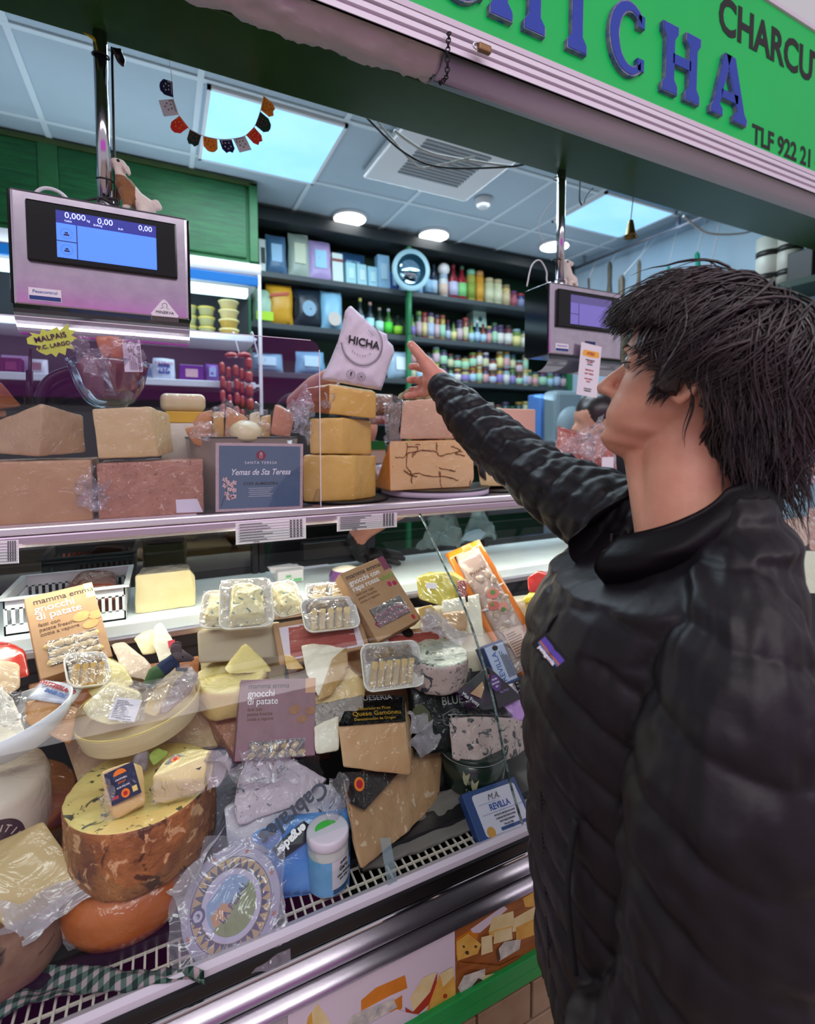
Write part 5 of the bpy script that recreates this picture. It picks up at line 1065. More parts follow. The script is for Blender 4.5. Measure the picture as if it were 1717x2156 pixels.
for path in ([(858, 932), (857, 960), (858, 985), (866, 995), (868, 1018)], [(832, 962), (850, 964), (858, 955), (878, 950), (900, 948), (920, 952), (926, 960), (950, 954), (975, 950)], [(858, 940), (880, 942), (872, 960)], [(920, 932), (921, 950)], [(864, 1000), (880, 996), (905, 1002), (930, 1003), (952, 1006), (965, 1012)], [(850, 990), (866, 1000), (880, 1005)], [(925, 985), (945, 990), (960, 992)], [(952, 940), (970, 948), (960, 955), (980, 960)]):
    pp = smooth_path([at(x, y, Y=Yv) for x, y in path], 5); pp = [p + Vector((noise.noise(p * 300), 0, noise.noise(p * 260 + Vector((3, 0, 0))))) * .003 for p in pp]; tube(bm, pp, [.0016 * (.5 + abs(noise.noise(p * 200))) for p in pp], 5, flat=1)
mesh('dark_veins', bm, mat('vein_brown', '8a4a1c', '5a2c14', 60, rough=.5), vc)
PK_ = mat('cheese_pink_paste', 'd0a88c', 'c09078', 12, rough=.5, coat=.9, wrinkle=20, spots=[('8a5c4c', 70, .68, .03)])
cheese('cheese_half', [at(x, y, Y=Y) for x, y, Y in [(848, 845, 1.205), (930, 838, 1.205), (985, 880, 1.205), (984, 924, 1.205), (842, 925, 1.205), (865, 842, 1.30), (955, 845, 1.30), (975, 924, 1.30), (850, 924, 1.30)]], PK_, 'big pinkish wrapped cheese half on top of the veined orange cheese', cuts=3, amp=.0016)
DR = mat('cheese_dark_mould_rind', '6a5448', '8f7c70', 25, rough=.8, bump=.8, bscale=120, coat=.5, wrinkle=20)
cheese('rind_piece', [at(x, y, Y=Y) for x, y, Y in [(823, 850, 1.24), (846, 846, 1.21), (840, 926, 1.21), (818, 925, 1.24), (840, 850, 1.30), (838, 925, 1.30)]], DR, 'dark mouldy rind side of a cheese left of the pinkish half', cuts=3, amp=.002)
cheese('herb_cheese', [at(x, y, Y=Y) for x, y, Y in [(838, 832, 1.26), (860, 818, 1.24), (890, 812, 1.24), (925, 818, 1.26), (925, 842, 1.25), (838, 842, 1.25), (880, 815, 1.33), (930, 840, 1.33), (850, 840, 1.33)]], mat('herb_crust', '6f6650', 'b0a078', 45, rough=.9, bump=1, bscale=120), 'round herb crusted cheese under the little finger', cuts=3, amp=.003, fr=60)
wrap([at(x, y, Y=1.2) for x, y in [(808, 845), (850, 838), (842, 930), (812, 935)]], None, vc, None, .008, fr=50)
# silver and small packs between the stacks
FO = mat('silver_foil', 'c4b8c4', 'a89aa8', 30, rough=.25, metal=.85, bump=1, bscale=45, bdist=.006)
M_ = T3(at(790, 1020, Y=1.30).x, 1.34, ZS) @ RX(math.radians(86)); solo('foil_pack', pouch(M_, .07, .085, .06, .5, .006, 12), FO, 'crinkled silver foil pack between the stack and the turntable', 'pack', smooth=True)
M_ = T3(at(786, 940, Y=1.36).x, 1.40, ZS + .09) @ RX(math.radians(86)); o = solo('label_card', box((at(782, 930, Y=1.36).x, 1.36, ZS + .085), (at(812, 930, Y=1.36).x, 1.362, ZS + .15)), paper, 'small white and green label card behind the stacked cheeses', 'card')
bm = bmesh.new(); bx(bm, (at(782, 930, Y=1.355).x, 1.355, ZS + .125), (at(812, 930, Y=1.355).x, 1.3555, ZS + .15)); solo('label_strip', bm, mat('label_green', '1e8a50', rough=.5), 'green strip across the small label card', 'label')
NU = mat('nut_mix', 'b08a78', '7a5444', 60, rough=.5, bump=1, bscale=90, coat=.8, wrinkle=20, spots=[('e0cfc0', 80, .58, .04)])
M_ = T3(at(786, 870, Y=1.28).x, 1.31, at(800, 872, Y=1.3).z) @ RX(math.radians(86)); solo('nut_bag', pouch(M_, .075, .058, .04, .5, .004, 12), NU, 'clear bag of chopped nuts behind the pinkish cheese half', 'bag', smooth=True)
M_ = T3(at(790, 895, Y=1.28).x, 1.32, at(800, 893, Y=1.3).z) @ RX(math.radians(86)); solo('red_label_pack', pouch(M_, .06, .03, .03, .5, .003, 8), mat('redwhite', 'd8c8cc', 'b02838', 30, rough=.3, coat=.5), 'small red and white pack under the nut bag', 'pack', smooth=True)
# cheese behind the arm and dark rim board
bm = bmesh.new(); c = at(1062, 1034, Z=ZS); lathe(bm, [(.13, ZS), (.135, ZS + .003), (.13, ZS + .006)], 40, Matrix.Translation((c.x + .02, 1.31, 0))); t = thing('round_board', 'thin black round board under the cheese behind the sleeve', 'board', (c.x, 1.3, ZS)); mesh('disc', bm, black, t)
cheese('cheese_half', [at(x, y, Y=Y) for x, y, Y in [(1003, 968, 1.23), (1090, 975, 1.23), (1090, 1024, 1.23), (1012, 1024, 1.23), (1010, 968, 1.34), (1110, 975, 1.34), (1110, 1020, 1.34), (1015, 1020, 1.34)]], 'yellow2', 'pale cheese half with black rind partly behind the sleeve', cuts=2)
cheese('rind_piece', [at(x, y, Y=Y) for x, y, Y in [(1003, 955, 1.225), (1022, 975, 1.222), (1026, 1012, 1.222), (1010, 1000, 1.225), (1008, 955, 1.24), (1022, 1010, 1.24)]], mat('black_wax', '1a1618', '4a4448', 60, rough=.3, thr=.62, bump=.6), 'patch of black crumbly rind beside the turntable', cuts=2)
# salami bag and papers right of the customer face
SAL = mat('salami_slices', '8a3a34', 'b8685c', 45, rough=.4, coat=1, wrinkle=18, spots=[('e0c8c0', 75, .60, .03)], bump=.5, bscale=60)
M_, w, h = frame(at(1165, 985, Y=1.25), at(1300, 1010, Y=1.25), at(1185, 905, Y=1.27)); t = thing('salami_bag', 'clear bag of marbled salami slices left of the customer chin', 'bag', M=M_); mesh('slices', pouch(M_, w, h * 1.05, .07, .4, .01, 16, .1), SAL, t, smooth=True)
for q in ([(1160, 965), (1215, 905), (1262, 880), (1250, 960)], [(1230, 920), (1270, 870), (1275, 960), (1225, 990)]): wrap([at(x, y, Y=1.20 - .006 * i) for i, (x, y) in enumerate(q)], None, t, None, .012, fr=35)
solo('price_card', box(at(1268, 990, Y=1.19), at(1292, 962, Y=1.192)), paper, 'small white price card right of the salami bag', 'card')
solo('pink_pack', box(Vector((at(1056, 905, Y=1.36).x, 1.36, ZS)), at(1113, 863, Y=1.40), .004), mat('pink_paper', 'dcae9c', rough=.7), 'flat pink wrapped pack standing behind the sleeve', 'pack')
# ------------------------------------------------------------------ goods inside the counter
def TG(px, py):
    r = ray(px, py); best = None
    for (y0, z0), (y1, z1) in zip(GP, GP[1:]):
        s = (y0 * (z1 - z0) + (EYE - z0) * (y1 - y0)) / (r.y * (z1 - z0) - r.z * (y1 - y0)); z = EYE + r.z * s
        if min(z0, z1) - 1e-6 <= z <= max(z0, z1) + 1e-6: best = s
    return best
def K(px, py, off=.03):
    t = TG(px, py)
    if t is None: t = (.70) / ray(px, py).y
    return at(px, py, T=t + off)
def KL(l, d=.03):
    o = [K(q[0], q[1], q[2] if len(q) > 2 else d) for q in l]
    for p in o:
        p.z = max(p.z, .7862 if p.y > .765 else .7695)
        if p.y > 1.188 and p.z < 1.101: p.y = 1.188
    return o
def ks(l, m, label, cat='cheese', name='cheese_block', bev=.004, cuts=3, amp=.0014, fr=40, mt=None):
    return solo(name, hull(KL(l), bev, 2, cuts, amp, fr), mt or (CH[m] if isinstance(m, str) else m), label, cat, smooth=True)
def fr3(bl, br, tl): return frame(K(*bl), K(*br), K(*tl))
# wrapped body: rounded loaf by lathe with matrix
def wheel(c, r, h, mt, label, name='round_cheese', tilt=(0, 0), amp=.0015, bev=.006, mats=None, top=None, n=64, cat='cheese'):
    M = Matrix.Translation(c) @ RX(tilt[0]) @ RY(tilt[1])
    prof = [(0, 0), (r * .5, 0), (r - bev, 0), (r - bev * .3, bev * .3), (r, bev)] + [(r * (1 + .012 * math.sin(math.pi * k / 6)), bev + (h - 2 * bev) * k / 6) for k in range(1, 6)] + [(r, h - bev), (r - bev * .3, h - bev * .3), (r - bev, h), (r * .8, h), (r * .6, h), (r * .4, h), (r * .2, h), (0, h)]
    bm = bmesh.new(); lathe(bm, prof, n, M, closed=False)
    bm.normal_update()
    if mats:
        for f in bm.faces: f.material_index = 1 if (f.normal.dot(M.to_3x3() @ Vector((0, 0, 1))) > .8) else 0
    for v in bm.verts: v.co += v.normal * amp * (noise.noise(v.co * 35) + .6 * noise.noise(v.co * 90))
    return solo(name, bm, mt, label, cat, smooth=True, mats=mats)
# --- mother load under the visible cheeses: lower cheeses lying on the deck
wheel(Vector((-.28, 1.0, .786)), .13, .11, CH['rind'], 'brown rinded wheel at the far left back of the deck')
ks([(120, 1520, .12), (470, 1470, .12), (470, 1680, .12), (180, 1700, .12), (200, 1500, .24), (480, 1470, .24), (480, 1660, .24)], 'tan', 'big tan cheese half lying behind the round wheels', mt=CH['aged'])
ks([(420, 1480, .12), (560, 1440, .12), (660, 1540, .10), (500, 1600, .08), (450, 1430, .2), (650, 1440, .2), (700, 1600, .2), (470, 1650, .16)], 'tan', 'pinkish tan wrapped cheese piece behind the centre gnocchi box', mt=CH['pinkbrown'])
ks([(310, 1590, .10), (640, 1560, .10), (640, 1760, .07), (430, 1790, .07), (340, 1560, .2), (650, 1520, .22), (660, 1700, .2)], 'white', 'dark blue wrapped pack under the small cheeses', 'pack', 'wrapped_pack', mt=mat('navy_film', '22243c', '4a4a68', 14, rough=.3, coat=.8, wrinkle=22))
ks([(860, 1480, .24), (1130, 1450, .24), (1130, 1620, .24), (880, 1640, .22), (880, 1460, .4), (1140, 1440, .4), (1140, 1560, .36), (900, 1580, .36)], 'white', 'black wrapped crate under the blue cheese block', 'pack', 'wrapped_pack', mt=mat('black_film', '121216', '26262c', 14, rough=.3, coat=.8, wrinkle=22))
ks([(600, 1360, .12), (860, 1330, .12), (860, 1500, .12), (620, 1530, .12), (620, 1350, .3), (860, 1330, .3), (860, 1450, .3)], 'tan', 'long tan cheese block behind the brie wedge', mt=CH['tan'])
ks([(60, 1440, .2), (420, 1380, .2), (420, 1480, .2), (80, 1540, .18), (80, 1420, .3), (420, 1370, .32), (420, 1450, .3)], 'tan', 'dark brown cheese half in the rear row at left', mt=CH['rind'])
ks([(420, 1390, .16), (600, 1370, .16), (600, 1460, .16), (430, 1480, .16), (430, 1380, .26), (600, 1360, .26), (600, 1440, .26)], 'cream', 'cream cheese slab in the rear row at the centre')
ks([(860, 1290, .16), (1130, 1260, .16), (1130, 1400, .14), (870, 1430, .14), (870, 1280, .26), (1130, 1250, .26), (1130, 1380, .26)], 'white', 'pale cheese slab behind the orange pouch')
# --- kraft gnocchi cartons
KR = mat('kraft_card', 'b08a66', 'a67f5c', 40, rough=.7); KR2 = mat('kraft_card_rosy', '94707a', '8a6670', 40, rough=.6)
GNO = mat('gnocchi', 'c9b078', 'b89a60', 20, rough=.45, coat=.6, wrinkle=20); BEET = mat('beet_gnocchi', '8a1c48', '6a1236', 20, rough=.4, coat=.6, wrinkle=20)
POT = mat('print_potato', 'd8a468', 'c08a50', 30, rough=.6); KD = mat('carton_brown_ink', '6e4c36', rough=.7); DKW = mat('window_dark', '4a3a30', rough=.4)
def gnocchi(bl, br, tl, d, card, lines, label, tab, beet=False, name='gnocchi_carton', wy=(.09, .40), pot=POT):
    M, w, h = fr3(bl, br, tl); t = thing(name, label, 'carton', M=M)
    bm = box((0, 0, -d), (w, h, 0), .0012); bmesh.ops.transform(bm, matrix=M, verts=bm.verts); mesh('card_box', bm, card, t)
    bm = bmesh.new(); poly(bm, M, rect(w * .16, h * wy[0], w * .86, h * wy[1])); mesh('window', bm, DKW, t)
    bm = bmesh.new(); r = h * .052
    for j in range(3):
        for i in range(6):
            x = w * .2 + i * w * .125 + (j % 2) * r * .7; y = h * (wy[0] + .05) + j * r * 1.75
            if x < w * .84 and y < h * wy[1] - r * .6:
                bmesh.ops.create_uvsphere(bm, u_segments=12, v_segments=8, radius=1, matrix=M @ T3(x, y, -.0005) @ RZ(R.uniform(-.6, .6)) @ Matrix.Diagonal((r * 1.15, r * .8, .0035, 1)))
    mesh('gnocchi_dumplings', bm, BEET if beet else GNO, t, smooth=True)
    a = [M @ Vector(p) for p in ((w * .16, h * wy[0], .0045), (w * .86, h * wy[0], .0045), (w * .86, h * wy[1], .0045), (w * .16, h * wy[1], .0045))]; wrap(a, None, t, film, .0008, 14, 10, 90)
    for s, x, y, sz, m in lines: text(s, h * sz, m, t, M @ T3(w * x, h * y, .0003), align='LEFT', spacing=.97)
    bm = bmesh.new(); poly(bm, M, rect(w * .86, h * .80, w, h)); mesh('corner_tab', bm, mat('tab_' + tab, tab, rough=.6), t)
    bm = bmesh.new()
    if beet:
        poly(bm, M, ell(w * .80, h * .60, h * .030, h * .040)); poly(bm, M, ell(w * .90, h * .585, h * .03, h * .034), .0004); mesh('beet_picture', bm, mat('print_beet', 'a82858', rough=.6), t)
        bm = bmesh.new(); poly(bm, M, ell(w * .92, h * .58, h * .018, h * .02), .001); mesh('cut_beet_picture', bm, redink, t)
        bm = bmesh.new()
        for k in range(5): poly(bm, M, ell(w * (.72 + .06 * k), h * (.70 + .015 * (k % 2)), h * .012, h * .034, 10, rot=.5 - .25 * k), .0005)
        mesh('leaf_picture', bm, mat('print_leaf', '6f9a3c', rough=.6), t)
    else:
        for cx, cy, rx, ry, a in ((.72, .585, .085, .06, .2), (.93, .56, .075, .055, .1), (.82, .46, .078, .052, .15)):
            bm = bmesh.new(); poly(bm, M, [(min(x, w * .999), y) for x, y in ell(w * cx, h * cy, h * rx, h * ry, 20, rot=a)], .0004); mesh('potato_picture', bm, pot, t)
    return t, M, w, h
LN = [('mamma emma', .10, .91, .100, ink), ('gnocchi', .10, .81, .125, wink), ('di patate', .10, .71, .125, wink), ('fatti con', .11, .61, .062, KD), ('patate fresche', .11, .55, .062, KD), ('cotte a vapore', .11, .49, .062, KD)]
gnocchi((85, 1431, .09), (238, 1381, .11), (35, 1263, .09), .035, KR, LN, 'kraft carton of potato gnocchi leaning at the left beside the white basket', 'e8d48a', wy=(.10, .38))
gnocchi((494, 1604, .035), (664, 1590, .035), (489, 1432, .04), .035, KR2, LN, 'rosy brown carton of potato gnocchi standing in the centre of the counter', 'd0a07c', wy=(.0, .22), pot=mat('print_potato_dark', 'a87858', '8a5c44', 30, rough=.6))
g3 = gnocchi((796, 1352, .05), (888, 1302, .06), (745, 1196, .03), .035, KR, [('mamma emma', .07, .91, .098, ink), ('gnocchi con', .07, .82, .105, wink), ('rapa rossa', .07, .73, .105, wink), ('fatti con rapa', .08, .645, .054, KD), ('patate fresche', .08, .59, .054, KD), ('cotte a vapore', .08, .535, .054, KD)], 'kraft carton of beetroot gnocchi tilted below the black glove', '7a3a54', True, wy=(.14, .40))
bm = bmesh.new(); poly(bm, g3[1], ell(g3[2] * .87, g3[3] * .07, .004, .006)); mesh('small_emblem', bm, redink, g3[0])
# --- foam trays
FOAM = mat('foam_tray', 'f2efe6', 'ebe7dc', 60, rough=.6)
def rrect(w, h, r, n=5):
    o = []
    for cx, cy, a in ((w / 2 - r, h / 2 - r, 0), (-w / 2 + r, h / 2 - r, 1), (-w / 2 + r, -h / 2 + r, 2), (w / 2 - r, -h / 2 + r, 3)):
        for k in range(n + 1): t = (a + k / n) * math.pi / 2; o.append((cx + r * math.cos(t), cy + r * math.sin(t)))
    return o
def tray(bl, br, tl, label, content, d=.022):
    M, w, h = fr3(bl, br, tl); t = thing('foam_tray', label, 'tray', M=M); C_ = M @ T3(w / 2, h / 2, 0); bm = bmesh.new(); prev = None
    first = None
    for z, s, in ((-d, .78), (-d * .3, .95), (-.001, .985), (.0, 1.0), (.0025, 1.0), (.003, .985), (.0015, .96), (-d * .3, .91), (-d * .82, .76)):
        ring = [bm.verts.new(C_ @ Vector((x * 1, y * 1, z))) for x, y in rrect(w - (1 - s) * .12, h - (1 - s) * .12, .018)]
        if prev:
            for i in range(len(ring)): bm.faces.new((prev[i], prev[(i + 1) % len(ring)], ring[(i + 1) % len(ring)], ring[i])).smooth = True
        else: bm.faces.new(ring[::-1])
        prev = ring
    bm.faces.new(prev); mesh('foam', bm, FOAM, t)
    content(t, M, w, h, d)
    a = [M @ Vector(p) for p in ((w * .03, h * .03, .006), (w * .97, h * .03, .006), (w * .97, h * .97, .006), (w * .03, h * .97, .006))]
    wrap(a, None, t, film, .0016, 22, 18, 60)
    return t
def slices(n, flip=False, rows=1, m='yellow2'):
    def f(t, M, w, h, d):
        for j in range(rows):
            for i in range(n):
                x = w * (.10 + .74 * i / n); y0 = h * (.10 + .40 * j); bm = bmesh.new()
                q = [(x, y0, -d * .5), (x + w * .44 / n, y0 + h * .01, -d * .5), (x + w * (.05 + .44 / n), y0 + h * .48, .004), (x + w * .05, y0 + h * .50, .004)]
                prism(bm, [M @ Vector(p) for p in q], (M.to_3x3() @ Vector((.0035, 0, .006)))); bmesh.ops.bevel(bm, geom=bm.edges[:], offset=.0007, segments=1, affect='EDGES'); mesh('cheese_slice', bm, CH[m], t)
        bm = hull([M @ Vector((w * a, h * b, c)) for a, b, c in ((.1, .62, -.01), (.9, .62, -.01), (.88, .93, -.01), (.12, .93, -.01), (.14, .66, .006), (.86, .66, .006), (.8, .9, .004), (.2, .9, .004))], .003, 2, 3, .002, 60); mesh('cheese_rind', bm, mat('rind_grey_brown', '6a5240', '9a8468', 40, rough=.7, bump=.8, bscale=90, coat=.8, wrinkle=20), t, smooth=True)
    return f
GORG = mat('cheese_blue_cream', 'eadfb4', 'e0d29c', 14, rough=.5, coat=.8, wrinkle=24, spots=[('5f7a78', 30, .60, .04, 2.4), ('b09a60', 40, .64, .05)], bump=.6, bscale=60)
def mass(k=1., rind=True):
    def f(t, M, w, h, d):
        pts = [(.14, .12, -.015), (.86, .12, -.015), (.88, .8, -.015), (.62, .95, -.015), (.2, .9, -.015), (.2, .2, .012 * k), (.8, .22, .012 * k), (.78, .72, .012 * k), (.56, .88, .010 * k), (.26, .84, .012 * k), (.5, .5, .017 * k)]
        bm = hull([M @ Vector((w * a, h * b, c)) for a, b, c in pts], .004, 2, 4, .0028, 55); mesh('blue_cheese', bm, GORG, t, smooth=True)
    return f
tray((415, 1324, .07), (483, 1324, .07), (404, 1243, .07), 'foam tray of cream blue cheese, leftmost of three under the worktop', mass())
tray((583, 1304, .07), (650, 1288, .08), (575, 1228, .08), 'foam tray of blue cheese with torn crust, rightmost of three in a row', mass())
tray((461, 1329, .045), (579, 1318, .045), (478, 1222, .045), 'large foam tray of cream blue cheese overlapping its two neighbours', mass(1.2))
tray((648, 1262, .08), (757, 1250, .08), (660, 1232, .10), 'small foam tray of dark crusted cheese behind the sliced one', slices(2))
tray((643, 1334, .04), (762, 1321, .045), (655, 1262, .05), 'foam tray of sliced pale cheese under the beetroot carton', slices(5, rows=1))
tray((768, 1460, .03), (896, 1444, .03), (725, 1360, .03), 'foam tray of fanned cheese slices tilted above the black labelled block', slices(6))
tray((143, 1452, .05), (238, 1440, .08), (126, 1379, .06), 'foam tray of yellow cheese slices behind the oval basket', slices(4, m='yellow'))
# --- rear row on and under the worktop
bk = thing('slotted_basket', 'white slotted plastic basket holding a dark cured ham piece', 'basket', at(150, 1290, Z=1.101)); 
xa, xb = at(40, 1300, Z=1.101).x, at(272, 1272, Z=1.101).x; ya, yb_, zh = 1.225, 1.40, 1.175
bm = bmesh.new(); bx(bm, (xa, ya, 1.1005), (xb, yb_, 1.104))
for (x0, y0, x1, y1) in ((xa, ya, xb, ya + .003), (xa, yb_ - .003, xb, yb_), (xa, ya, xa + .003, yb_), (xb - .003, ya, xb, yb_)):
    bx(bm, (x0, y0, 1.1005), (x1, y1, 1.122)); bx(bm, (x0, y0, 1.152), (x1, y1, zh))
    nn = 16 if x1 - x0 > y1 - y0 else 11
    for k in range(nn + 1):
        if x1 - x0 > y1 - y0: xx = x0 + (x1 - x0 - .006) * k / nn; bx(bm, (xx, y0, 1.12), (xx + .006, y1, 1.155))
        else: yy = y0 + (y1 - y0 - .006) * k / nn; bx(bm, (x0, yy, 1.12), (x1, yy + .006, 1.155))
for (x0, y0, x1, y1) in ((xa - .008, ya - .008, xb + .008, ya + .002), (xa - .008, yb_ - .002, xb + .008, yb_ + .008), (xa - .008, ya, xa + .002, yb_), (xb - .002, ya, xb + .008, yb_)): bx(bm, (x0, y0, zh - .002), (x1, y1, zh + .002))
mesh('slotted_box', bm, mat('basket_white', 'dfe6ec', rough=.4), bk)
ch = hull([Vector(p) for p in ((xa + .05, 1.26, 1.105), (xb - .01, 1.25, 1.105), (xb - .01, 1.38, 1.105), (xa + .04, 1.38, 1.105), (xb - .02, 1.27, 1.165), (xa + .13, 1.27, 1.175), (xa + .12, 1.36, 1.19), (xb - .03, 1.36, 1.175), (xa + .07, 1.28, 1.14))], .008, 3, 3, .003, 30)
solo('cured_ham', ch, mat('ham_piece', '6a2c20', '8a4428', 12, rough=.4, coat=.9, wrinkle=18), 'dark red brown wrapped ham piece in the white basket', 'ham', smooth=True)
pts = [at(x, y, Y=Y) for x, y, Y in ((286, 1212, 1.25), (400, 1200, 1.25), (412, 1215, 1.26), (284, 1215, 1.26), (300, 1200, 1.34), (395, 1192, 1.34))] + [Vector((at(x, 1270, Y=1.25).x, Y, 1.101)) for x, Y in ((284, 1.25), (412, 1.25), (290, 1.34), (405, 1.34))]
o = solo('cheese_half', hull(pts, .005, 2, 3, .0016, 40), CH['cream'], 'cream coloured cheese half in film on the white worktop', 'cheese', smooth=True)
bm = hull([at(x, y, Y=Y) + Vector((0, 0, .001)) for x, y, Y in ((288, 1213, 1.255), (398, 1199, 1.255), (402, 1208, 1.27), (288, 1214, 1.27), (300, 1196, 1.345), (398, 1188, 1.345), (350, 1192, 1.3))], .002, 2, 3, .002, 60); solo('cheese_rind', bm, mat('grey_rind', '8a8074', 'b0a898', 40, rough=.8, bump=.6, bscale=90, coat=.7, wrinkle=20), 'grey top rind of the cream cheese half on the worktop', 'cheese', smooth=True)
cheese('cheese_piece', [at(x, y, Y=Y) for x, y, Y in ((562, 1193, 1.40), (612, 1186, 1.40), (640, 1192, 1.36), (640, 1205, 1.36), (572, 1208, 1.36), (568, 1195, 1.36))], white, 'sloped white top of a small weighing unit', 'scale', bev=.002, cuts=0)
p = at(585, 1222, Y=1.33); q = at(640, 1205, Y=1.33); solo('small_scale', box((p.x, 1.33, 1.101), (q.x, 1.40, 1.101 + .034), .004), white, 'small white weighing unit with a green label on the worktop', 'scale')
bm = bmesh.new(); bx(bm, (p.x + .008, 1.3285, 1.105), (q.x - .006, 1.3295, 1.113)); bx(bm, (p.x + .022, 1.3283, 1.118), (p.x + .036, 1.3295, 1.124)); solo('unit_label', bm, mat('unit_green', '7ac88a', rough=.5), 'green label strip on the small weighing unit', 'label')
solo('receipt', box(at(643, 1200, Z=1.1012), at(690, 1187, Z=1.1012) + Vector((0, 0, .0006))), paper, 'white slip of paper lying on the worktop', 'paper')
c = at(742, 1243, Z=1.101); bm = bmesh.new(); lathe(bm, [(.0, 0), (.038, 0), (.044, .012), (.044, .028), (.036, .044), (.018, .05), (0, .052)], 28, Matrix.Translation(c + Vector((0, .05, 0))))
bm.normal_update()
for f in bm.faces: f.material_index = 1 if f.calc_center_median().x < c.x - .002 and f.calc_center_median().z < 1.143 else 0
solo('cheese_round', bm, None, 'white and purple wrapped round cheese behind the beetroot carton', 'cheese', smooth=True, mats=[CH['white'], mat('purple_wrap', '5a2a68', '7a4a88', 20, rough=.3, coat=.8, wrinkle=20)])
# translucent bags hanging behind
for l, lb in (([(885, 1150), (975, 1148), (960, 1088), (905, 1086)], 'limp translucent bag hanging above the worktop, left of two'), ([(968, 1140), (1050, 1130), (1020, 1075), (1000, 1072)], 'limp translucent bag with blue cloth hanging above the worktop')):
    t = thing('plastic_bag', lb, 'bag', at(l[0][0], l[0][1], Y=1.44))
    for i in range(2): wrap([at(x, y, Y=1.42 + .03 * i) for x, y in l], None, t, mat('bag_haze', 'a8c4c4', rough=.3, alpha=.35), .014, 14, 12, 24)
solo('blue_cloth', hull([at(x, y, Y=Y) for x, y, Y in ((968, 1138, 1.41), (1010, 1112, 1.41), (1025, 1122, 1.41), (1000, 1142, 1.41), (985, 1120, 1.43), (1010, 1140, 1.43))], .003, 2, 2, .003, 40), mat('pale_blue_cloth', 'a8c8d4', rough=.9), 'crumpled pale blue cloth in front of the hanging bag', 'cloth', smooth=True)
solo('black_box', box(at(640, 1180, Y=1.42), at(762, 1128, Y=1.46), .004), black, 'low black box behind the worktop left of the hanging bags', 'box')
# yellow and other blocks at right rear
ks([(875, 1215, .07), (935, 1203, .07), (985, 1222, .09), (980, 1262, .09), (930, 1276, .07), (882, 1262, .07), (900, 1205, .13), (960, 1205, .14), (960, 1260, .14)], 'yellow', 'yellow cheese block with a small label under the worktop edge', mt=mat('cheese_lemon', 'd8c84a', 'c8b43c', 9, rough=.4, coat=.9, wrinkle=24))
solo('paper_sticker', hull(KL([(897, 1227, .066), (920, 1228, .066), (920, 1240, .066), (898, 1239, .066), (898, 1228, .068), (920, 1239, .068)]), 0, 1), paper, 'small price sticker on the yellow block', 'sticker')
ks([(962, 1222, .075), (984, 1222, .08), (984, 1262, .08), (965, 1268, .075), (975, 1220, .11), (975, 1262, .11)], 'yellow', 'dark red wrapped end of the yellow block', mt=mat('red_wrap', '8a1c2c', rough=.3, coat=.8, wrinkle=24))
ks([(880, 1280, .05), (910, 1272, .05), (935, 1310, .05), (890, 1325, .05), (900, 1275, .1), (930, 1310, .1)], 'yellow', 'small yellow cheese piece beside the beetroot carton')
ks([(930, 1292, .06), (984, 1285, .06), (984, 1328, .06), (945, 1330, .05), (940, 1288, .1), (980, 1325, .1)], 'tan', 'tan cheese piece with a white lid behind the glass edge'); ks([(930, 1265, .07), (980, 1255, .07), (985, 1288, .065), (930, 1294, .065), (950, 1262, .12), (980, 1285, .12)], 'white', 'white crinkled wrap above the tan cheese piece')
ks([(985, 1255, .08), (1010, 1250, .08), (1020, 1340, .07), (985, 1335, .07), (1000, 1252, .12), (1010, 1338, .12)], 'white', 'pale cheese column behind the orange pouch edge')
fm = thing('cling_film', 'grey crumpled film above the round blue cheese', 'plastic film', K(940, 1320, .04))
for q in ([(885, 1320), (900, 1275), (985, 1340), (975, 1360)], [(890, 1300), (905, 1280), (930, 1300), (905, 1330)]): wrap(KL(q, .035), None, fm, filmh, .006, fr=45)
# prosciutto packs
PRO = mat('sliced_ham', '8a2c28', 'a85048', 14, rough=.45, coat=.8, wrinkle=20, stretch=(1, 6, 1), spots=[('d8b8a8', 22, .62, .05)])
def ham_pack(bl, br, tl, label):
    M, w, h = fr3(bl, br, tl); t = thing('ham_pack', label, 'pack', M=M); bm = box((0, 0, -.008), (w, h, 0), .003); bmesh.ops.transform(bm, matrix=M, verts=bm.verts); mesh('card', bm, KR, t)
    bm = bmesh.new(); poly(bm, M, rect(w * .06, h * .06, w * .94, h * .86)); mesh('clear_window', bm, PW, t)
    for k in range(6): bm = bmesh.new(); poly(bm, M, [(w * (.12 + .12 * k), h * .1), (w * (.26 + .12 * k), h * .1), (w * (.28 + .12 * k), h * .8), (w * (.16 + .12 * k), h * .82)], .0005 + .0003 * k); mesh('ham_slice', bm, PRO, t)
    bm = bmesh.new(); poly(bm, M, ell(w * .45, h * .86, .013, .013), .003); mesh('black_seal', bm, black, t)
ham_pack((590, 1400, .06), (780, 1362, .06), (576, 1312, .08), 'kraft pack of sliced red ham behind the brie wedge'); ham_pack((812, 1400, .06), (960, 1380, .07), (800, 1330, .09), 'second kraft pack of sliced ham behind the round blue cheese')
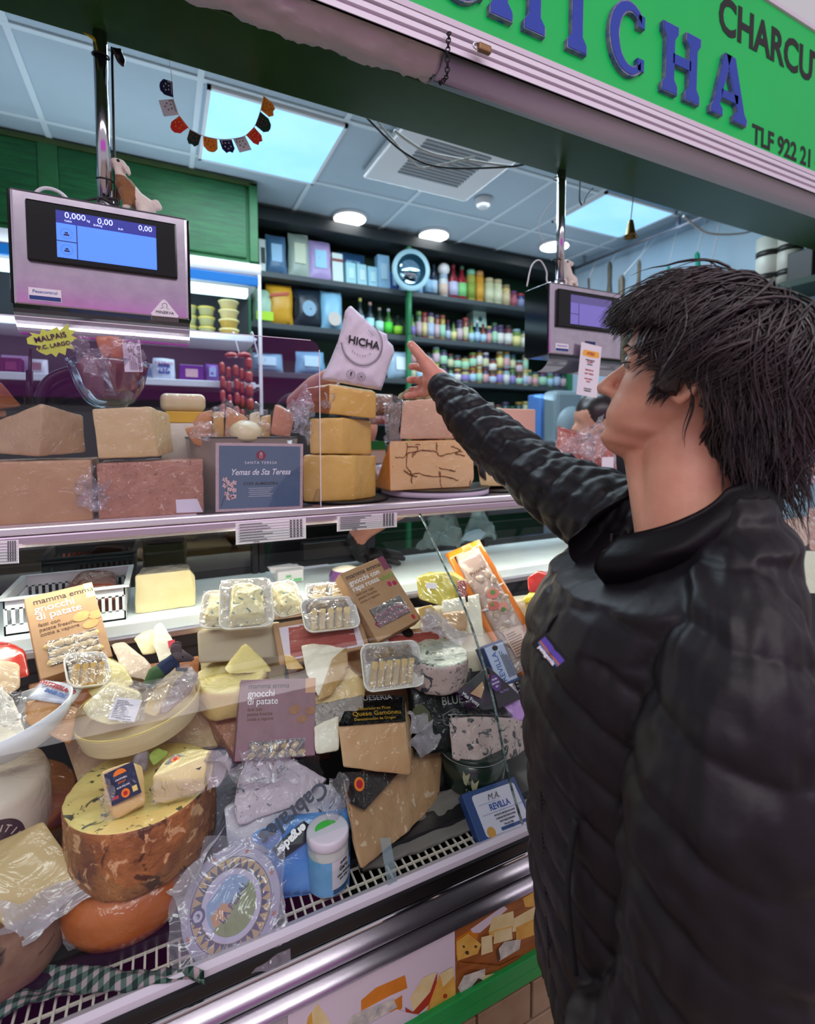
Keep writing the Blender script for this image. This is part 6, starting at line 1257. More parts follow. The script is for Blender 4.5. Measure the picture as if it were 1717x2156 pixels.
# --- mid row
solo('plastic_tub', hull(KL([(414, 1330, .09), (590, 1316, .09), (592, 1385, .09), (418, 1398, .09), (430, 1320, .15), (590, 1308, .15), (590, 1370, .15), (430, 1380, .15)]), .006, 3, 1, 0), mat('tub_greige', 'a89880', rough=.45), 'greige plastic tub under the foam trays', 'tub', smooth=True)
wheel(K(492, 1470, .125), .064, .055, CH['cream'], 'round cream cheese with orange edge behind the centre carton', tilt=(.12, -.06), amp=.003, mats=[mat('cheese_orange_edge', 'd8a870', 'e6cf90', 9, rough=.5, coat=.9, wrinkle=20), mat('cheese_glazed', 'e8d890', 'dcc878', 9, rough=.35, coat=1, wrinkle=34, bump=.5, bscale=60)])
ks([(470, 1408, .085), (515, 1352, .09), (565, 1396, .085), (575, 1415, .08), (482, 1420, .075), (515, 1350, .105), (560, 1400, .105)], 'cream', 'pale cheese wedge in film on the round cream cheese', mt=mat('cheese_glazed', 'e8d890'))
ks([(598, 1378, .055), (618, 1380, .05), (642, 1408, .045), (602, 1412, .05), (600, 1380, .08), (636, 1405, .08)], 'yellow', 'small yellow cheese end beside the centre carton top')
t = thing('cheese_wedge', 'white rinded brie wedge with a tan cut face above the centre', 'cheese', K(690, 1470, .06))
bm = hull(KL([(634, 1360, .06), (680, 1350, .07), (728, 1364, .06), (700, 1412, .045), (672, 1470, .04), (645, 1420, .05), (640, 1362, .13), (722, 1360, .13), (690, 1440, .12)]), .003, 2, 3, .001, 40)
mesh('rind', bm, CH['white'], t, smooth=True)
bm = hull(KL([(729, 1362, .058), (700, 1386, .042), (670, 1470, .036), (668, 1478, .036), (700, 1462, .038), (735, 1410, .048), (731, 1364, .062), (700, 1460, .044)]), .002, 2, 3, .0008, 40); mesh('cut_face', bm, mat('brie_cut', 'b8904c', 'a87f42', 9, rough=.4, coat=.8, wrinkle=20), t, smooth=True)
ks([(655, 1440, .055), (730, 1400, .06), (775, 1440, .055), (765, 1480, .05), (660, 1500, .045), (670, 1430, .12), (760, 1430, .12), (680, 1500, .1)], 'yellow2', 'pale yellow cheese half in film under the fanned slices')
ks([(660, 1484, .045), (765, 1462, .05), (768, 1500, .045), (664, 1540, .035), (670, 1480, .1), (765, 1460, .1), (680, 1530, .09)], 'white', 'grey moulded lower rind of the pale yellow half', 'cheese', 'cheese_rind', mt=mat('grey_mould', '857c78', 'a89c92', 30, rough=.8, bump=.6, bscale=90, coat=.7, wrinkle=20, spots=[('4a4648', 60, .6, .05)]))
ks([(660, 1530, .035), (715, 1505, .04), (715, 1580, .03), (664, 1590, .03), (670, 1525, .09), (710, 1510, .09), (705, 1580, .08)], 'white', 'white wrapped piece beside the centre carton edge')
wheel(K(918, 1428, .085), .064, .062, None, 'round grey blue cheese with foil like top, right of the fanned slices', tilt=(.10, .02), amp=.0025, mats=[CH['bluepink'], mat('foil_mould', '8f9488', 'c4c8b8', 24, rough=.3, coat=1, wrinkle=26, bump=.8, bscale=60, spots=[('3a4238', 34, .56, .04)])])
# Gamoneu block
t = thing('cheese_block', 'tan smoked cheese block with a shiny black and gold label', 'cheese', K(790, 1630, .05))
bm = hull(KL([(712, 1528, .03), (852, 1518, .03), (868, 1634, .03), (722, 1616, .03), (866, 1520, .07), (868, 1600, .08), (735, 1462, .07), (850, 1464, .07), (730, 1600, .09)]), .004, 2, 3, .0012, 40); mesh('paste', bm, CH['washed'], t, smooth=True)
o4 = KL([(712, 1530, .0285), (854, 1520, .0285), (851, 1465, .066), (738, 1466, .066)])
def fl(u, v): p = o4[0].lerp(o4[1], u).lerp(o4[3].lerp(o4[2], u), v); return p + Vector((0, -.002, .002)) * (1 + noise.noise(p * 60))
mesh('black_label', sheet(fl, 16, 10, th=.0006), mat('black_foil_label', '0d0c10', rough=.15, coat=1, wrinkle=22), t, smooth=True)
ML, w, h = frame(o4[0] + Vector((0, -.003, .0035)), o4[1] + Vector((0, -.003, .0035)), o4[3] + Vector((0, -.003, .0035))); gold = mat('gold_ink', 'd8a83a', rough=.35, metal=.4)
text('Elaborado en Picos', h * .13, gold, t, ML @ T3(w * .58, h * .50, 0)); text('Queso Gamoneu', h * .21, gold, t, ML @ T3(w * .6, h * .33, 0)); text('Denominacion de Origen', h * .12, gold, t, ML @ T3(w * .55, h * .15, 0)); text('QUESERIA', h * .25, mat('silver_ink', 'b8b0b4', rough=.4), t, ML @ T3(w * .62, h * .86, 0))
# big tan wedge
t = thing('cheese_wedge', 'large tan crumbly cheese wedge with dark label on its tip, standing on the grille', 'cheese', K(800, 1800, .05))
bm = hull(KL([(722, 1640, .035), (740, 1705, .025), (748, 1800, .022), (762, 1832, .022), (830, 1618, .07), (932, 1548, .13), (926, 1690, .10), (868, 1745, .06), (930, 1560, .17), (730, 1640, .09), (745, 1780, .08), (850, 1740, .11)]), .004, 2, 4, .0022, 40); mesh('paste', bm, mat('cheese_tan_crumbly', 'c29a72', 'b08258', 10, rough=.6, coat=.6, wrinkle=18, bump=.8, bscale=80, spots=[('7a4a30', 22, .68, .05), ('dcc0a0', 60, .62, .04)]), t, smooth=True)
o4 = KL([(738, 1692, .018), (768, 1706, .020), (845, 1622, .060), (722, 1626, .030)])
bm = bmesh.new(); prism(bm, [o4[0], o4[1], o4[2], o4[2] + (o4[3] - o4[2]) * .5, o4[3]], (0, .002, -.001)); bmesh.ops.recalc_face_normals(bm, faces=bm.faces); mesh('dark_label', bm, mat('dark_label', '2a1f20', rough=.3, coat=.6, wrinkle=25), t)
pk = frame(o4[0], o4[2], o4[3])[0]; pk.translation = K(757, 1651, .014); bm = bmesh.new(); poly(bm, pk, ell(0, 0, .0105, .0105)); mesh('orange_seal', bm, mat('seal_orange', 'e87a2a', rough=.5), t); bm = bmesh.new(); poly(bm, pk, ell(0, 0, .0065, .0065, 12), .0006); mesh('seal_centre', bm, redink, t)
# crumpled paper on the grille, film scraps
def fp_(u, v): p = at(760 + 260 * u - 30 * v, 1850 - 130 * u - 60 * v + 60 * v * v, T=TG(760 + 240 * u, 1840 - 120 * u) + .04 + .09 * v); p.z = .772 + .022 * v + .006 * noise.noise(p * 40); return p
solo('wax_paper', sheet(fp_, 26, 12, th=.0006), mat('grey_wax_paper', 'a8a09a', rough=.45), 'crumpled grey wax paper between the tan wedge and the grille', 'paper', smooth=True)
fm = thing('cling_film', 'clear film scraps behind the smoked block', 'plastic film', K(900, 1560, .06))
for q in ([(862, 1560), (905, 1515), (935, 1560), (880, 1600)], [(860, 1500), (905, 1500), (900, 1540), (865, 1545)]): wrap(KL(q, .05), None, fm, filmh, .007, fr=45)
# Roncari bag
M, w, h = fr3((872, 1592, .075), (1020, 1568, .075), (862, 1420, .085)); t = thing('cheese_bag', 'black bag printed RONCARI BLUE with a sheep head', 'bag', M=M); mesh('bag', pouch(M, w, h, .04, .35, .003, 16), mat('black_green_foil', '14181a', '1c241e', 12, rough=.28, coat=.6, wrinkle=16), t, smooth=True)
greyink = mat('grey_print', '9a9c98', rough=.5); text('RONCARI', h * .15, greyink, t, M @ T3(w * .56, h * .76, .0225), bold=.0003); text('BLUE', h * .15, greyink, t, M @ T3(w * .56, h * .60, .0225), bold=.0003); text('Tgt', h * .14, greyink, t, M @ T3(w * .56, h * .38, .0225), bold=.0002)
bm = bmesh.new(); tube(bm, [M @ Vector((w * .56 + w * .16 * x, h * .38 + h * .115 * y, .0225)) for x, y in ((-1, -.5), (0, -1), (1, -.5), (1, .5), (0, 1), (-1, .5), (-1, -.5))], .0006, 4); mesh('badge_outline', bm, greyink, t)
bm = bmesh.new(); poly(bm, M, [(w * x, h * y) for x, y in ((.0, .55), (.12, .62), (.22, .5), (.25, .36), (.2, .3), (.14, .38), (.1, .3), (.0, .25))], .019); mesh('sheep_picture', bm, mat('sheep_khaki', '5a5a3c', '46482e', 60, rough=.5), t)
# triangular boxes
bm = hull(KL([(962, 1457, .035), (1023, 1405, .045), (1018, 1496, .025), (1050, 1492, .04), (1030, 1402, .07), (985, 1455, .07)]), .001, 1)
t = thing('triangular_box', 'black triangular box with a small window under the glass edge', 'box', K(1010, 1490, .04)); mesh('card', bm, mat('black_card', '26282c', rough=.45), t)
Mq = frame(K(962, 1457, .033), K(1018, 1496, .023), K(1023, 1405, .043)); M, w, h = Mq
bm = bmesh.new(); poly(bm, M, [(w * .42, h * .16), (w * .80, h * .22), (w * .78, h * .5), (w * .66, h * .62)], .001); mesh('window', bm, CH['tan'], t)
bm = bmesh.new(); poly(bm, M, ell(w * .78, h * .82, .0035, .005, 12), .001); mesh('red_leaf', bm, redink, t); text('Mas Ponty', h * .14, wink, t, M @ T3(w * .5, h * .05, .001), sx=.8)
bm = hull(KL([(1027, 1402, .04), (1100, 1468, .055), (1050, 1493, .035), (1054, 1487, .06), (1090, 1462, .09), (1035, 1408, .08)]), .001, 1); t = thing('triangular_box', 'dark purple triangular box with a round violet seal', 'box', K(1070, 1480, .05)); mesh('card', bm, mat('plum_card', '2a1c2c', rough=.45), t)
M, w, h = frame(K(1050, 1493, .033), K(1100, 1468, .053), K(1027, 1402, .038)); p = K(1044, 1438, .033); M2 = M.copy(); M2.translation = p; bm = bmesh.new(); poly(bm, M2, ell(0, 0, .0145, .016)); mesh('violet_seal', bm, mat('seal_violet', '5a2a80', rough=.5), t)
for k, s_ in enumerate(('PREMIO', 'NACIONAL', '2022')): text(s_, .005, wink, t, M2 @ T3(0, .007 - .007 * k, .0008), sx=.9)
text('Mas Ponty', .007, mat('violet_ink', '9a7ab8', rough=.5), t, M2 @ T3(.016, -.020, .0005), sx=.9)
# orange pouch
M, w, h = frame(at(1078, 1432, T=1.13), at(1160, 1392, T=1.15), at(957, 1158, T=1.335)); t = thing('gnocchi_pouch', 'long orange edged pouch of stuffed gnocchi leaning against the worktop', 'pouch', M=M)
mesh('orange_film', pouch(M, w, h, .014, .4, .002, 16), mat('orange_plastic', 'e8801c', 'dc7414', 8, rough=.35, coat=.5), t, smooth=True)
Mw = M @ T3(w * .15, h * .02, .0075); mesh('clear_panel', pouch(Mw, w * .70, h * .92, .016, .5, .002, 12), mat('gnocchi_pale', 'c0a498', 'a88c88', 14, rough=.35, coat=1, wrinkle=16, bump=.6, bscale=40, spots=[('e0d0c4', 20, .58, .06)]), t, smooth=True)
bm = bmesh.new()
for i in range(26):
    x = w * R.uniform(.28, .76); y = h * R.uniform(.10, .72); bmesh.ops.create_uvsphere(bm, u_segments=10, v_segments=7, radius=1, matrix=M @ T3(x, y, .013) @ RZ(R.uniform(0, 3)) @ Matrix.Diagonal((.014, .009, .005, 1)))
mesh('dumplings', bm, mat('dumpling', 'c8b0a0', 'b09888', 30, rough=.4, coat=.8, wrinkle=20), t, smooth=True)
text('Piccolini', h * .04, KD, t, M @ T3(w * .5, h * .75, .0185) @ RZ(.1), bold=.0003)
for x, y, r_, m_ in ((.55, .55, .016, 'd87a70'), (.42, .47, .014, 'c86860'), (.60, .44, .013, 'd88a7c'), (.56, .56, .007, '5a8a3c'), (.40, .48, .005, '6a8a3c'), (.58, .42, .006, '4f7a34')):
    bm = bmesh.new(); poly(bm, M, ell(w * x, h * y, r_, r_ * .8), .0195 if r_ > .01 else .0203); mesh('sauce_picture', bm, mat('sauce_' + m_, m_, rough=.4, coat=.6), t)
bm = bmesh.new()
for x, y, a in ((.78, .58, .4), (.22, .46, 2.6), (.5, .34, -1.2)):
    for k in (-1, 0, 1): tube(bm, [M @ Vector((w * x + .004 * k, h * y, .020)), M @ Vector((w * x + .004 * k + .010 * math.cos(a), h * y + .010 * math.sin(a), .020))], .0011, 5)
mesh('fork_picture', bm, wink, t)
bm = bmesh.new(); poly(bm, M, rect(w * .30, h * .10, w * .72, h * .28), .0185); mesh('text_panel', bm, mat('pale_panel', 'd0b0a4', rough=.4), t); bm = bmesh.new()
for k in range(9): poly(bm, M, rect(w * .33, h * (.115 + .017 * k), w * R.uniform(.55, .70), h * (.120 + .017 * k)), .0192)
mesh('fine_print', bm, KD, t)
# blue box with rotated lettering
M, w, h = fr3((1052, 1448, .07), (1094, 1430, .08), (988, 1370, .07)); t = thing('tin_box', 'pale blue fish carton lying askew under the orange pouch', 'carton', M=M); bm = box((0, 0, -.03), (w, h, 0), .001); bmesh.ops.transform(bm, matrix=M, verts=bm.verts); mesh('card', bm, mat('revilla_blue', '24427c', rough=.4), t)
bm = bmesh.new(); poly(bm, M, rect(w * .04, h * .05, w * .96, h * .93)); mesh('front_panel', bm, mat('pale_blue_card', 'b4c0dc', rough=.4), t); text('REVILLA', h * .22, blueink, t, M @ T3(w * .36, h * .42, .0008) @ RZ(math.pi / 2), sx=.9); bm = bmesh.new()
for k in range(7): poly(bm, M, rect(w * (.60 + .05 * k), h * .12, w * (.62 + .05 * k), h * R.uniform(.6, .8)), .0006)
poly(bm, M, ell(w * .5, h * .86, .008, .006), .0006); mesh('fine_print', bm, ink, t)
# revilla carton
M, w, h = frame(at(1014, 1784, Z=.771), at(1130, 1738, Z=.771), K(990, 1666, .045)); t = thing('anchovy_carton', 'dark blue and white anchovy carton standing on the right end of the grille', 'carton', M=M)
bm = box((0, 0, -.022), (w, h, 0), .0012); bmesh.ops.transform(bm, matrix=M, verts=bm.verts); mesh('card', bm, MATS['revilla_blue'], t)
bm = bmesh.new(); poly(bm, M, [(w * .14 + x, h * .10 + y) for x, y in [(w * .40 + a, h * .40 + b) for a, b in rrect(w * .80, h * .80, .006)]]); mesh('front_panel', bm, mat('panel_lilac', 'd4cfe0', rough=.4), t)
text('M.A.', h * .17, lineink, t, M @ T3(w * .5, h * .77, .0008), shear=.4); text('REVILLA', h * .17, blueink, t, M @ T3(w * .55, h * .58, .0008), sx=.85, bold=.0003)
bm = bmesh.new(); poly(bm, M, rect(w * .2, h * .48, w * .94, h * .485), .0006); poly(bm, M, rect(w * .2, h * .68, w * .5, h * .684), .0006); mesh('rule_line', bm, blueink, t)
for k, s_ in enumerate(('FILETES DE ANCHOA EN ACEITE', 'ELABORACION TRADICIONAL', 'FILETE SELECCIONADO', 'Peso neto 120g')): text(s_, h * .046, ink, t, M @ T3(w * .58, h * (.42 - .065 * k), .0008), sx=.8)
bm = bmesh.new(); poly(bm, M, rect(w * .42, h * .13, w * .9, h * .19), .0006); mesh('blue_band', bm, MATS['revilla_blue'], t); bm = bmesh.new(); poly(bm, M, ell(w * .24, h * .17, .0085, .0085), .0006); mesh('gold_seal', bm, mat('gold_seal', 'c89040', rough=.35, metal=.3), t)
text('revilla', h * .07, wink, t, M @ T3(w * .2, h - .0002, -.011) @ RX(-math.pi / 2), sx=1)
# green tub, blue cheese block
c = K(985, 1690, .12); c.z = .80; t = thing('cheese_tub', 'dark green round cheese tub with white scene under the blue cheese', 'tub', c); zt = .874; bm = bmesh.new(); lathe(bm, [(.056, .79), (.062, .795), (.068, zt - .012)], 48, Matrix.Translation((c.x + .02, c.y + .01, 0))); TG_ = mat('tub_green', '16241c', '1c3024', 9, rough=.3, coat=.6); mesh('tub_wall', bm, TG_, t)
bm = bmesh.new(); lathe(bm, [(.070, zt - .014), (.071, zt - .006), (.068, zt - .002), (.062, zt - .004)], 48, Matrix.Translation((c.x + .02, c.y + .01, 0))); mesh('lid', bm, mat('lid_green', '22302a', rough=.2), t); bm = bmesh.new(); tube(bm, [Vector((c.x + .02 + .0705 * math.cos(a), c.y + .01 + .0705 * math.sin(a), zt - .012)) for a in [k * math.pi / 24 for k in range(49)]], .0008, 5); mesh('lid_edge', bm, greyink, t)
for a0, z, s_ in ((-2.3, zt - .045, .0105), (-2.3, .81, .009)): X = Matrix.Translation((c.x + .02 + .0672 * math.cos(a0), c.y + .01 + .0672 * math.sin(a0), z)) @ RZ(a0 + math.pi / 2) @ RX(math.pi / 2); text('Tgt', s_, greyink, t, X)
X = Matrix.Translation((c.x + .02 + .0675 * math.cos(-1.75), c.y + .01 + .0675 * math.sin(-1.75), zt - .065)) @ RZ(-1.75 + math.pi / 2) @ RX(math.pi / 2); text('RONCARI', .006, greyink, t, X); text('BLUE', .006, greyink, t, X @ T3(0, -.008, 0))
bm = bmesh.new()
for a0, z in ((-2.35, .835), (-2.1, .822)): prism(bm, [Vector((c.x + .02 + .0672 * math.cos(a0 + x), c.y + .01 + .0672 * math.sin(a0 + x), z + y)) for x, y in [(-.12, 0), (-.10, .014), (-.02, .005), (.10, .012), (.05, -.004), (.0, -.014), (-.07, -.012)]], (0, -.0004, 0))
mesh('mountain_scene', bm, mat('scene_cream', 'b8b48c', rough=.5), t)
ks([(944, 1512, .06), (1008, 1508, .035), (1076, 1512, .045), (1113, 1518, .08), (1112, 1575, .08), (1075, 1600, .05), (1010, 1618, .035), (952, 1598, .055), (975, 1505, .11), (1080, 1505, .12), (1080, 1590, .12), (960, 1590, .10)], 'blue', 'marbled blue cheese block standing on the dark green tub', mt=CH['bluepink'], amp=.002)
ks([(948, 1508, .062), (958, 1462, .08), (1050, 1468, .09), (1075, 1508, .05), (1008, 1506, .04), (1105, 1512, .09), (960, 1460, .12), (1060, 1468, .13)], 'blue', 'shiny black film gathered on top of the marbled blue block', 'plastic film', 'black_wrap', mt=mat('black_gloss_film', '121216', '50505a', 20, rough=.15, thr=.66, coat=1, wrinkle=24, bump=.8, bscale=50), amp=.003)
# purple pack, black lids, red bag, yellow pack, pink tub at right
M, w, h = fr3((1062, 1534, .06), (1150, 1500, .08), (1045, 1472, .08)); solo('purple_pack', pouch(M, w, h, .02, .4, .004, 12), mat('purple_foil', 'b070cc', 'd8a8e8', 12, rough=.25, coat=1, wrinkle=18, spots=[('b8dce8', 14, .62, .02)]), 'crinkly purple pack beside the customer jacket', 'pack', smooth=True)
solo('silver_bag', pouch(fr3((1078, 1480, .06), (1102, 1470, .06), (1080, 1440, .07))[0], .026, .034, .012, .4, .003, 8), FO, 'small silver twist of wrap beside the purple triangular box', 'pack', smooth=True)
for i, l in enumerate((((1090, 1455, .09), (1135, 1425, .1), (1085, 1438, .1)), ((1100, 1475, .07), (1145, 1445, .08), (1095, 1455, .08)))): M, w, h = fr3(*l); solo('blister_pack', pouch(M, w, h, .016, .3, .001, 8), mat('black_blister', '16181c', rough=.15, coat=1), 'glossy black blister pack beside the jacket, %s of two' % ('rear', 'front')[i], 'pack', smooth=True)
ks([(1110, 1215, .10), (1130, 1203, .10), (1175, 1215, .11), (1175, 1250, .11), (1112, 1248, .09), (1140, 1200, .14), (1175, 1240, .14)], 'white', 'bright red bag at the far end under the worktop', 'bag', 'red_bag', mt=mat('red_plastic', 'dc2418', 'c81c14', 9, rough=.3, coat=.6)); solo('white_flap', hull(KL([(1140, 1246, .085), (1152, 1218, .09), (1180, 1225, .09), (1170, 1255, .085), (1150, 1220, .092), (1168, 1250, .09)]), 0, 1), paper, 'white printed flap on the bright red bag', 'label')
t = thing('cheese_pack', 'yellow wrapped cheese block under the bright red bag', 'cheese', K(1130, 1310, .09)); mesh('block', hull(KL([(1104, 1268, .08), (1160, 1262, .09), (1160, 1320, .08), (1112, 1326, .07), (1120, 1262, .13), (1165, 1310, .13)]), .003, 2, 2, .001), CH['yellow'], t, smooth=True); mesh('yellow_lid', hull(KL([(1100, 1262, .078), (1120, 1242, .1), (1165, 1248, .1), (1165, 1270, .085), (1106, 1270, .076), (1130, 1242, .13)]), .002, 2, 1), mat('yellow_foil', 'f4d010', rough=.3, coat=.6), t, smooth=True)
ks([(1125, 1290, .06), (1165, 1280, .07), (1165, 1330, .06), (1138, 1340, .05), (1150, 1285, .1)], 'yellow', 'second yellow cheese piece below the yellow wrapped block')
c = K(1135, 1400, .07); t = thing('spread_tub', 'clear tub of pink spread half hidden by the jacket', 'tub', c); Mt = Matrix.Translation(c) @ RX(.35) @ RY(-.25); bm = bmesh.new(); lathe(bm, [(.024, 0), (.03, .05), (.031, .052)], 32, Mt); mesh('tub_wall', bm, mat('pink_spread', 'dc7a64', 'c86450', 20, rough=.3, coat=.8), t); bm = bmesh.new(); lathe(bm, [(.033, .050), (.034, .056), (.030, .058), (.0, .057)], 32, Mt, closed=False); mesh('lid', bm, mat('lid_rosy', 'e6b4a4', 'd88470', 60, rough=.2, coat=.8), t)
# --- left group: oval basket with wrapped cheeses
c = K(292, 1478, .075); MB = Matrix.Translation(c) @ RX(math.radians(7)) @ RY(math.radians(-7)); rb = .098; t = thing('oval_basket', 'round pale wood chip basket full of film wrapped cheese wedges', 'basket', M=MB)
bm = bmesh.new(); lathe(bm, [(rb * .93, -.034), (rb, -.002), (rb * 1.0, .0), (rb * .97, .0), (rb * .9, -.032), (0, -.033)], 64, MB, closed=False, sy=.9); lathe(bm, [(0, -.036), (rb * .93, -.036), (rb * .93, -.034)], 64, MB, closed=False, sy=.9); mesh('chip_wall', bm, mat('pale_wood', 'e2cfae', 'd6bf98', 9, rough=.6, stretch=(1, 1, 8), bump=.2), t, smooth=True)
bm = bmesh.new(); tube(bm, [MB @ Vector((rb * .985 * math.cos(k * math.pi / 32), rb * .985 * .9 * math.sin(k * math.pi / 32), .0005)) for k in range(65)], .0016, 6); mesh('rim', bm, mat('yellow_wood', 'd8c078', rough=.5), t)
for l, m, lb in (
    ([(170, 1490, .05), (232, 1435, .045), (300, 1460, .04), (296, 1520, .035), (230, 1528, .035), (185, 1515, .04), (240, 1432, .1), (290, 1450, .1), (200, 1470, .11)], CH['cream'], 'large cream wedge at the front of the chip basket'),
    ([(180, 1455, .08), (215, 1380, .10), (262, 1402, .08), (285, 1440, .07), (200, 1480, .07), (230, 1380, .14), (270, 1420, .14)], mat('cheese_buttery', 'dcd09a', 'cfbf80', 9, rough=.5, coat=1, wrinkle=26), 'upright buttery wedge at the back left of the chip basket'),
    ([(232, 1358, .11), (262, 1350, .11), (322, 1400, .09), (318, 1435, .08), (262, 1425, .08), (250, 1352, .16), (320, 1410, .15)], mat('cheese_grey_rosy', 'c8b4a0', 'b49a88', 14, rough=.5, coat=1, wrinkle=26), 'long greyish wrapped wedge rising out of the chip basket'),
    ([(295, 1500, .04), (330, 1440, .055), (368, 1425, .06), (345, 1490, .045), (330, 1510, .04), (340, 1440, .1), (340, 1500, .08)], CH['yellow2'], 'narrow yellow wedge in the middle right of the chip basket'),
    ([(330, 1500, .04), (372, 1430, .05), (405, 1400, .07), (420, 1420, .06), (402, 1460, .05), (345, 1508, .035), (390, 1410, .1), (400, 1455, .09)], mat('cheese_mauve_rind', 'a88c88', '8a6c6c', 20, rough=.5, coat=1, wrinkle=26, spots=[('e0d4c0', 30, .58, .05)]), 'mauve rinded wedge at the right of the chip basket')):
    cheese('cheese_wedge', KL(l), m, lb, bev=.005, cuts=3, amp=.002)
wrap(KL([(175, 1500, .03), (300, 1525, .028), (330, 1440, .035), (225, 1425, .04)]), None, t, film, .004, 14, 10, 40); wrap(KL([(330, 1505, .03), (420, 1430, .04), (400, 1395, .05), (320, 1440, .04)]), None, t, film, .004, 12, 10, 40)
Mp, w, h = fr3((227, 1514, .027), (283, 1520, .027), (231, 1466, .03)); t = thing('price_sticker', 'white printed price sticker on the wedge in the chip basket', 'sticker', M=Mp); bm = bmesh.new(); poly(bm, Mp, rect(0, 0, w, h)); mesh('sticker_paper', bm, paper, t); bm = bmesh.new()
for k in range(11): poly(bm, Mp, rect(w * .08, h * (.1 + .075 * k), w * R.uniform(.4, .9), h * (.125 + .075 * k)), .0005)
for k in range(14): poly(bm, Mp, rect(w * (.3 + .04 * k), h * .03, w * (.3 + .04 * k + R.uniform(.01, .025)), h * .09), .0005)
mesh('printed_lines', bm, lineink, t)
# white wedge behind with pink label
ks([(280, 1345, .12), (325, 1322, .12), (330, 1375, .11), (300, 1380, .11), (300, 1330, .17), (330, 1370, .17)], 'white', 'white soft cheese slab behind the chip basket', mt=CH['cream'])
ks([(322, 1318, .10), (338, 1309, .10), (366, 1350, .095), (364, 1385, .09), (335, 1398, .09), (322, 1360, .095), (345, 1315, .14), (360, 1380, .13)], 'white', 'tall curved white cheese wedge with a red tag behind the chip basket')
solo('red_tag', hull(KL([(353, 1350, .085), (368, 1346, .085), (370, 1362, .085), (356, 1366, .085), (355, 1352, .088), (369, 1360, .088)]), 0, 1), mat('red_tag', 'd83c50', rough=.5), 'small red tag on the tall white wedge', 'tag')
# toy mice
MO = mat('mouse_grey_brown', '5c4c50', '4a3c42', 30, rough=.8, bump=.4, bscale=200); NV = mat('navy_cloth', '1e2a4c', rough=.9); GC = mat('green_cloth', '3c5a34', rough=.9)
def mouse(nose, head, tail, off, label):
    a, b, c = K(*head, off), K(*nose, off - .005), K(*tail, off); t = thing('toy_mouse', label, 'toy', c); d = (b - a).normalized()
    bm = bmesh.new(); tube(bm, [a - d * .014, a - d * .008, a, a + d * .008, b - d * .002, b], [.003, .010, .0125, .009, .004, .0015], 12); mesh('head', bm, MO, t)
    for s in (-1, 1):
        bm = bmesh.new(); lathe(bm, [(0, -.0015), (.009, -.001), (.0105, 0), (.009, .001), (0, .0005)], 16, Matrix.Translation(a - d * .006 + Vector((0, .006 * s, .012))) @ RX(1.5) @ RY(.4 * s)); mesh('ear', bm, MO, t)
        bm = bmesh.new(); bmesh.ops.create_uvsphere(bm, u_segments=8, v_segments=6, radius=.0018, matrix=Matrix.Translation(a + d * .006 + Vector((0, .007 * s - .002, .004)))); mesh('eye', bm, HOOF, t)
    bm = bmesh.new(); m = a.lerp(c, .5); tube(bm, [a - d * .008, a.lerp(c, .3), m, a.lerp(c, .8), c], [.006, .012, .013, .012, .006], 12); mesh('navy_jacket', bm, NV, t)
    bm = bmesh.new(); tube(bm, [a.lerp(c, .62), a.lerp(c, .85), c + (c - a).normalized() * .008 + Vector((0, 0, -.008))], [.012, .0145, .008], 12); mesh('green_trousers', bm, GC, t)
    bm = bmesh.new(); tube(bm, [a - d * .006, a.lerp(c, .25) + Vector((.008, -.010, -.012)), a + Vector((.012, -.014, -.022))], [.004, .004, .003], 8); mesh('arm', bm, NV, t)
mouse((408, 1388), (378, 1381), (318, 1428), .055, 'toy mouse in navy and green clothes lying on the chip basket')
t = thing('toy_mouse', 'toy mouse looking up with a green leaf beside the cheese portions', 'toy', K(300, 1612, .05)); bm = bmesh.new(); tube(bm, KL([(300, 1625, .05), (296, 1600, .05), (300, 1580, .05), (306, 1565, .05)]), [.008, .012, .010, .006], 12); mesh('body', bm, mat('mouse_mottled', '6a5860', 'a89aa0', 60, rough=.8), t)
bm = bmesh.new(); lathe(bm, [(0, 0), (.009, .001), (.011, .006), (.009, .006), (0, .003)], 16, Matrix.Translation(K(309, 1561, .05)) @ RX(.6)); mesh('cap', bm, mat('cap_grey', 'b0a4a4', rough=.5), t)
ks([(312, 1590, .05), (330, 1572, .055), (358, 1582, .05), (345, 1596, .045), (322, 1615, .045), (330, 1580, .065)], 'white', 'crumpled lime green leaf beside the upright toy mouse', 'leaf', 'leaf', mt=mat('leaf_lime', 'a8b858', '8c9c40', 30, rough=.7), amp=.003)
# white dish with wrapped cheese at far left
c = K(10, 1520, .05); MD = Matrix.Translation(c) @ RX(math.radians(4)) @ RY(math.radians(-14)); t = thing('white_dish', 'deep oval white dish cut off by the left edge', 'dish', M=MD); bm = bmesh.new(); lathe(bm, [(.03, -.052), (.06, -.04), (.085, -.012), (.092, .006), (.089, .006), (.08, -.012), (.055, -.035), (0, -.045)], 56, MD, closed=False, sy=.75); mesh('bowl', bm, mat('dish_white', 'd8dbe2', rough=.2), t, smooth=True)
ks([(-60, 1470, .04), (0, 1445, .04), (28, 1470, .04), (55, 1540, .03), (20, 1580, .02), (-60, 1560, .03), (-20, 1450, .1), (30, 1520, .1)], 'white', 'white wrapped soft cheese piled in the oval dish')
ks([(-60, 1395, .07), (0, 1388, .07), (42, 1398, .07), (42, 1450, .06), (10, 1470, .05), (-60, 1460, .06), (-20, 1390, .14), (40, 1440, .13)], 'tan', 'rounded tan cheese block at the left edge above the dish', mt=mat('cheese_beige', 'd0b494', 'c4a482', 9, rough=.5, coat=.8, wrinkle=20))
wrap(KL([(-40, 1500, .02), (60, 1560, .015), (45, 1460, .03), (-40, 1440, .03)]), None, t, film, .005, 12, 10, 40)
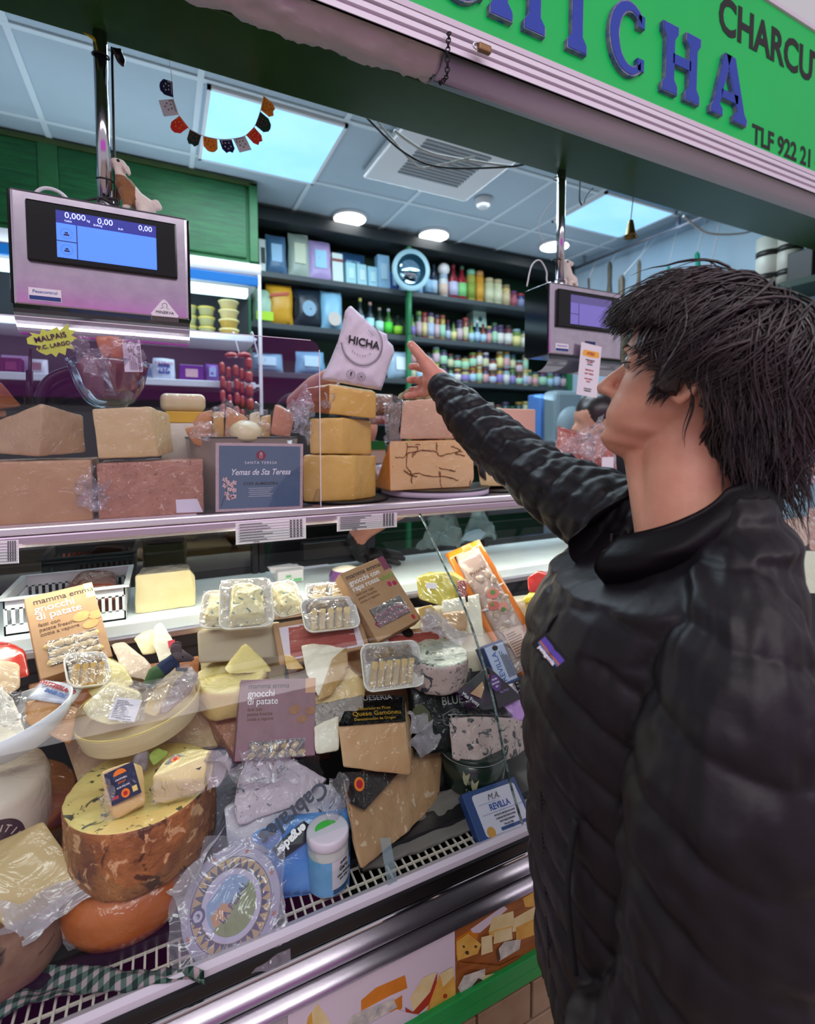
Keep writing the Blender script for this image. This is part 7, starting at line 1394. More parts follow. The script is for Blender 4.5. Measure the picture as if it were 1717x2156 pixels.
ks([(45, 1450, .055), (40, 1475, .05), (30, 1500, .05), (20, 1480, .06), (48, 1452, .075)], 'tan', 'dark chocolate coloured chip between the dish and the brown block', 'cheese', 'rind_chip', mt=mat('dark_chip', '3a2820', rough=.5))
# red pack, brown block and flag packet
ks([(-40, 1352, .11), (20, 1352, .11), (52, 1366, .10), (64, 1425, .09), (-40, 1445, .08), (0, 1350, .18), (60, 1410, .16)], 'tan', 'round red wax cheese at the left behind the carton', 'cheese', 'wax_cheese', bev=.012, mt=mat('red_wax', 'c02c1c', 'a82416', 9, rough=.3, coat=.6))
ks([(50, 1478, .06), (95, 1470, .055), (165, 1492, .055), (148, 1568, .045), (95, 1545, .04), (48, 1520, .05), (90, 1460, .12), (165, 1480, .12), (140, 1550, .12)], 'tan', 'warm brown wrapped cheese block beside the chip basket', mt=mat('cheese_toffee', 'c08a54', 'b07a44', 9, rough=.45, coat=.8, wrinkle=18))
M, w, h = fr3((55, 1470, .05), (150, 1485, .05), (75, 1428, .07)); t = thing('swiss_pack', 'white and blue packet with red lettering on the brown block', 'pack', M=M); mesh('wrapper', pouch(M, w, h * 1.0, .012, .3, .001, 10), mat('swiss_wrap', 'dce0ec', '3c5490', 30, rough=.35, coat=.6, thr=.62), t, smooth=True); text('SWITZERLAND', h * .26, redink, t, M @ T3(w * .5, h * .55, .008) @ RZ(-.2), sx=.8, bold=.0004); text('EMMENTAL', h * .2, blueink, t, M @ T3(w * .55, h * .25, .008) @ RZ(-.2), sx=.8, bold=.0003)
# big white herb cheese with dark round print
c = K(0, 1770, .10); zt_ = K(10, 1612, .10).z; mw = thing('round_cheese', 'large white cheese wheel with leaf marks and a dark round print', 'cheese', (c.x - .02, c.y + .0, .84)); rw = .094
bm = bmesh.new(); cx_, cy_ = c.x - .035, c.y + .03; lathe(bm, [(rw * .8, .82), (rw * .97, .835), (rw, .86), (rw, zt_ - .02), (rw * .93, zt_ - .004), (rw * .6, zt_), (0, zt_ + .001)], 64, Matrix.Translation((cx_, cy_, 0))); mesh('rind', bm, mat('white_rind_leafy', 'ddd0c0', 'd0bfae', 9, rough=.6, coat=.8, wrinkle=18, spots=[('5a4a30', 16, .68, .03, 3)]), mw, smooth=True)
a_ = -1.18; bm = bmesh.new(); zc = (zt_ + .835) / 2 + .005
def cyl(u, v, rr_=rw + .0008): return Vector((cx_ + rr_ * math.cos(a_ + u / rw), cy_ + rr_ * math.sin(a_ + u / rw), zc + v))
prism(bm, [cyl(.046 * math.cos(k * math.pi / 16), .046 * math.sin(k * math.pi / 16)) for k in range(32)], (0, -.0008, 0)); bm.free()
bm = bmesh.new(); cen = bm.verts.new(cyl(0, 0)); prev = None; rings = []
for q in range(1, 8): rings.append([bm.verts.new(cyl(.046 * q / 7 * math.cos(k * math.pi / 20), .046 * q / 7 * math.sin(k * math.pi / 20))) for k in range(40)])
for k in range(40): bm.faces.new((cen, rings[0][k], rings[0][(k + 1) % 40]))
for a0, b0 in zip(rings, rings[1:]):
    for k in range(40): bm.faces.new((a0[k], b0[k], b0[(k + 1) % 40], a0[(k + 1) % 40]))
bmesh.ops.recalc_face_normals(bm, faces=bm.faces); mesh('round_print', bm, mat('print_charcoal', '3a2e38', rough=.5, coat=.8, wrinkle=18), mw)
for k, ch in enumerate('ARTENTINA'): 
    a = math.radians(150 - k * 20); u, v = .034 * math.cos(a), .034 * math.sin(a); X = Matrix.Translation(cyl(u, v, rw + .0022)) @ RZ(a_ + u / rw + math.pi / 2) @ RX(math.pi / 2) @ RZ(a - math.pi / 2); text(ch, .013, mat('print_beige', 'c8b8ac', rough=.6), mw, X, bold=.0002)
bm = bmesh.new(); Xo = [cyl(x, y, rw + .0018) for x, y in ((-.018, -.02), (-.014, .002), (-.006, .012), (.004, .010), (.010, .0), (.016, -.018))]; prism(bm, Xo, (0, -.0005, 0)); mesh('print_motif', bm, MATS['print_beige'], mw)
# bottom left wedge in a bag and dark wheel below it
t = thing('cheese_wedge', 'big pale hard cheese wedge in clear film at the bottom left corner', 'cheese', K(60, 1950, .04)); bm = hull(KL([(-70, 1800, .06), (92, 1728, .055), (188, 1862, .028), (46, 1980, .02), (-70, 1880, .03), (60, 1760, .14), (150, 1880, .10), (30, 1990, .07), (-60, 1850, .13)]), .003, 2, 3, .001, 40); mesh('paste', bm, mat('cheese_hard', 'd0b684', 'c0a26c', 7, rough=.5, coat=.9, wrinkle=12, bump=.2, bscale=90), t, smooth=True)
wrap(KL([(40, 1995, .012), (275, 1828, .02), (190, 1850, .03), (0, 1900, .018)]), None, t, filmh, .005, 20, 10, 30); wrap(KL([(-60, 2070, .02), (60, 1990, .015), (180, 1870, .02), (-60, 1990, .015)]), None, t, filmh, .004, 18, 10, 30)
wheel(Vector((K(30, 2090, .05).x - .03, K(30, 2090, .05).y + .05, .786)), .085, .075, mat('dark_reddish_crust', '6a4038', '8f6a58', 14, rough=.8, bump=.8, bscale=60, spots=[('2e1e1c', 14, .62, .04)]), 'dark reddish crusted wheel in the bottom left corner', amp=.004)
# orange wheel and stilton wheel
oc = Vector((at(262, 2015, Z=.787).x + .005, at(262, 2015, Z=.787).y + .098, .787)); OW = wheel(oc, .098, .075, CH['paprika'], 'smooth orange wheel with ribbed film, under the tall crusted wheel', amp=.0008, bev=.022).name
if OW: wrap([oc + Vector((.101 * math.cos(a), .101 * math.sin(a), z)) for a, z in ((-2.4, .012), (-1.0, .016), (-.9, .052), (-2.6, .04))], None, bpy.data.objects[OW], film, .003, 20, 8, 40)
sc_ = oc + Vector((.018, .008, .0755)); wheel(sc_, .104, .098, None, 'tall brown crusted blue cheese wheel with yellow marbled cut top', amp=.003, bev=.005, mats=[CH['crust'], CH['stilton']], tilt=(0, 0), n=96)
ST = sc_.z + .0985
def stp(l, m_, label, lab, bl, br, tl):
    t = thing('cheese_portion', label, 'cheese', P3(l)[0]); bm = hull([at(q[0], q[1], T=q[2]) for q in l], .003, 2, 3, .0012, 40); mesh('paste', bm, m_, t, smooth=True)
    M, w, h = frame(at(*bl[:2], T=bl[2]), at(*br[:2], T=br[2]), at(*tl[:2], T=tl[2])); bm = bmesh.new(); poly(bm, M, rect(0, 0, w, h), .0006); mesh('navy_label', bm, mat('label_navy', '1c2448', rough=.35, coat=.6, wrinkle=30), t)
    bm = bmesh.new(); poly(bm, M, ell(w * (.52 if lab else .16), h * (.20 if lab else .55), .0058, .0058), .0012); mesh('orange_seal', bm, MATS['seal_orange'], t); bm = bmesh.new(); poly(bm, M, ell(w * (.52 if lab else .16), h * (.20 if lab else .55), .0028, .0028, 10), .0018); mesh('seal_centre', bm, redink, t)
    if lab:
        text('CROPWELL', h * .075, wink, t, M @ T3(w * .5, h * .66, .0012)); text('BISHOP', h * .075, MATS['seal_orange'], t, M @ T3(w * .5, h * .56, .0012)); text('BLUE STILTON', h * .07, wink, t, M @ T3(w * .5, h * .42, .0012), sx=.9)
        bm = bmesh.new(); poly(bm, M, ell(w * .5, h * .80, .009, .007, 12, 0, math.pi), .0012); mesh('sun_mark', bm, MATS['seal_orange'], t); bm = bmesh.new(); poly(bm, M, rect(w * .76, h * .13, w * .92, h * .30), .0012); mesh('small_square', bm, CH['stilton'], t); bm = bmesh.new(); poly(bm, M, rect(w * .08, h * .14, w * .28, h * .24), .0012); mesh('flag_mark', bm, mat('flag_rosy', 'b04a5c', rough=.5), t)
    else:
        bm = bmesh.new(); poly(bm, M, ell(w * .50, h * .5, .006, .004), .0012); poly(bm, M, ell(w * .78, h * .45, .006, .004), .0012); mesh('sun_mark', bm, MATS['seal_orange'], t); text('STILTON', h * .16, wink, t, M @ T3(w * .66, h * .22, .0014))
    return t
T1 = (at(256, 1722, Z=ST) - CAM).dot(FW); T2 = (at(380, 1685, Z=ST) - CAM).dot(FW)
t1 = stp([(212, 1626, T1), (275, 1602, T1 + .01), (308, 1690, T1), (240, 1726, T1 - .01), (226, 1700, T1 - .01), (300, 1612, T1 + .03), (305, 1700, T1 + .03), (230, 1622, T1 + .035)], CH['yellow2'], 'wrapped cheese portion with a navy label standing on the crusted wheel', True, (237, 1697, T1 - .012), (299, 1668, T1 - .006), (222, 1629, T1 - .003))
wrap([at(x, y, T=T1 - .014) for x, y in ((205, 1728), (245, 1732), (240, 1640), (212, 1640))], None, t1, film, .005, 10, 10, 50)
t2 = stp([(320, 1635, T2 - .02), (395, 1648, T2 - .02), (432, 1632, T2 - .01), (438, 1590, T2), (448, 1578, T2 + .02), (400, 1575, T2 + .05), (350, 1595, T2 + .03), (322, 1690, T2 - .02), (352, 1692, T2 - .02), (430, 1665, T2 - .01), (440, 1640, T2 + .01)], mat('cheese_pale_marbled', 'e6d8a0', 'd8c488', 9, rough=.5, coat=.9, wrinkle=22, spots=[('8a8a6a', 26, .64, .04, 2)]), 'wrapped cheese wedge with a navy label lying on the crusted wheel', False, (347, 1610, T2 + .006), (420, 1621, T2 - .012), (362, 1588, T2 + .026))
wrap([at(x, y, T=T2 - .01) for x, y in ((425, 1660), (450, 1640), (495, 1610), (440, 1575))], None, t2, filmh, .008, 12, 10, 40); wrap([at(x, y, T=T2 - .026) for x, y in ((318, 1690), (430, 1668), (430, 1640), (320, 1640))], None, t2, film, .003, 14, 8, 50)
# gingham cloth on the grille
def gq(u, v):
    px = -40 + 470 * u; yb = 2150 - 95 * u - 80 * u * (1 - u); p = at(px, yb - (18 + 80 * (1 - u)) * v, Z=.79); p.z = .776 + .012 * abs(math.sin(v * 3 + u * 5)) + .006 * noise.noise(p * 50); return p
gm = bpy.data.materials.new('gingham_cloth'); gm.use_nodes = True; N = gm.node_tree.nodes; L = gm.node_tree.links; tc = N.new('ShaderNodeTexCoord'); sep = N.new('ShaderNodeSeparateXYZ'); L.new(tc.outputs['Object'], sep.inputs[0]); b = N['Principled BSDF']; b.inputs['Roughness'].default_value = .9
def stripe(o): 
    m1 = N.new('ShaderNodeMath'); m1.operation = 'MULTIPLY'; m1.inputs[1].default_value = 75; L.new(o, m1.inputs[0]); m2 = N.new('ShaderNodeMath'); m2.operation = 'FRACT'; L.new(m1.outputs[0], m2.inputs[0]); m3 = N.new('ShaderNodeMath'); m3.operation = 'GREATER_THAN'; m3.inputs[1].default_value = .5; L.new(m2.outputs[0], m3.inputs[0]); return m3.outputs[0]
ad = N.new('ShaderNodeMath'); ad.operation = 'ADD'; L.new(stripe(sep.outputs[0]), ad.inputs[0]); L.new(stripe(sep.outputs[1]), ad.inputs[1]); dv = N.new('ShaderNodeMath'); dv.operation = 'MULTIPLY'; dv.inputs[1].default_value = .5; L.new(ad.outputs[0], dv.inputs[0]); rp = N.new('ShaderNodeValToRGB'); rp.color_ramp.interpolation = 'CONSTANT'; rp.color_ramp.elements[0].color = srgb('d8c4c8'); rp.color_ramp.elements[1].color = srgb('1c4a3c'); rp.color_ramp.elements[1].position = .75; e = rp.color_ramp.elements.new(.3); e.color = srgb('6a8a7c'); L.new(dv.outputs[0], rp.inputs[0]); L.new(rp.outputs[0], b.inputs['Base Color'])
solo('gingham_cloth', sheet(gq, 60, 14, th=.001), gm, 'green and white gingham cloth rumpled along the front of the grille', 'cloth', smooth=True)
# --- centre front: bags with blue cheese, disc, jar
M, w, h = fr3((470, 1905, .045), (735, 1872, .045), (462, 1720, .05)); t = thing('cheese_bag', 'blue plastic cheese bag with slanted dark lettering lying in front of the jar', 'bag', M=M); mesh('bag', pouch(M, w, h, .035, .35, .004, 18), mat('blue_bag', '2c6cc0', '6aa4e0', 7, rough=.25, coat=.9, wrinkle=14), t, smooth=True)
pb = thing('cheese_pack', 'blue cheese pack with large dark slanted script under the crinkled bag', 'pack', K(600, 1770, .04)); bm = hull(KL([(470, 1700, .045), (560, 1665, .045), (700, 1650, .05), (735, 1700, .045), (690, 1790, .03), (560, 1800, .03), (480, 1790, .035), (520, 1660, .1), (710, 1660, .1), (600, 1780, .09)]), .004, 2, 3, .002, 40); mesh('wrapper', bm, mat('white_blue_wrap', 'c8c4cc', '3a64a8', 8, rough=.3, coat=.9, wrinkle=18, thr=.56, spots=[('2a2c30', 30, .66, .03)]), pb, smooth=True)
def slant(s_, px, py, off, sz, ang, m, par):
    p = K(px, py, off); z = (CAM - p).normalized(); x = (RT - z * RT.dot(z)).normalized(); y = z.cross(x); M = Matrix((x, y, z)).transposed().to_4x4(); M.translation = p; text(s_, sz, m, par, M @ RZ(math.radians(ang)), bold=.0008)
slant('Cabrales', 620, 1710, .024, .034, 218, mat('navy_ink', '141c3c', rough=.4), pb)
bn = hull(KL([(572, 1788, .022), (640, 1726, .03), (662, 1742, .03), (645, 1775, .022), (592, 1814, .02), (600, 1770, .034)]), .001, 1); mesh('black_banner', bn, mat('banner_black', '14202c', rough=.3), pb); slant('ergader', 614, 1768, .016, .017, 222, wink, pb)
M, w, h = fr3((478, 1745, .02), (690, 1665, .02), (490, 1640, .025)); t = thing('wrapped_cheese', 'blue veined cheese wedge in a crinkled clear bag, centre front', 'cheese', M=M)
mesh('cheese', hull(KL([(500, 1640, .035), (525, 1582, .045), (585, 1578, .05), (622, 1640, .045), (690, 1640, .05), (640, 1690, .035), (500, 1740, .025), (490, 1700, .03), (540, 1590, .09), (680, 1650, .09), (560, 1720, .08)]), .006, 2, 4, .002, 40), mat('cheese_blue_lilac', 'cbbcc8', 'b8a8b8', 9, rough=.5, coat=1, wrinkle=26, spots=[('5a6478', 34, .62, .04, 2), ('8a7c90', 70, .64, .04)]), t, smooth=True)
for q in ([(485, 1640), (505, 1590), (560, 1568), (600, 1640)], [(490, 1670), (495, 1620), (600, 1620), (605, 1650)], [(560, 1600), (590, 1575), (640, 1610), (620, 1660)], [(690, 1640), (720, 1640), (738, 1700), (700, 1740)]): wrap(KL(q, .016), None, t, film, .009, 14, 10, 50)
# round boxed cheese with printed rim
MC = Matrix(); pc = K(488, 1905, .022); z = (Vector((-.15, -.78, .60))).normalized(); x = Vector((1, -.16, .1)); x = (x - z * x.dot(z)).normalized(); y = z.cross(x); MC = Matrix((x, y, z)).transposed().to_4x4(); MC.translation = pc; RD = .070
t = thing('round_cheese', 'round boxed cheese with blue and gold zigzag rim label in a clear bag', 'cheese', M=MC); bm = bmesh.new(); lathe(bm, [(RD * .97, -.034), (RD, -.030), (RD, -.003), (RD * .98, 0), (0, 0)], 64, MC); mesh('box_wall', bm, mat('disc_lilac', 'cfc8dc', rough=.4), t)
def ringp(r0, r1, z_, m, nm, n_=64):
    bm = bmesh.new(); a = [bm.verts.new(MC @ Vector((r0 * math.cos(2 * math.pi * k / n_), r0 * math.sin(2 * math.pi * k / n_), z_))) for k in range(n_)]; b = [bm.verts.new(MC @ Vector((r1 * math.cos(2 * math.pi * k / n_), r1 * math.sin(2 * math.pi * k / n_), z_))) for k in range(n_)]
    for k in range(n_): bm.faces.new((a[k], b[k], b[(k + 1) % n_], a[(k + 1) % n_]))
    mesh(nm, bm, m, t)
ind = mat('indigo_ink', '2c2c62', rough=.4); ringp(RD * .80, RD * .815, .0004, ind, 'rim_line'); ringp(RD * .60, RD * .79, .0004, mat('rim_gold', 'd2ac6c', rough=.4), 'gold_band'); ringp(RD * .50, RD * .60, .0006, mat('band_pale', 'd8d0e6', rough=.4), 'pale_band')
bm = bmesh.new(); n_ = 30
for k in range(n_):
    a = 2 * math.pi * k / n_; da = math.pi / n_; poly(bm, MC, [(RD * .61 * math.cos(a - da), RD * .61 * math.sin(a - da)), (RD * .61 * math.cos(a + da), RD * .61 * math.sin(a + da)), (RD * .785 * math.cos(a), RD * .785 * math.sin(a))], .0006)
mesh('zigzag_print', bm, ind, t)
bm = bmesh.new(); poly(bm, MC, ell(0, 0, RD * .5, RD * .5, 40), .0005); mesh('landscape_sky', bm, mat('sky_print', '8fb4d8', rough=.4), t)
def clipc(pts): return [(x, y) if x * x + y * y < (RD * .5) ** 2 else (x * RD * .5 / math.hypot(x, y), y * RD * .5 / math.hypot(x, y)) for x, y in pts]
for cst, nm, q in (('8a9a4c', 'meadow_print', ell(0, 0, RD * .5, RD * .5, 30, math.radians(-140), math.radians(40))), ('4c5c9c', 'lake_print', ell(0, 0, RD * .5, RD * .5, 20, math.radians(-75), math.radians(-5))), ('d89a5c', 'village_print', clipc([(-.030, -.006), (-.012, .006), (.0, .0), (-.004, -.012), (-.026, -.02)])), ('c4bcd8', 'cloud_print', ell(0, 0, RD * .5, RD * .5, 20, math.radians(95), math.radians(165)))):
    bm = bmesh.new(); poly(bm, MC, q, .0009 + .0002 * len(nm) / 10); mesh(nm, bm, mat('disc_' + nm, cst, rough=.4), t)
text('LA PERAL', .0125, ind, t, MC @ T3(.004, .002, .0016) @ RZ(.75), bold=.0004)
bm = bmesh.new(); poly(bm, MC, ell(-RD * .66, 0, .010, .010), .001); mesh('seal_print', bm, ind, t); bm = bmesh.new(); poly(bm, MC, ell(-RD * .66, 0, .0065, .0065), .0015); mesh('seal_ring', bm, MATS['band_pale'], t); bm = bmesh.new(); poly(bm, MC, ell(-RD * .66, 0, .003, .003), .002); mesh('seal_dot', bm, ind, t)
bm = bmesh.new()
for k in range(8):
    a = math.radians(20 + k * 45); cx2, cy2 = RD * .91 * math.cos(a), RD * .91 * math.sin(a); poly(bm, MC, [(cx2 + (.0045 if j % 2 == 0 else .0018) * math.cos(a + j * math.pi / 5), cy2 + (.0045 if j % 2 == 0 else .0018) * math.sin(a + j * math.pi / 5)) for j in range(10)], .0006)
mesh('printed_stars', bm, mat('star_orange', 'c0603c', rough=.4), t)
wrap([MC @ Vector(p) for p in ((-.085, -.08, .012), (.075, -.085, .008), (.08, .07, .008), (-.075, .10, .012))], None, t, clear('bag_film', 'f6f4fa', frac=.04, rough=.12, wrinkle=18, strength=1.2, haze=('d4d0dc', .16)), .004, 24, 24, 30)
wrap(KL([(352, 1870, .02), (400, 1960, .02), (420, 1800, .02), (490, 1740, .02)]), None, t, filmh, .006, 12, 12, 30); wrap(KL([(560, 1990, .015), (600, 1930, .02), (605, 1850, .02), (560, 1900, .015)]), None, t, filmh, .006, 12, 12, 30)
# glass jar
jc = at(704, 1893, Z=.774); jr = .0325; jc = jc + Vector((.0, jr, 0)); t = thing('cheese_jar', 'squat glass jar with white lid, green leaf mark and blue label', 'jar', jc); bm = bmesh.new(); JH = .092
lathe(bm, [(jr * .9, 0), (jr, .005), (jr, JH * .74), (jr * .9, JH * .80), (jr * .9, JH * .84)], 48, Matrix.Translation(jc)); mesh('vessel', bm, mat('jar_grey', 'c0c0bc', 'aab4b0', 30, rough=.1, coat=1), t, smooth=True)
bm = bmesh.new(); lathe(bm, [(jr * 1.0, JH * .83), (jr * 1.04, JH * .85), (jr * 1.04, JH * .97), (jr * .99, JH), (jr * .9, JH * 1.0), (0, JH * .995)], 48, Matrix.Translation(jc), closed=False); mesh('lid', bm, mat('jar_lid', 'd0cbd6', rough=.3), t, smooth=True)
bm = bmesh.new(); lathe(bm, [(jr * 1.015, .006), (jr * 1.015, JH * .66)], 48, Matrix.Translation(jc), closed=False); mesh('blue_label', bm, mat('jar_blue', '5a9ac8', '78b0d8', 20, rough=.35), t, smooth=True)
def onj(a0, pts_, rr_=1.03): return [jc + Vector((jr * rr_ * math.cos(a0 + x / jr), jr * rr_ * math.sin(a0 + x / jr), y)) for x, y in pts_]
bm = bmesh.new(); n_ = 12; aj = -1.05
g_ = [[bm.verts.new(onj(aj, [(-.02 + .04 * i / n_, .016 + (JH * .62 - .012) * j / 6)])[0]) for j in range(7)] for i in range(n_ + 1)]
for i in range(n_):
    for j in range(6): bm.faces.new((g_[i][j], g_[i + 1][j], g_[i + 1][j + 1], g_[i][j + 1]))
mesh('white_label', bm, mat('jar_white', 'c8c4cc', rough=.5), t)
for k, (s_, sz, y_) in enumerate((('Garo', .010, JH * .50), ('QUESO', .005, JH * .60), ('Cabra Ahumado', .0048, JH * .40), ('para untar', .0045, JH * .33))):
    X = Matrix.Translation(onj(aj, [(0, y_)], 1.045)[0]) @ RZ(aj + math.pi / 2) @ RX(math.pi / 2); text(s_, sz, ink, t, X, sx=.9)
bm = bmesh.new(); g_ = [[bm.verts.new(onj(aj, [(-.018 + .038 * i / n_, .008 + .008 * j)], 1.035)[0]) for j in range(2)] for i in range(n_ + 1)]
for i in range(n_): bm.faces.new((g_[i][0], g_[i + 1][0], g_[i + 1][1], g_[i][1]))
mesh('navy_band', bm, mat('band_navy', '1c4a6c', rough=.4), t)
bm = bmesh.new(); prism(bm, [jc + Vector((x, y, JH * 1.0)) for x, y in ell(-.002, .004, .018, .013, 16, 0, math.pi, rot=.15)], (0, 0, .0006)); mesh('green_leaf_mark', bm, mat('leaf_mark', '3cba3c', rough=.4), t)
# tape mark on the outside of the glass, clear handle tab
solo('clear_tape', sheet(lambda u, v: K(800 + 22 * u + 20 * v, 1764 + 118 * v, -.002), 2, 8), clear('tape_clear', 'e8eef0', frac=.1, haze=('a8c4cc', .35)), 'strip of clear tape stuck on the glass above the grille', 'tape')
# ------------------------------------------------------------------ people
SKIN = mat('skin', 'd49a80', 'cb8c74', 30, rough=.5, sss=.15, bump=.12, bscale=260, spots=[('b87460', 9, .60, .2)]); SKINP = mat('skin_rosy', 'd89c88', 'c98474', 16, rough=.48, sss=.15, bump=.15, bscale=240)
capsule = caps
def lerpt(tab, z):
    if z <= tab[0][0]: return tab[0][1]
    for (a, x), (b, y) in zip(tab, tab[1:]):
        if z <= b: t = (z - a) / (b - a); t = t * t * (3 - 2 * t); return x + (y - x) * t
    return tab[-1][1]
def Wp(r, t, z): return FH * t + RT * r + Vector((0, 0, z))
# customer: head frame
al = math.radians(33); d0 = -RT * math.cos(al) + FH * math.sin(al); pit = math.radians(15)
hy = (d0 * math.cos(pit) + Vector((0, 0, math.sin(pit)))).normalized(); hx = hy.cross(Vector((0, 0, 1))).normalized(); hz = hx.cross(hy)
HM = Matrix((hx, hy, hz)).transposed().to_4x4(); HM = HM @ Matrix.Scale(.95, 4); HM.translation = at(1254, 816, T=.71) - HM.to_3x3() @ Vector((0, .118, .068))
def head_bm(M, s=1.):
    YF = [(-.020, .060), (-.013, .080), (.000, .090), (.018, .086), (.036, .091), (.052, .089), (.075, .084), (.100, .081), (.118, .082), (.132, .088), (.16, .085), (.19, .066), (.215, .038), (.232, .010)]
    YB = [(-.020, .03), (-.013, .02), (.008, .0), (.035, -.035), (.06, -.070), (.10, -.096), (.14, -.103), (.18, -.093), (.21, -.062), (.232, -.012)]
    XW = [(-.020, .012), (-.013, .027), (.005, .042), (.030, .056), (.06, .063), (.09, .069), (.12, .072), (.15, .075), (.18, .071), (.205, .056), (.222, .034), (.232, .010)]
    bm = bmesh.new(); rings = []; n = 56
    for k in range(60):
        z = -.020 + .252 * k / 59; yf, yb, w = lerpt(YF, z), lerpt(YB, z), lerpt(XW, z); yc = (yf + yb) / 2 + .01; ring = []
        for i in range(n):
            a = 2 * math.pi * i / n; c, q = math.cos(a), math.sin(a); e = .85 if c > 0 else 1
            y = yc + ((yf - yc) if c > 0 else (yc - yb)) * math.copysign(abs(c) ** e, c); x = w * math.copysign(abs(q) ** .9, q)
            if c > 0:
                for sx in (-1, 1): y -= .009 * math.exp(-((x - sx * .032) / .013) ** 2 - ((z - .112) / .010) ** 2)
            ring.append(bm.verts.new(M @ (Vector((x, y, z)) * s)))
        rings.append(ring)
    for a, b in zip(rings, rings[1:]):
        for i in range(n): bm.faces.new((a[i], a[(i + 1) % n], b[(i + 1) % n], b[i]))
    bm.faces.new(rings[0][::-1]); bm.faces.new(rings[-1])
    L = lambda *v: M @ (Vector(v) * s)
    capsule(bm, [L(0, .078, .116), L(0, .086, .100), L(0, .098, .084), L(0, .106, .070)], [.007 * s, .0078 * s, .009 * s, .0105 * s])
    for sx in (-1, 1):
        capsule(bm, [L(.009 * sx, .092, .066), L(.010 * sx, .098, .067)], [.0075 * s, .0075 * s])
        capsule(bm, [L(.040 * sx, .072, .128), L(.020 * sx, .086, .129)], [.006 * s, .006 * s]); capsule(bm, [L(.040 * sx, .069, .112), L(.026 * sx, .075, .112)], [.0085 * s, .009 * s])
        # ear: rim and lobe
        capsule(bm, [L(.074 * sx, .004, .075), L(.080 * sx, -.004, .070), L(.086 * sx, -.014, .085), L(.089 * sx, -.022, .105), L(.087 * sx, -.018, .122), L(.080 * sx, -.006, .128), L(.074 * sx, .002, .118)], [.006 * s, .0062 * s, .005 * s, .0045 * s, .0045 * s, .0045 * s, .004 * s])
        capsule(bm, [L(.074 * sx, -.008, .085), L(.077 * sx, -.012, .110)], [.008 * s, .008 * s])
    for z, y, r in ((.041, .088, .0058), (.031, .087, .0066)): capsule(bm, [L(-.018, y - .012, z), L(0, y, z), L(.018, y - .012, z)], [r * .6 * s, r * s, r * .6 * s])
    return bm
bm = head_bm(HM)
HL = lambda *v: HM @ Vector(v)
NK = Wp(.345, .615, 1.36)
capsule(bm, [HL(0, -.018, .06), HL(0, -.02, .02), (HL(0, -.02, .02) + NK) / 2 + Vector((0, 0, .01)), NK], [.056, .054, .054, .056], 24); capsule(bm, [HL(0, .035, .020), HL(0, .012, -.02), NK - RT * .015], [.03, .034, .042], 20)
# torso, legs and arms under the clothes
capsule(bm, [Wp(.33, .60, 1.27), Wp(.31, .60, 1.1), Wp(.32, .60, .92)], [.09, .11, .12], 16)
for dt in (-.09, .09): capsule(bm, [Wp(.32, .60 + dt, .88), Wp(.31, .60 + dt, .48), Wp(.33, .60 + dt, .10)], [.08, .055, .042], 12); capsule(bm, [Wp(.33, .6 + dt, .05), Wp(.22, .6 + dt, .035)], [.035, .03], 10)
SA = [(1345, 1120, .74), (1262, 1078, .80), (1160, 1022, .88), (1085, 962, .95), (1005, 896, 1.03), (932, 816, 1.12)]; SR = [.075, .066, .058, .057, .050, .031]
sa = [at(x, y, T=t) for x, y, t in SA]
capsule(bm, sa, [.05, .048, .044, .042, .036, .026], 14)
capsule(bm, [Wp(.30, .49, 1.30), Wp(.285, .42, 1.2), Wp(.28, .42, 1.05), Wp(.26, .44, .93)], [.05, .05, .045, .04], 12)
# raised right hand
h3 = lambda x, y, t: at(x, y, T=t)
capsule(bm, [h3(935, 818, 1.12), h3(918, 800, 1.145)], [.027, .030], 16)
bm2 = hull([h3(*q) for q in [(926, 785, 1.13), (912, 832, 1.125), (890, 768, 1.165), (896, 760, 1.19), (893, 835, 1.16), (902, 832, 1.18), (888, 800, 1.15), (905, 765, 1.145), (900, 800, 1.20)]], .008, 3); me_ = bpy.data.meshes.new('q'); bm2.to_mesh(me_); bm2.free(); bm.from_mesh(me_)
capsule(bm, [h3(915, 792, 1.135), h3(899, 768, 1.140), h3(886, 750, 1.145)], [.020, .0175, .0125]); capsule(bm, [h3(886, 750, 1.145), h3(876, 738, 1.15), h3(866, 726, 1.155)], [.0125, .0120, .0105])
capsule(bm, [h3(898, 776, 1.17), h3(886, 775, 1.20), h3(874, 771, 1.205), h3(866, 772, 1.19)], [.011, .0102, .0095, .0085]); capsule(bm, [h3(898, 800, 1.17), h3(884, 801, 1.20), h3(872, 799, 1.205), h3(862, 800, 1.19)], [.0115, .0100, .0095, .0085])
capsule(bm, [h3(900, 815, 1.18), h3(887, 818, 1.21), h3(876, 820, 1.225), h3(866, 821, 1.22)], [.011, .0095, .009, .008]); capsule(bm, [h3(899, 826, 1.165), h3(884, 828, 1.185), h3(868, 832, 1.19), h3(855, 834, 1.18)], [.011, .0095, .0085, .0078])
pn = thing('person', 'dark haired person in a black quilted jacket reaching over the counter with one hand', 'person', Wp(.32, .60, 0))
bm = remeshed(bm, .0032, 5); hi = HM.inverted()
for f in bm.faces:
    c = hi @ f.calc_center_median()
    if abs(c.x) < .021 and .0255 < c.z < .0465 and c.y > .082 - abs(c.x) * .5: f.material_index = 1
    elif (f.calc_center_median() - h3(880, 790, 1.17)).length < .09: f.material_index = 2
mesh('body', bm, None, pn, mats=[SKIN, mat('lips', 'b8645c', rough=.4), SKINP], smooth=True)
bm = bmesh.new()
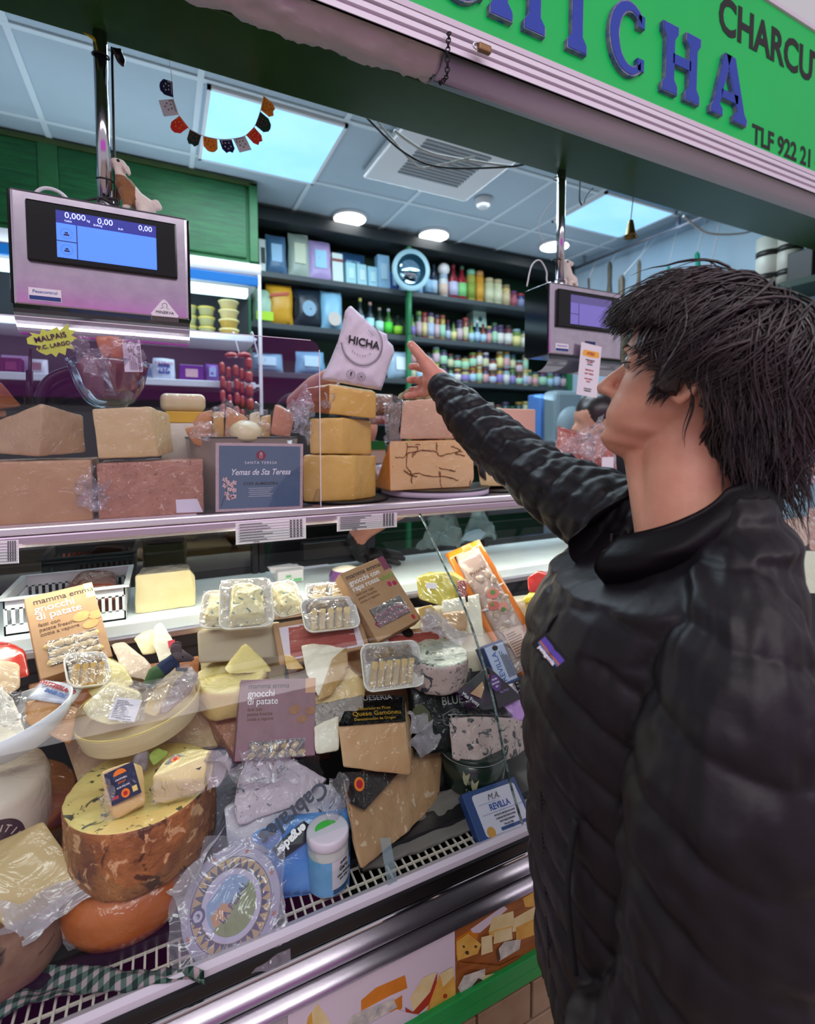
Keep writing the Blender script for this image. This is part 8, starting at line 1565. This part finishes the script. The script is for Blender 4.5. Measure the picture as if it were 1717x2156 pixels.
for sx in (-1, 1): bm = bmesh.new(); bmesh.ops.create_uvsphere(bm, u_segments=16, v_segments=10, radius=.0105, matrix=HM @ T3(.033 * sx, .0725, .110)); mesh('eye', bm, mat('eye_white', 'c8c0ba', '2a1c18', 90, rough=.1), pn, smooth=True)
bm = bmesh.new()
for sx in (-1, 1):
    tube(bm, [HL(.047 * sx, .071, .109), HL(.040 * sx, .082, .108), HL(.030 * sx, .0855, .108), HL(.022 * sx, .083, .108)], .0009, 5)
    for k in range(9): u = k / 8; a = HL((.045 - .02 * u) * sx, .078 + .007 * u, .108); tube(bm, [a, a + hy * .007 + hz * -.003], [.0004, .0001], 3)
    for k in range(26): u = k / 25; a = HL((.052 - .034 * u) * sx, .074 + .016 * u, .126 + .004 * math.sin(3 * u)); tube(bm, [a, a + hx * .006 * sx + hz * .002 + hy * .002], [.0006, .0001], 3)
mesh('eyebrows_and_lashes', bm, mat('hair_dark', '17100f', '2c1c1a', 60, rough=.35, spec=.6), pn)
bm = bmesh.new(); a = h3(862, 729, 1.148); bmesh.ops.create_uvsphere(bm, u_segments=12, v_segments=8, radius=1, matrix=Matrix.Translation(h3(868, 727, 1.1465)) @ RX(.9) @ Matrix.Diagonal((.0055, .0075, .0022, 1))); mesh('thumb_nail', bm, mat('nail', 'e0a898', rough=.25), pn, smooth=True)
# hair
HC = Vector((0, -.012, .122)); HR = Vector((.083, .108, .092)); WH = Vector((.05, -.45, .9)).normalized()
def scalp(p, lift): return HM @ (HC + Vector((p.x * (HR.x + lift), p.y * (HR.y + lift), p.z * (HR.z + lift))))
def hairy(p):
    q = HC + Vector((p.x * HR.x, p.y * HR.y, p.z * HR.z))
    if q.y > .058: return q.z > .158
    if q.y > .022: return q.z > .135 - (.058 - q.y) * .9
    if q.y > -.012: return q.z > (.082 if q.y > .006 else .100)
    return q.z > .048 + max(0, q.y + .045) * 1.6
bm = bmesh.new(); grid = []
for i in range(41):
    row = []
    for j in range(48):
        th, ph = math.pi * i / 40, 2 * math.pi * j / 48; row.append((Vector((math.sin(th) * math.cos(ph), math.sin(th) * math.sin(ph), math.cos(th)))))
    grid.append(row)
vs = [[bm.verts.new(scalp(p, .010)) for p in r] for r in grid]
for i in range(40):
    for j in range(48):
        c = (grid[i][j] + grid[i + 1][(j + 1) % 48]).normalized()
        if hairy(c):
            try: bm.faces.new((vs[i][j], vs[i + 1][j], vs[i + 1][(j + 1) % 48], vs[i][(j + 1) % 48]))
            except ValueError: pass
bmesh.ops.remove_doubles(bm, verts=bm.verts, dist=.0001); bmesh.ops.solidify(bm, geom=bm.faces[:], thickness=.006)
HAIR = mat('hair', '150e0f', '38292a', 16, rough=.32, spec=.6, stretch=(1, 1, 1))
rh = random.Random(3); cl = {}
n_l = 0
while n_l < 5200:
    p = Vector((rh.gauss(0, 1), rh.gauss(0, 1), rh.gauss(0, 1))).normalized()
    if not hairy(p): continue
    n_l += 1; key = (round(p.x * 5.5), round(p.y * 5.5), round(p.z * 5.5))
    if key not in cl: cl[key] = (Vector((rh.gauss(0, 1), rh.gauss(0, 1), rh.gauss(0, .6))) * .66, rh.uniform(.7, 1.2), rh.uniform(0, 6))
    cd_, cl_, cph = cl[key]
    q0 = HC + Vector((p.x * HR.x, p.y * HR.y, p.z * HR.z)); base = .010 + .018 * max(0, p.z + .35) + rh.uniform(-.004, .006) + (.012 if rh.random() < .04 else 0) + .008 * (cl_ - 1)
    Ln = rh.uniform(.06, .125) * cl_ * ((1.35 if q0.z < .1 else 1.5) if q0.y < -.02 else .75 if q0.y > .05 else .95); st = Ln / 8; q = p.copy(); lift = base * .5; pts = []; pos = None; dirv = None
    jit = Vector((rh.gauss(0, 1), rh.gauss(0, 1), rh.gauss(0, 1))) * .11
    for k in range(9):
        if pos is None: pos = scalp(q, lift); pts.append(pos); 
        flow = q - WH; flow = flow - q * flow.dot(q); flow = flow.normalized() if flow.length > .05 else Vector((rh.uniform(-1, 1), rh.uniform(-1, 1), 0)).normalized()
        wv = Vector((math.sin(cph + k * .8), math.cos(cph + k * .7), 0)) * .42
        flow = flow + cd_ * .8 + jit + wv + Vector((0, 0, -.35 * (k / 8))); flow -= q * flow.dot(q) * .9; flow.normalize()
        lift += (base - lift) * .35 + (.0034 * cl_ if k > 5 else 0)
        q = (q + flow * (st / .098)).normalized()
        if q.z < -.62: q.z = -.62
        npos = scalp(q, lift); loc = hi @ npos
        if loc.z < .088 and loc.y < .01: o_ = hi @ pos - Vector((0, -.02, .08)); o_.z = 0; npos = pos + Vector((0, 0, -1)) * st * .85 + (HM.to_3x3() @ o_.normalized()) * st * (.45 * math.sin(k * .9 + cph) + (.25 if k > 5 else -.1)) + wv * st * .8
        if (loc.y > .03 and loc.z < .15 and k > 2) or (loc.y > -.012 and loc.z < .098 + rh.uniform(-.02, .02)): break
        if (npos - pos).length > st * 1.6: npos = pos + (npos - pos).normalized() * st * 1.6
        pos = npos; pts.append(pos)
    if len(pts) < 3: continue
    r0 = rh.uniform(.0006, .0019); m_ = len(pts) - 1; tube(bm, pts, [r0 * (.7 + .5 * math.sin(math.pi * min(1, k / m_ + .1))) * (1 - .8 * (k / m_) ** 2) for k in range(m_ + 1)], 4, cap=False)
# sideburn
for _ in range(200):
    a = Vector((-.072 - rh.uniform(0, .004), rh.uniform(.006, .030), rh.uniform(.086, .13))); tube(bm, [HM @ a, HM @ (a + Vector((-.003, .002, -.014))), HM @ (a + Vector((-.002, .006, -.03 + rh.uniform(0, .012))))], [.0009, .0009, .0002], 3, cap=False)
mesh('hair', bm, HAIR, pn, smooth=True)
# jacket
JK = mat('jacket_black', '18131a', '130f14', 4, rough=.50, spec=.32, bump=.3, bscale=22, bdist=.006)
def quilt(s, seam, amp): f = abs(math.sin(math.pi * s / seam)); return amp * (min(1, f * 1.25) ** .55 - 1)
def sleeve(path, rad, seam, amp, tilt, n=110, m=72, wr=.003, seed=0, nrm=None):
    pp = smooth_path(path, 24); L = [0]
    for a, b in zip(pp, pp[1:]): L.append(L[-1] + (b - a).length)
    tot = L[-1]; bm = bmesh.new(); rings = []; ref = nrm
    for i in range(n + 1):
        s = tot * i / n; k = max(j for j in range(len(L)) if L[j] <= s + 1e-9); k = min(k, len(pp) - 2); f = (s - L[k]) / (L[k + 1] - L[k]); c = pp[k].lerp(pp[k + 1], f); t = (pp[min(k + 2, len(pp) - 1)] - pp[max(k - 1, 0)]).normalized()
        ref = (ref - t * ref.dot(t)).normalized(); b = t.cross(ref); u = s / tot * (len(rad) - 1); ki = min(int(u), len(rad) - 2); r = rad[ki] + (rad[ki + 1] - rad[ki]) * (u - ki); ring = []
        for j in range(m):
            a = 2 * math.pi * j / m; ss = s + tilt * math.cos(a - 1.2) + .010 * noise.noise(Vector((math.cos(a) * 2, math.sin(a) * 2, s * 9 + seed)))
            rr = r + quilt(ss, seam, amp) + wr * noise.noise(Vector((math.cos(a) * 5, math.sin(a) * 5, s * 28 + seed))) + wr * .9 * noise.noise(Vector((math.cos(a) * 3 + s * 20, math.sin(a) * 3 - s * 20, s * 40 - seed)))
            ring.append(bm.verts.new(c + (ref * math.cos(a) + b * math.sin(a)) * rr))
        rings.append(ring)
    for a, b in zip(rings, rings[1:]):
        for j in range(m): bm.faces.new((a[j], a[(j + 1) % m], b[(j + 1) % m], b[j])).smooth = True
    return bm, rings
jk = bpy.data.objects.new('quilted_jacket', None); link(jk, pn); J = bmesh.new()
def add(b):
    me = bpy.data.meshes.new('q'); b.to_mesh(me); b.free(); J.from_mesh(me)
bm, rg = sleeve([at(1430, 1130, T=.68)] + sa, [.07] + SR, .047, .0058, .022, 220, 72, .0040, 3, Vector((0, 0, 1))); bm.faces.new(rg[0][::-1]); bm.faces.new(rg[-1]); add(bm)
bm = bmesh.new(); dd = (sa[-1] - sa[-2]).normalized(); capsule(bm, [sa[-1] - dd * .03, sa[-1] + dd * .002], [.033, .0335], 32); add(bm)
bm, rg = sleeve([Wp(.345, .575, 1.355), Wp(.335, .53, 1.350), Wp(.315, .475, 1.322), Wp(.290, .432, 1.25), Wp(.280, .418, 1.12), Wp(.274, .42, 1.0), Wp(.24, .44, .90), Wp(.20, .48, .86)], [.042, .050, .068, .086, .087, .083, .074, .06], .066, .0072, .030, 220, 120, .004, 9, -RT); bm.faces.new(rg[0][::-1]); bm.faces.new(rg[-1]); add(bm)
A_ = [(.78, .135), (1.0, .140), (1.15, .147), (1.25, .144), (1.33, .122), (1.385, .098), (1.42, .082), (1.44, .074)]; B_ = [(.78, .165), (1.0, .160), (1.15, .160), (1.28, .165), (1.34, .165), (1.38, .140), (1.41, .10), (1.44, .078)]; CR = [(.78, .31), (1.0, .30), (1.2, .295), (1.33, .308), (1.40, .340), (1.44, .352)]
bm = bmesh.new(); rings = []; n = 200; m = 150
for i in range(n + 1):
    z = .78 + .655 * i / n; a_, b_, cr = lerpt(A_, z), lerpt(B_, z), lerpt(CR, z); ring = []
    for j in range(m):
        q = 2 * math.pi * j / m; ca, sb = math.cos(q), math.sin(q); fx, fy = math.copysign(abs(ca) ** .85, ca), math.copysign(abs(sb) ** .85, sb)
        if z < 1.27: s = z + .05 * abs(fy) - .035 * fx; e = quilt(s, .058, .0075)
        else: s1, s2 = z * 1.0 + .10 * fy, z * .9 - .12 * fy + .05 * fx; e = max(quilt(s1, .085, .0035), -.003) + quilt(s2 + .02, .095, .0035)
        e += .0035 * noise.noise(Vector((fx * 5, fy * 5, z * 16))) + .002 * noise.noise(Vector((fx * 14, fy * 14, z * 22)))
        zz_ = z - max(0, fx) * .075 * max(0, (z - 1.30) / .13)
        ring.append(bm.verts.new(Wp(cr - (a_ + e) * fx, .61 + (b_ + e) * fy, zz_)))
    rings.append(ring)
for a, b in zip(rings, rings[1:]):
    for j in range(m): bm.faces.new((a[j], b[j], b[(j + 1) % m], a[(j + 1) % m]))
bm.faces.new(rings[0]); inner = [bm.verts.new(v.co + Vector((0, 0, -.12)) + (Wp(.35, .61, v.co.z) - v.co) * .3) for v in rings[-1]]
for j in range(m): bm.faces.new((rings[-1][j], inner[j], inner[(j + 1) % m], rings[-1][(j + 1) % m]))
bm.faces.new(inner[::-1]); bmesh.ops.recalc_face_normals(bm, faces=bm.faces); add(bm)
mesh('quilted_shell', remeshed(J, .0030, 1), JK, jk, smooth=True)
def colr(u, v):   # u round the neck from the front opening over the near side to the back and on
    a = math.radians(-20 - 320 * u); f = math.cos(a); front = max(0, f) ** 1.2; back = max(0, -f)
    rr = .066 + .058 * front; zt_ = 1.414 - .062 * front + .020 * back; v2 = v
    fold = .020 * math.sin(math.pi * min(1, v2 * 1.1)) + .010 * (1 - v2) + .003 * noise.noise(Vector((u * 14, v2 * 4, 0)))
    return Wp(.350 - (rr + fold) * f, .612 + (rr + fold) * math.sin(a), zt_ - .030 + .058 * v2 + .004 * noise.noise(Vector((u * 9, v2 * 3, 0))))
bm = sheet(colr, 90, 16, th=.006); mesh('collar', bm, JK, jk)
bm = bmesh.new(); P_ = smooth_path([colr(0, 1.0), colr(0, .0), Wp(.170, .575, 1.28), Wp(.160, .575, 1.2), Wp(.162, .575, 1.05), Wp(.175, .575, .85)], 12)
for i, (a, b) in enumerate(zip(P_, P_[1:])):
    for k in range(3): c = a.lerp(b, k / 3); bmesh.ops.create_cube(bm, size=.0022, matrix=Matrix.Translation(c - RT * .002))
mesh('zipper', bm, mat('zip_dark', '2a262c', rough=.3, metal=.5), jk)
# chest patch
M, w, h = frame(at(1170, 1412, T=.525), at(1194, 1392, T=.52), at(1150, 1334, T=.535)); bm = bmesh.new(); poly(bm, M, rect(-.002, -.002, w + .002, h + .002), 0, th=.0015); mesh('patch_base', bm, black, jk)
for k, (c, a, b) in enumerate((('5c4aa8', .55, .95), ('b06a50', .40, .55), ('3a6aa8', .28, .40))): bm = bmesh.new(); poly(bm, M, [(w * a, h * .05), (w * b, h * .05), (w * b, h * .3), (w * (b - .08), h * .45), (w * b, h * .6), (w * b, h * .95), (w * a, h * .95)], .0016); mesh('patch_stripe', bm, mat('patch_' + c, c, rough=.8), jk)
text('patagonia', w * .36, wink, jk, M @ T3(w * .24, h * .5, .0024) @ RZ(-math.pi / 2), bold=.0002)
bm = bmesh.new(); tube(bm, smooth_path([Wp(.175, .50, 1.10), Wp(.168, .50, 1.02), Wp(.178, .50, .93)], 6), .0035, 6); mesh('pocket_zip', bm, blackm, jk)
mesh('trousers', remeshed((lambda b: (capsule(b, [Wp(.32, .60, .92), Wp(.32, .60, .86)], [.13, .13], 16), [capsule(b, [Wp(.32, .60 + s, .86), Wp(.31, .60 + s, .48), Wp(.33, .60 + s, .12)], [.095, .07, .058], 12) for s in (-.09, .09)], b)[2])(bmesh.new()), .012), mat('dark_trousers', '1c1e26', rough=.9), pn, smooth=True)
# shop assistant behind the counter
b_ = bmesh.new(); AT = lambda x, y, t: at(x, y, T=t); ap = thing('person', 'shop assistant in black with a black glove leaning behind the cheese stacks', 'person', (.55, 1.85, 0))
hp = AT(738, 905, 1.72); AHM = Matrix((Vector((-1, 0, 0)), Vector((0, -.94, -.34)), Vector((0, -.34, .94)))).transposed().to_4x4(); AHM.translation = hp - Vector((0, 0, .12)); b_.free()
b_ = head_bm(AHM, .95); sh1, sh2 = AT(610, 965, 1.72), AT(850, 985, 1.72)
capsule(b_, [hp + Vector((0, .03, -.08)), hp + Vector((0, .06, -.16))], [.055, .06]); arm1 = [sh1, AT(598, 900, 1.60), AT(618, 862, 1.52), AT(668, 815, 1.40), AT(698, 795, 1.34)]; arm2 = [sh2, AT(850, 1060, 1.62), AT(762, 1112, 1.50), AT(748, 1142, 1.50)]
capsule(b_, arm1, [.055, .05, .04, .036, .028]); capsule(b_, arm2, [.055, .045, .038, .028])
mid = (sh1 + sh2) / 2 + Vector((0, .08, 0)); capsule(b_, [mid, Vector((.5, 1.95, 1.0)), Vector((.5, 1.95, .85))], [.13, .12, .13], 16)
for s in (-.1, .1): capsule(b_, [Vector((.5 + s, 1.95, .85)), Vector((.5 + s, 1.95, .06))], [.08, .05], 12)
for k, dz in enumerate((-.012, .0, .012, .022)): capsule(b_, [AT(700, 792, 1.345) + Vector((.0, -.01, dz)), AT(716, 790, 1.335) + Vector((.004, -.012, dz))], [.009, .008])
mesh('body', remeshed(b_, .008, 4), SKINP, ap, smooth=True)
b_ = bmesh.new(); capsule(b_, [sh1 + Vector((0, .02, -.01)), mid, sh2 + Vector((0, .02, -.01))], [.075, .12, .075], 18); capsule(b_, [mid, Vector((.5, 1.95, 1.0)), Vector((.5, 1.95, .88))], [.155, .15, .155], 20); capsule(b_, [sh1, AT(598, 900, 1.60), AT(620, 860, 1.515)], [.07, .062, .052]); capsule(b_, [sh2, AT(850, 1055, 1.62)], [.07, .06]); mesh('black_shirt', remeshed(b_, .009, 4), mat('black_shirt', '141418', rough=.9), ap, smooth=True)
b_ = bmesh.new(); g = lambda x, y, z: at(x, y, Z=z); capsule(b_, [AT(748, 1138, 1.50), g(765, 1168, 1.135), g(790, 1172, 1.13)], [.03, .028, .026])
for k, (x0, y0, x1, y1) in enumerate(((792, 1158, 842, 1166), (796, 1166, 850, 1176), (796, 1174, 840, 1186), (790, 1182, 820, 1195))): capsule(b_, [g(x0, y0, 1.128), g((x0 + x1) / 2, (y0 + y1) / 2, 1.122), g(x1, y1, 1.112)], [.012, .0105, .008])
capsule(b_, [g(770, 1178, 1.13), g(785, 1196, 1.118)], [.013, .010]); mesh('glove', remeshed(b_, .0035, 2), mat('black_glove', '18181c', rough=.5, bump=.3, bscale=60), ap, smooth=True)
b_ = bmesh.new(); bmesh.ops.create_uvsphere(b_, u_segments=24, v_segments=16, radius=1, matrix=AHM @ T3(0, -.022, .145) @ Matrix.Diagonal((.084, .095, .09, 1))); mesh('hair', b_, HAIR, ap, smooth=True)
# far person working at the back
b_ = bmesh.new(); fp2 = AT(1250, 880, 2.35); M_ = Matrix((Vector((-.3, -.95, 0)), Vector((-.95, .3, 0)), Vector((0, 0, 1)))).transposed().to_4x4(); M_.translation = fp2 - Vector((0, 0, .13)); fpn = thing('person', 'black haired colleague far behind the counter, mostly hidden by the customer', 'person', (fp2.x, fp2.y, 0)); b_.free(); b_ = head_bm(M_)
capsule(b_, [fp2 - Vector((0, 0, .1)), fp2 - Vector((0, 0, .25)), fp2 - Vector((0, 0, .7))], [.055, .12, .13], 16)
for s in (-.09, .09): capsule(b_, [fp2 + Vector((0, s, -.75)), Vector((fp2.x, fp2.y + s, .05))], [.08, .05], 12)
mesh('body', remeshed(b_, .010, 4), SKIN, fpn, smooth=True); b_ = bmesh.new(); capsule(b_, [fp2 - Vector((0, 0, .24)), fp2 - Vector((0, 0, .72))], [.155, .15], 18); mesh('dark_top', b_, MATS['black_shirt'], fpn, smooth=True)
b_ = bmesh.new(); bmesh.ops.create_uvsphere(b_, u_segments=24, v_segments=16, radius=1, matrix=M_ @ T3(0, -.02, .15) @ Matrix.Diagonal((.088, .105, .1, 1))); mesh('hair', b_, HAIR, fpn, smooth=True)
# cured meats in the counter behind the customer
SPK = mat('meat_pack', 'a85048', 'd8a898', 26, rough=.35, coat=.9, wrinkle=20, spots=[('e8dcd4', 40, .60, .03)])
for l, m_, lb in (([(1625, 1100, .1), (1700, 1085, .1), (1700, 1150, .1), (1640, 1150, .08), (1650, 1095, .2), (1710, 1140, .2)], mat('mortadella', 'e0b4a4', 'd09c8c', 30, rough=.4, coat=.8, wrinkle=20), 'pink mortadella piece beyond the customer shoulder'), ([(1700, 1070, .12), (1790, 1060, .12), (1800, 1160, .1), (1705, 1160, .1), (1750, 1060, .25)], SPK, 'marbled meat pack at the right edge beyond the shoulder'), ([(1660, 1160, .08), (1800, 1160, .08), (1800, 1250, .06), (1690, 1250, .06), (1740, 1160, .16)], CH['white'], 'pale wrapped pack low at the right edge'), ([(1560, 1075, .3), (1640, 1060, .3), (1640, 1095, .28), (1570, 1105, .28), (1600, 1060, .4)], SPK, 'red sliced sausage heap under the hair ends')):
    ks(l, 'white', lb, 'meat', 'meat_pack', mt=m_)
for i, l in enumerate(([(1640, 985), (1717, 975), (1790, 1000), (1650, 1004)], [(1560, 990), (1630, 985), (1640, 1003), (1560, 1006)])): solo('meat_pack', hull([at(x, y, Y=1.2) for x, y in l] + [at(x, y, Y=1.34) for x, y in l], .006, 2, 3, .003, 40), SPK, 'salami pack on the upper shelf behind the hair, %s of two' % ('right', 'left')[i], 'meat', smooth=True)
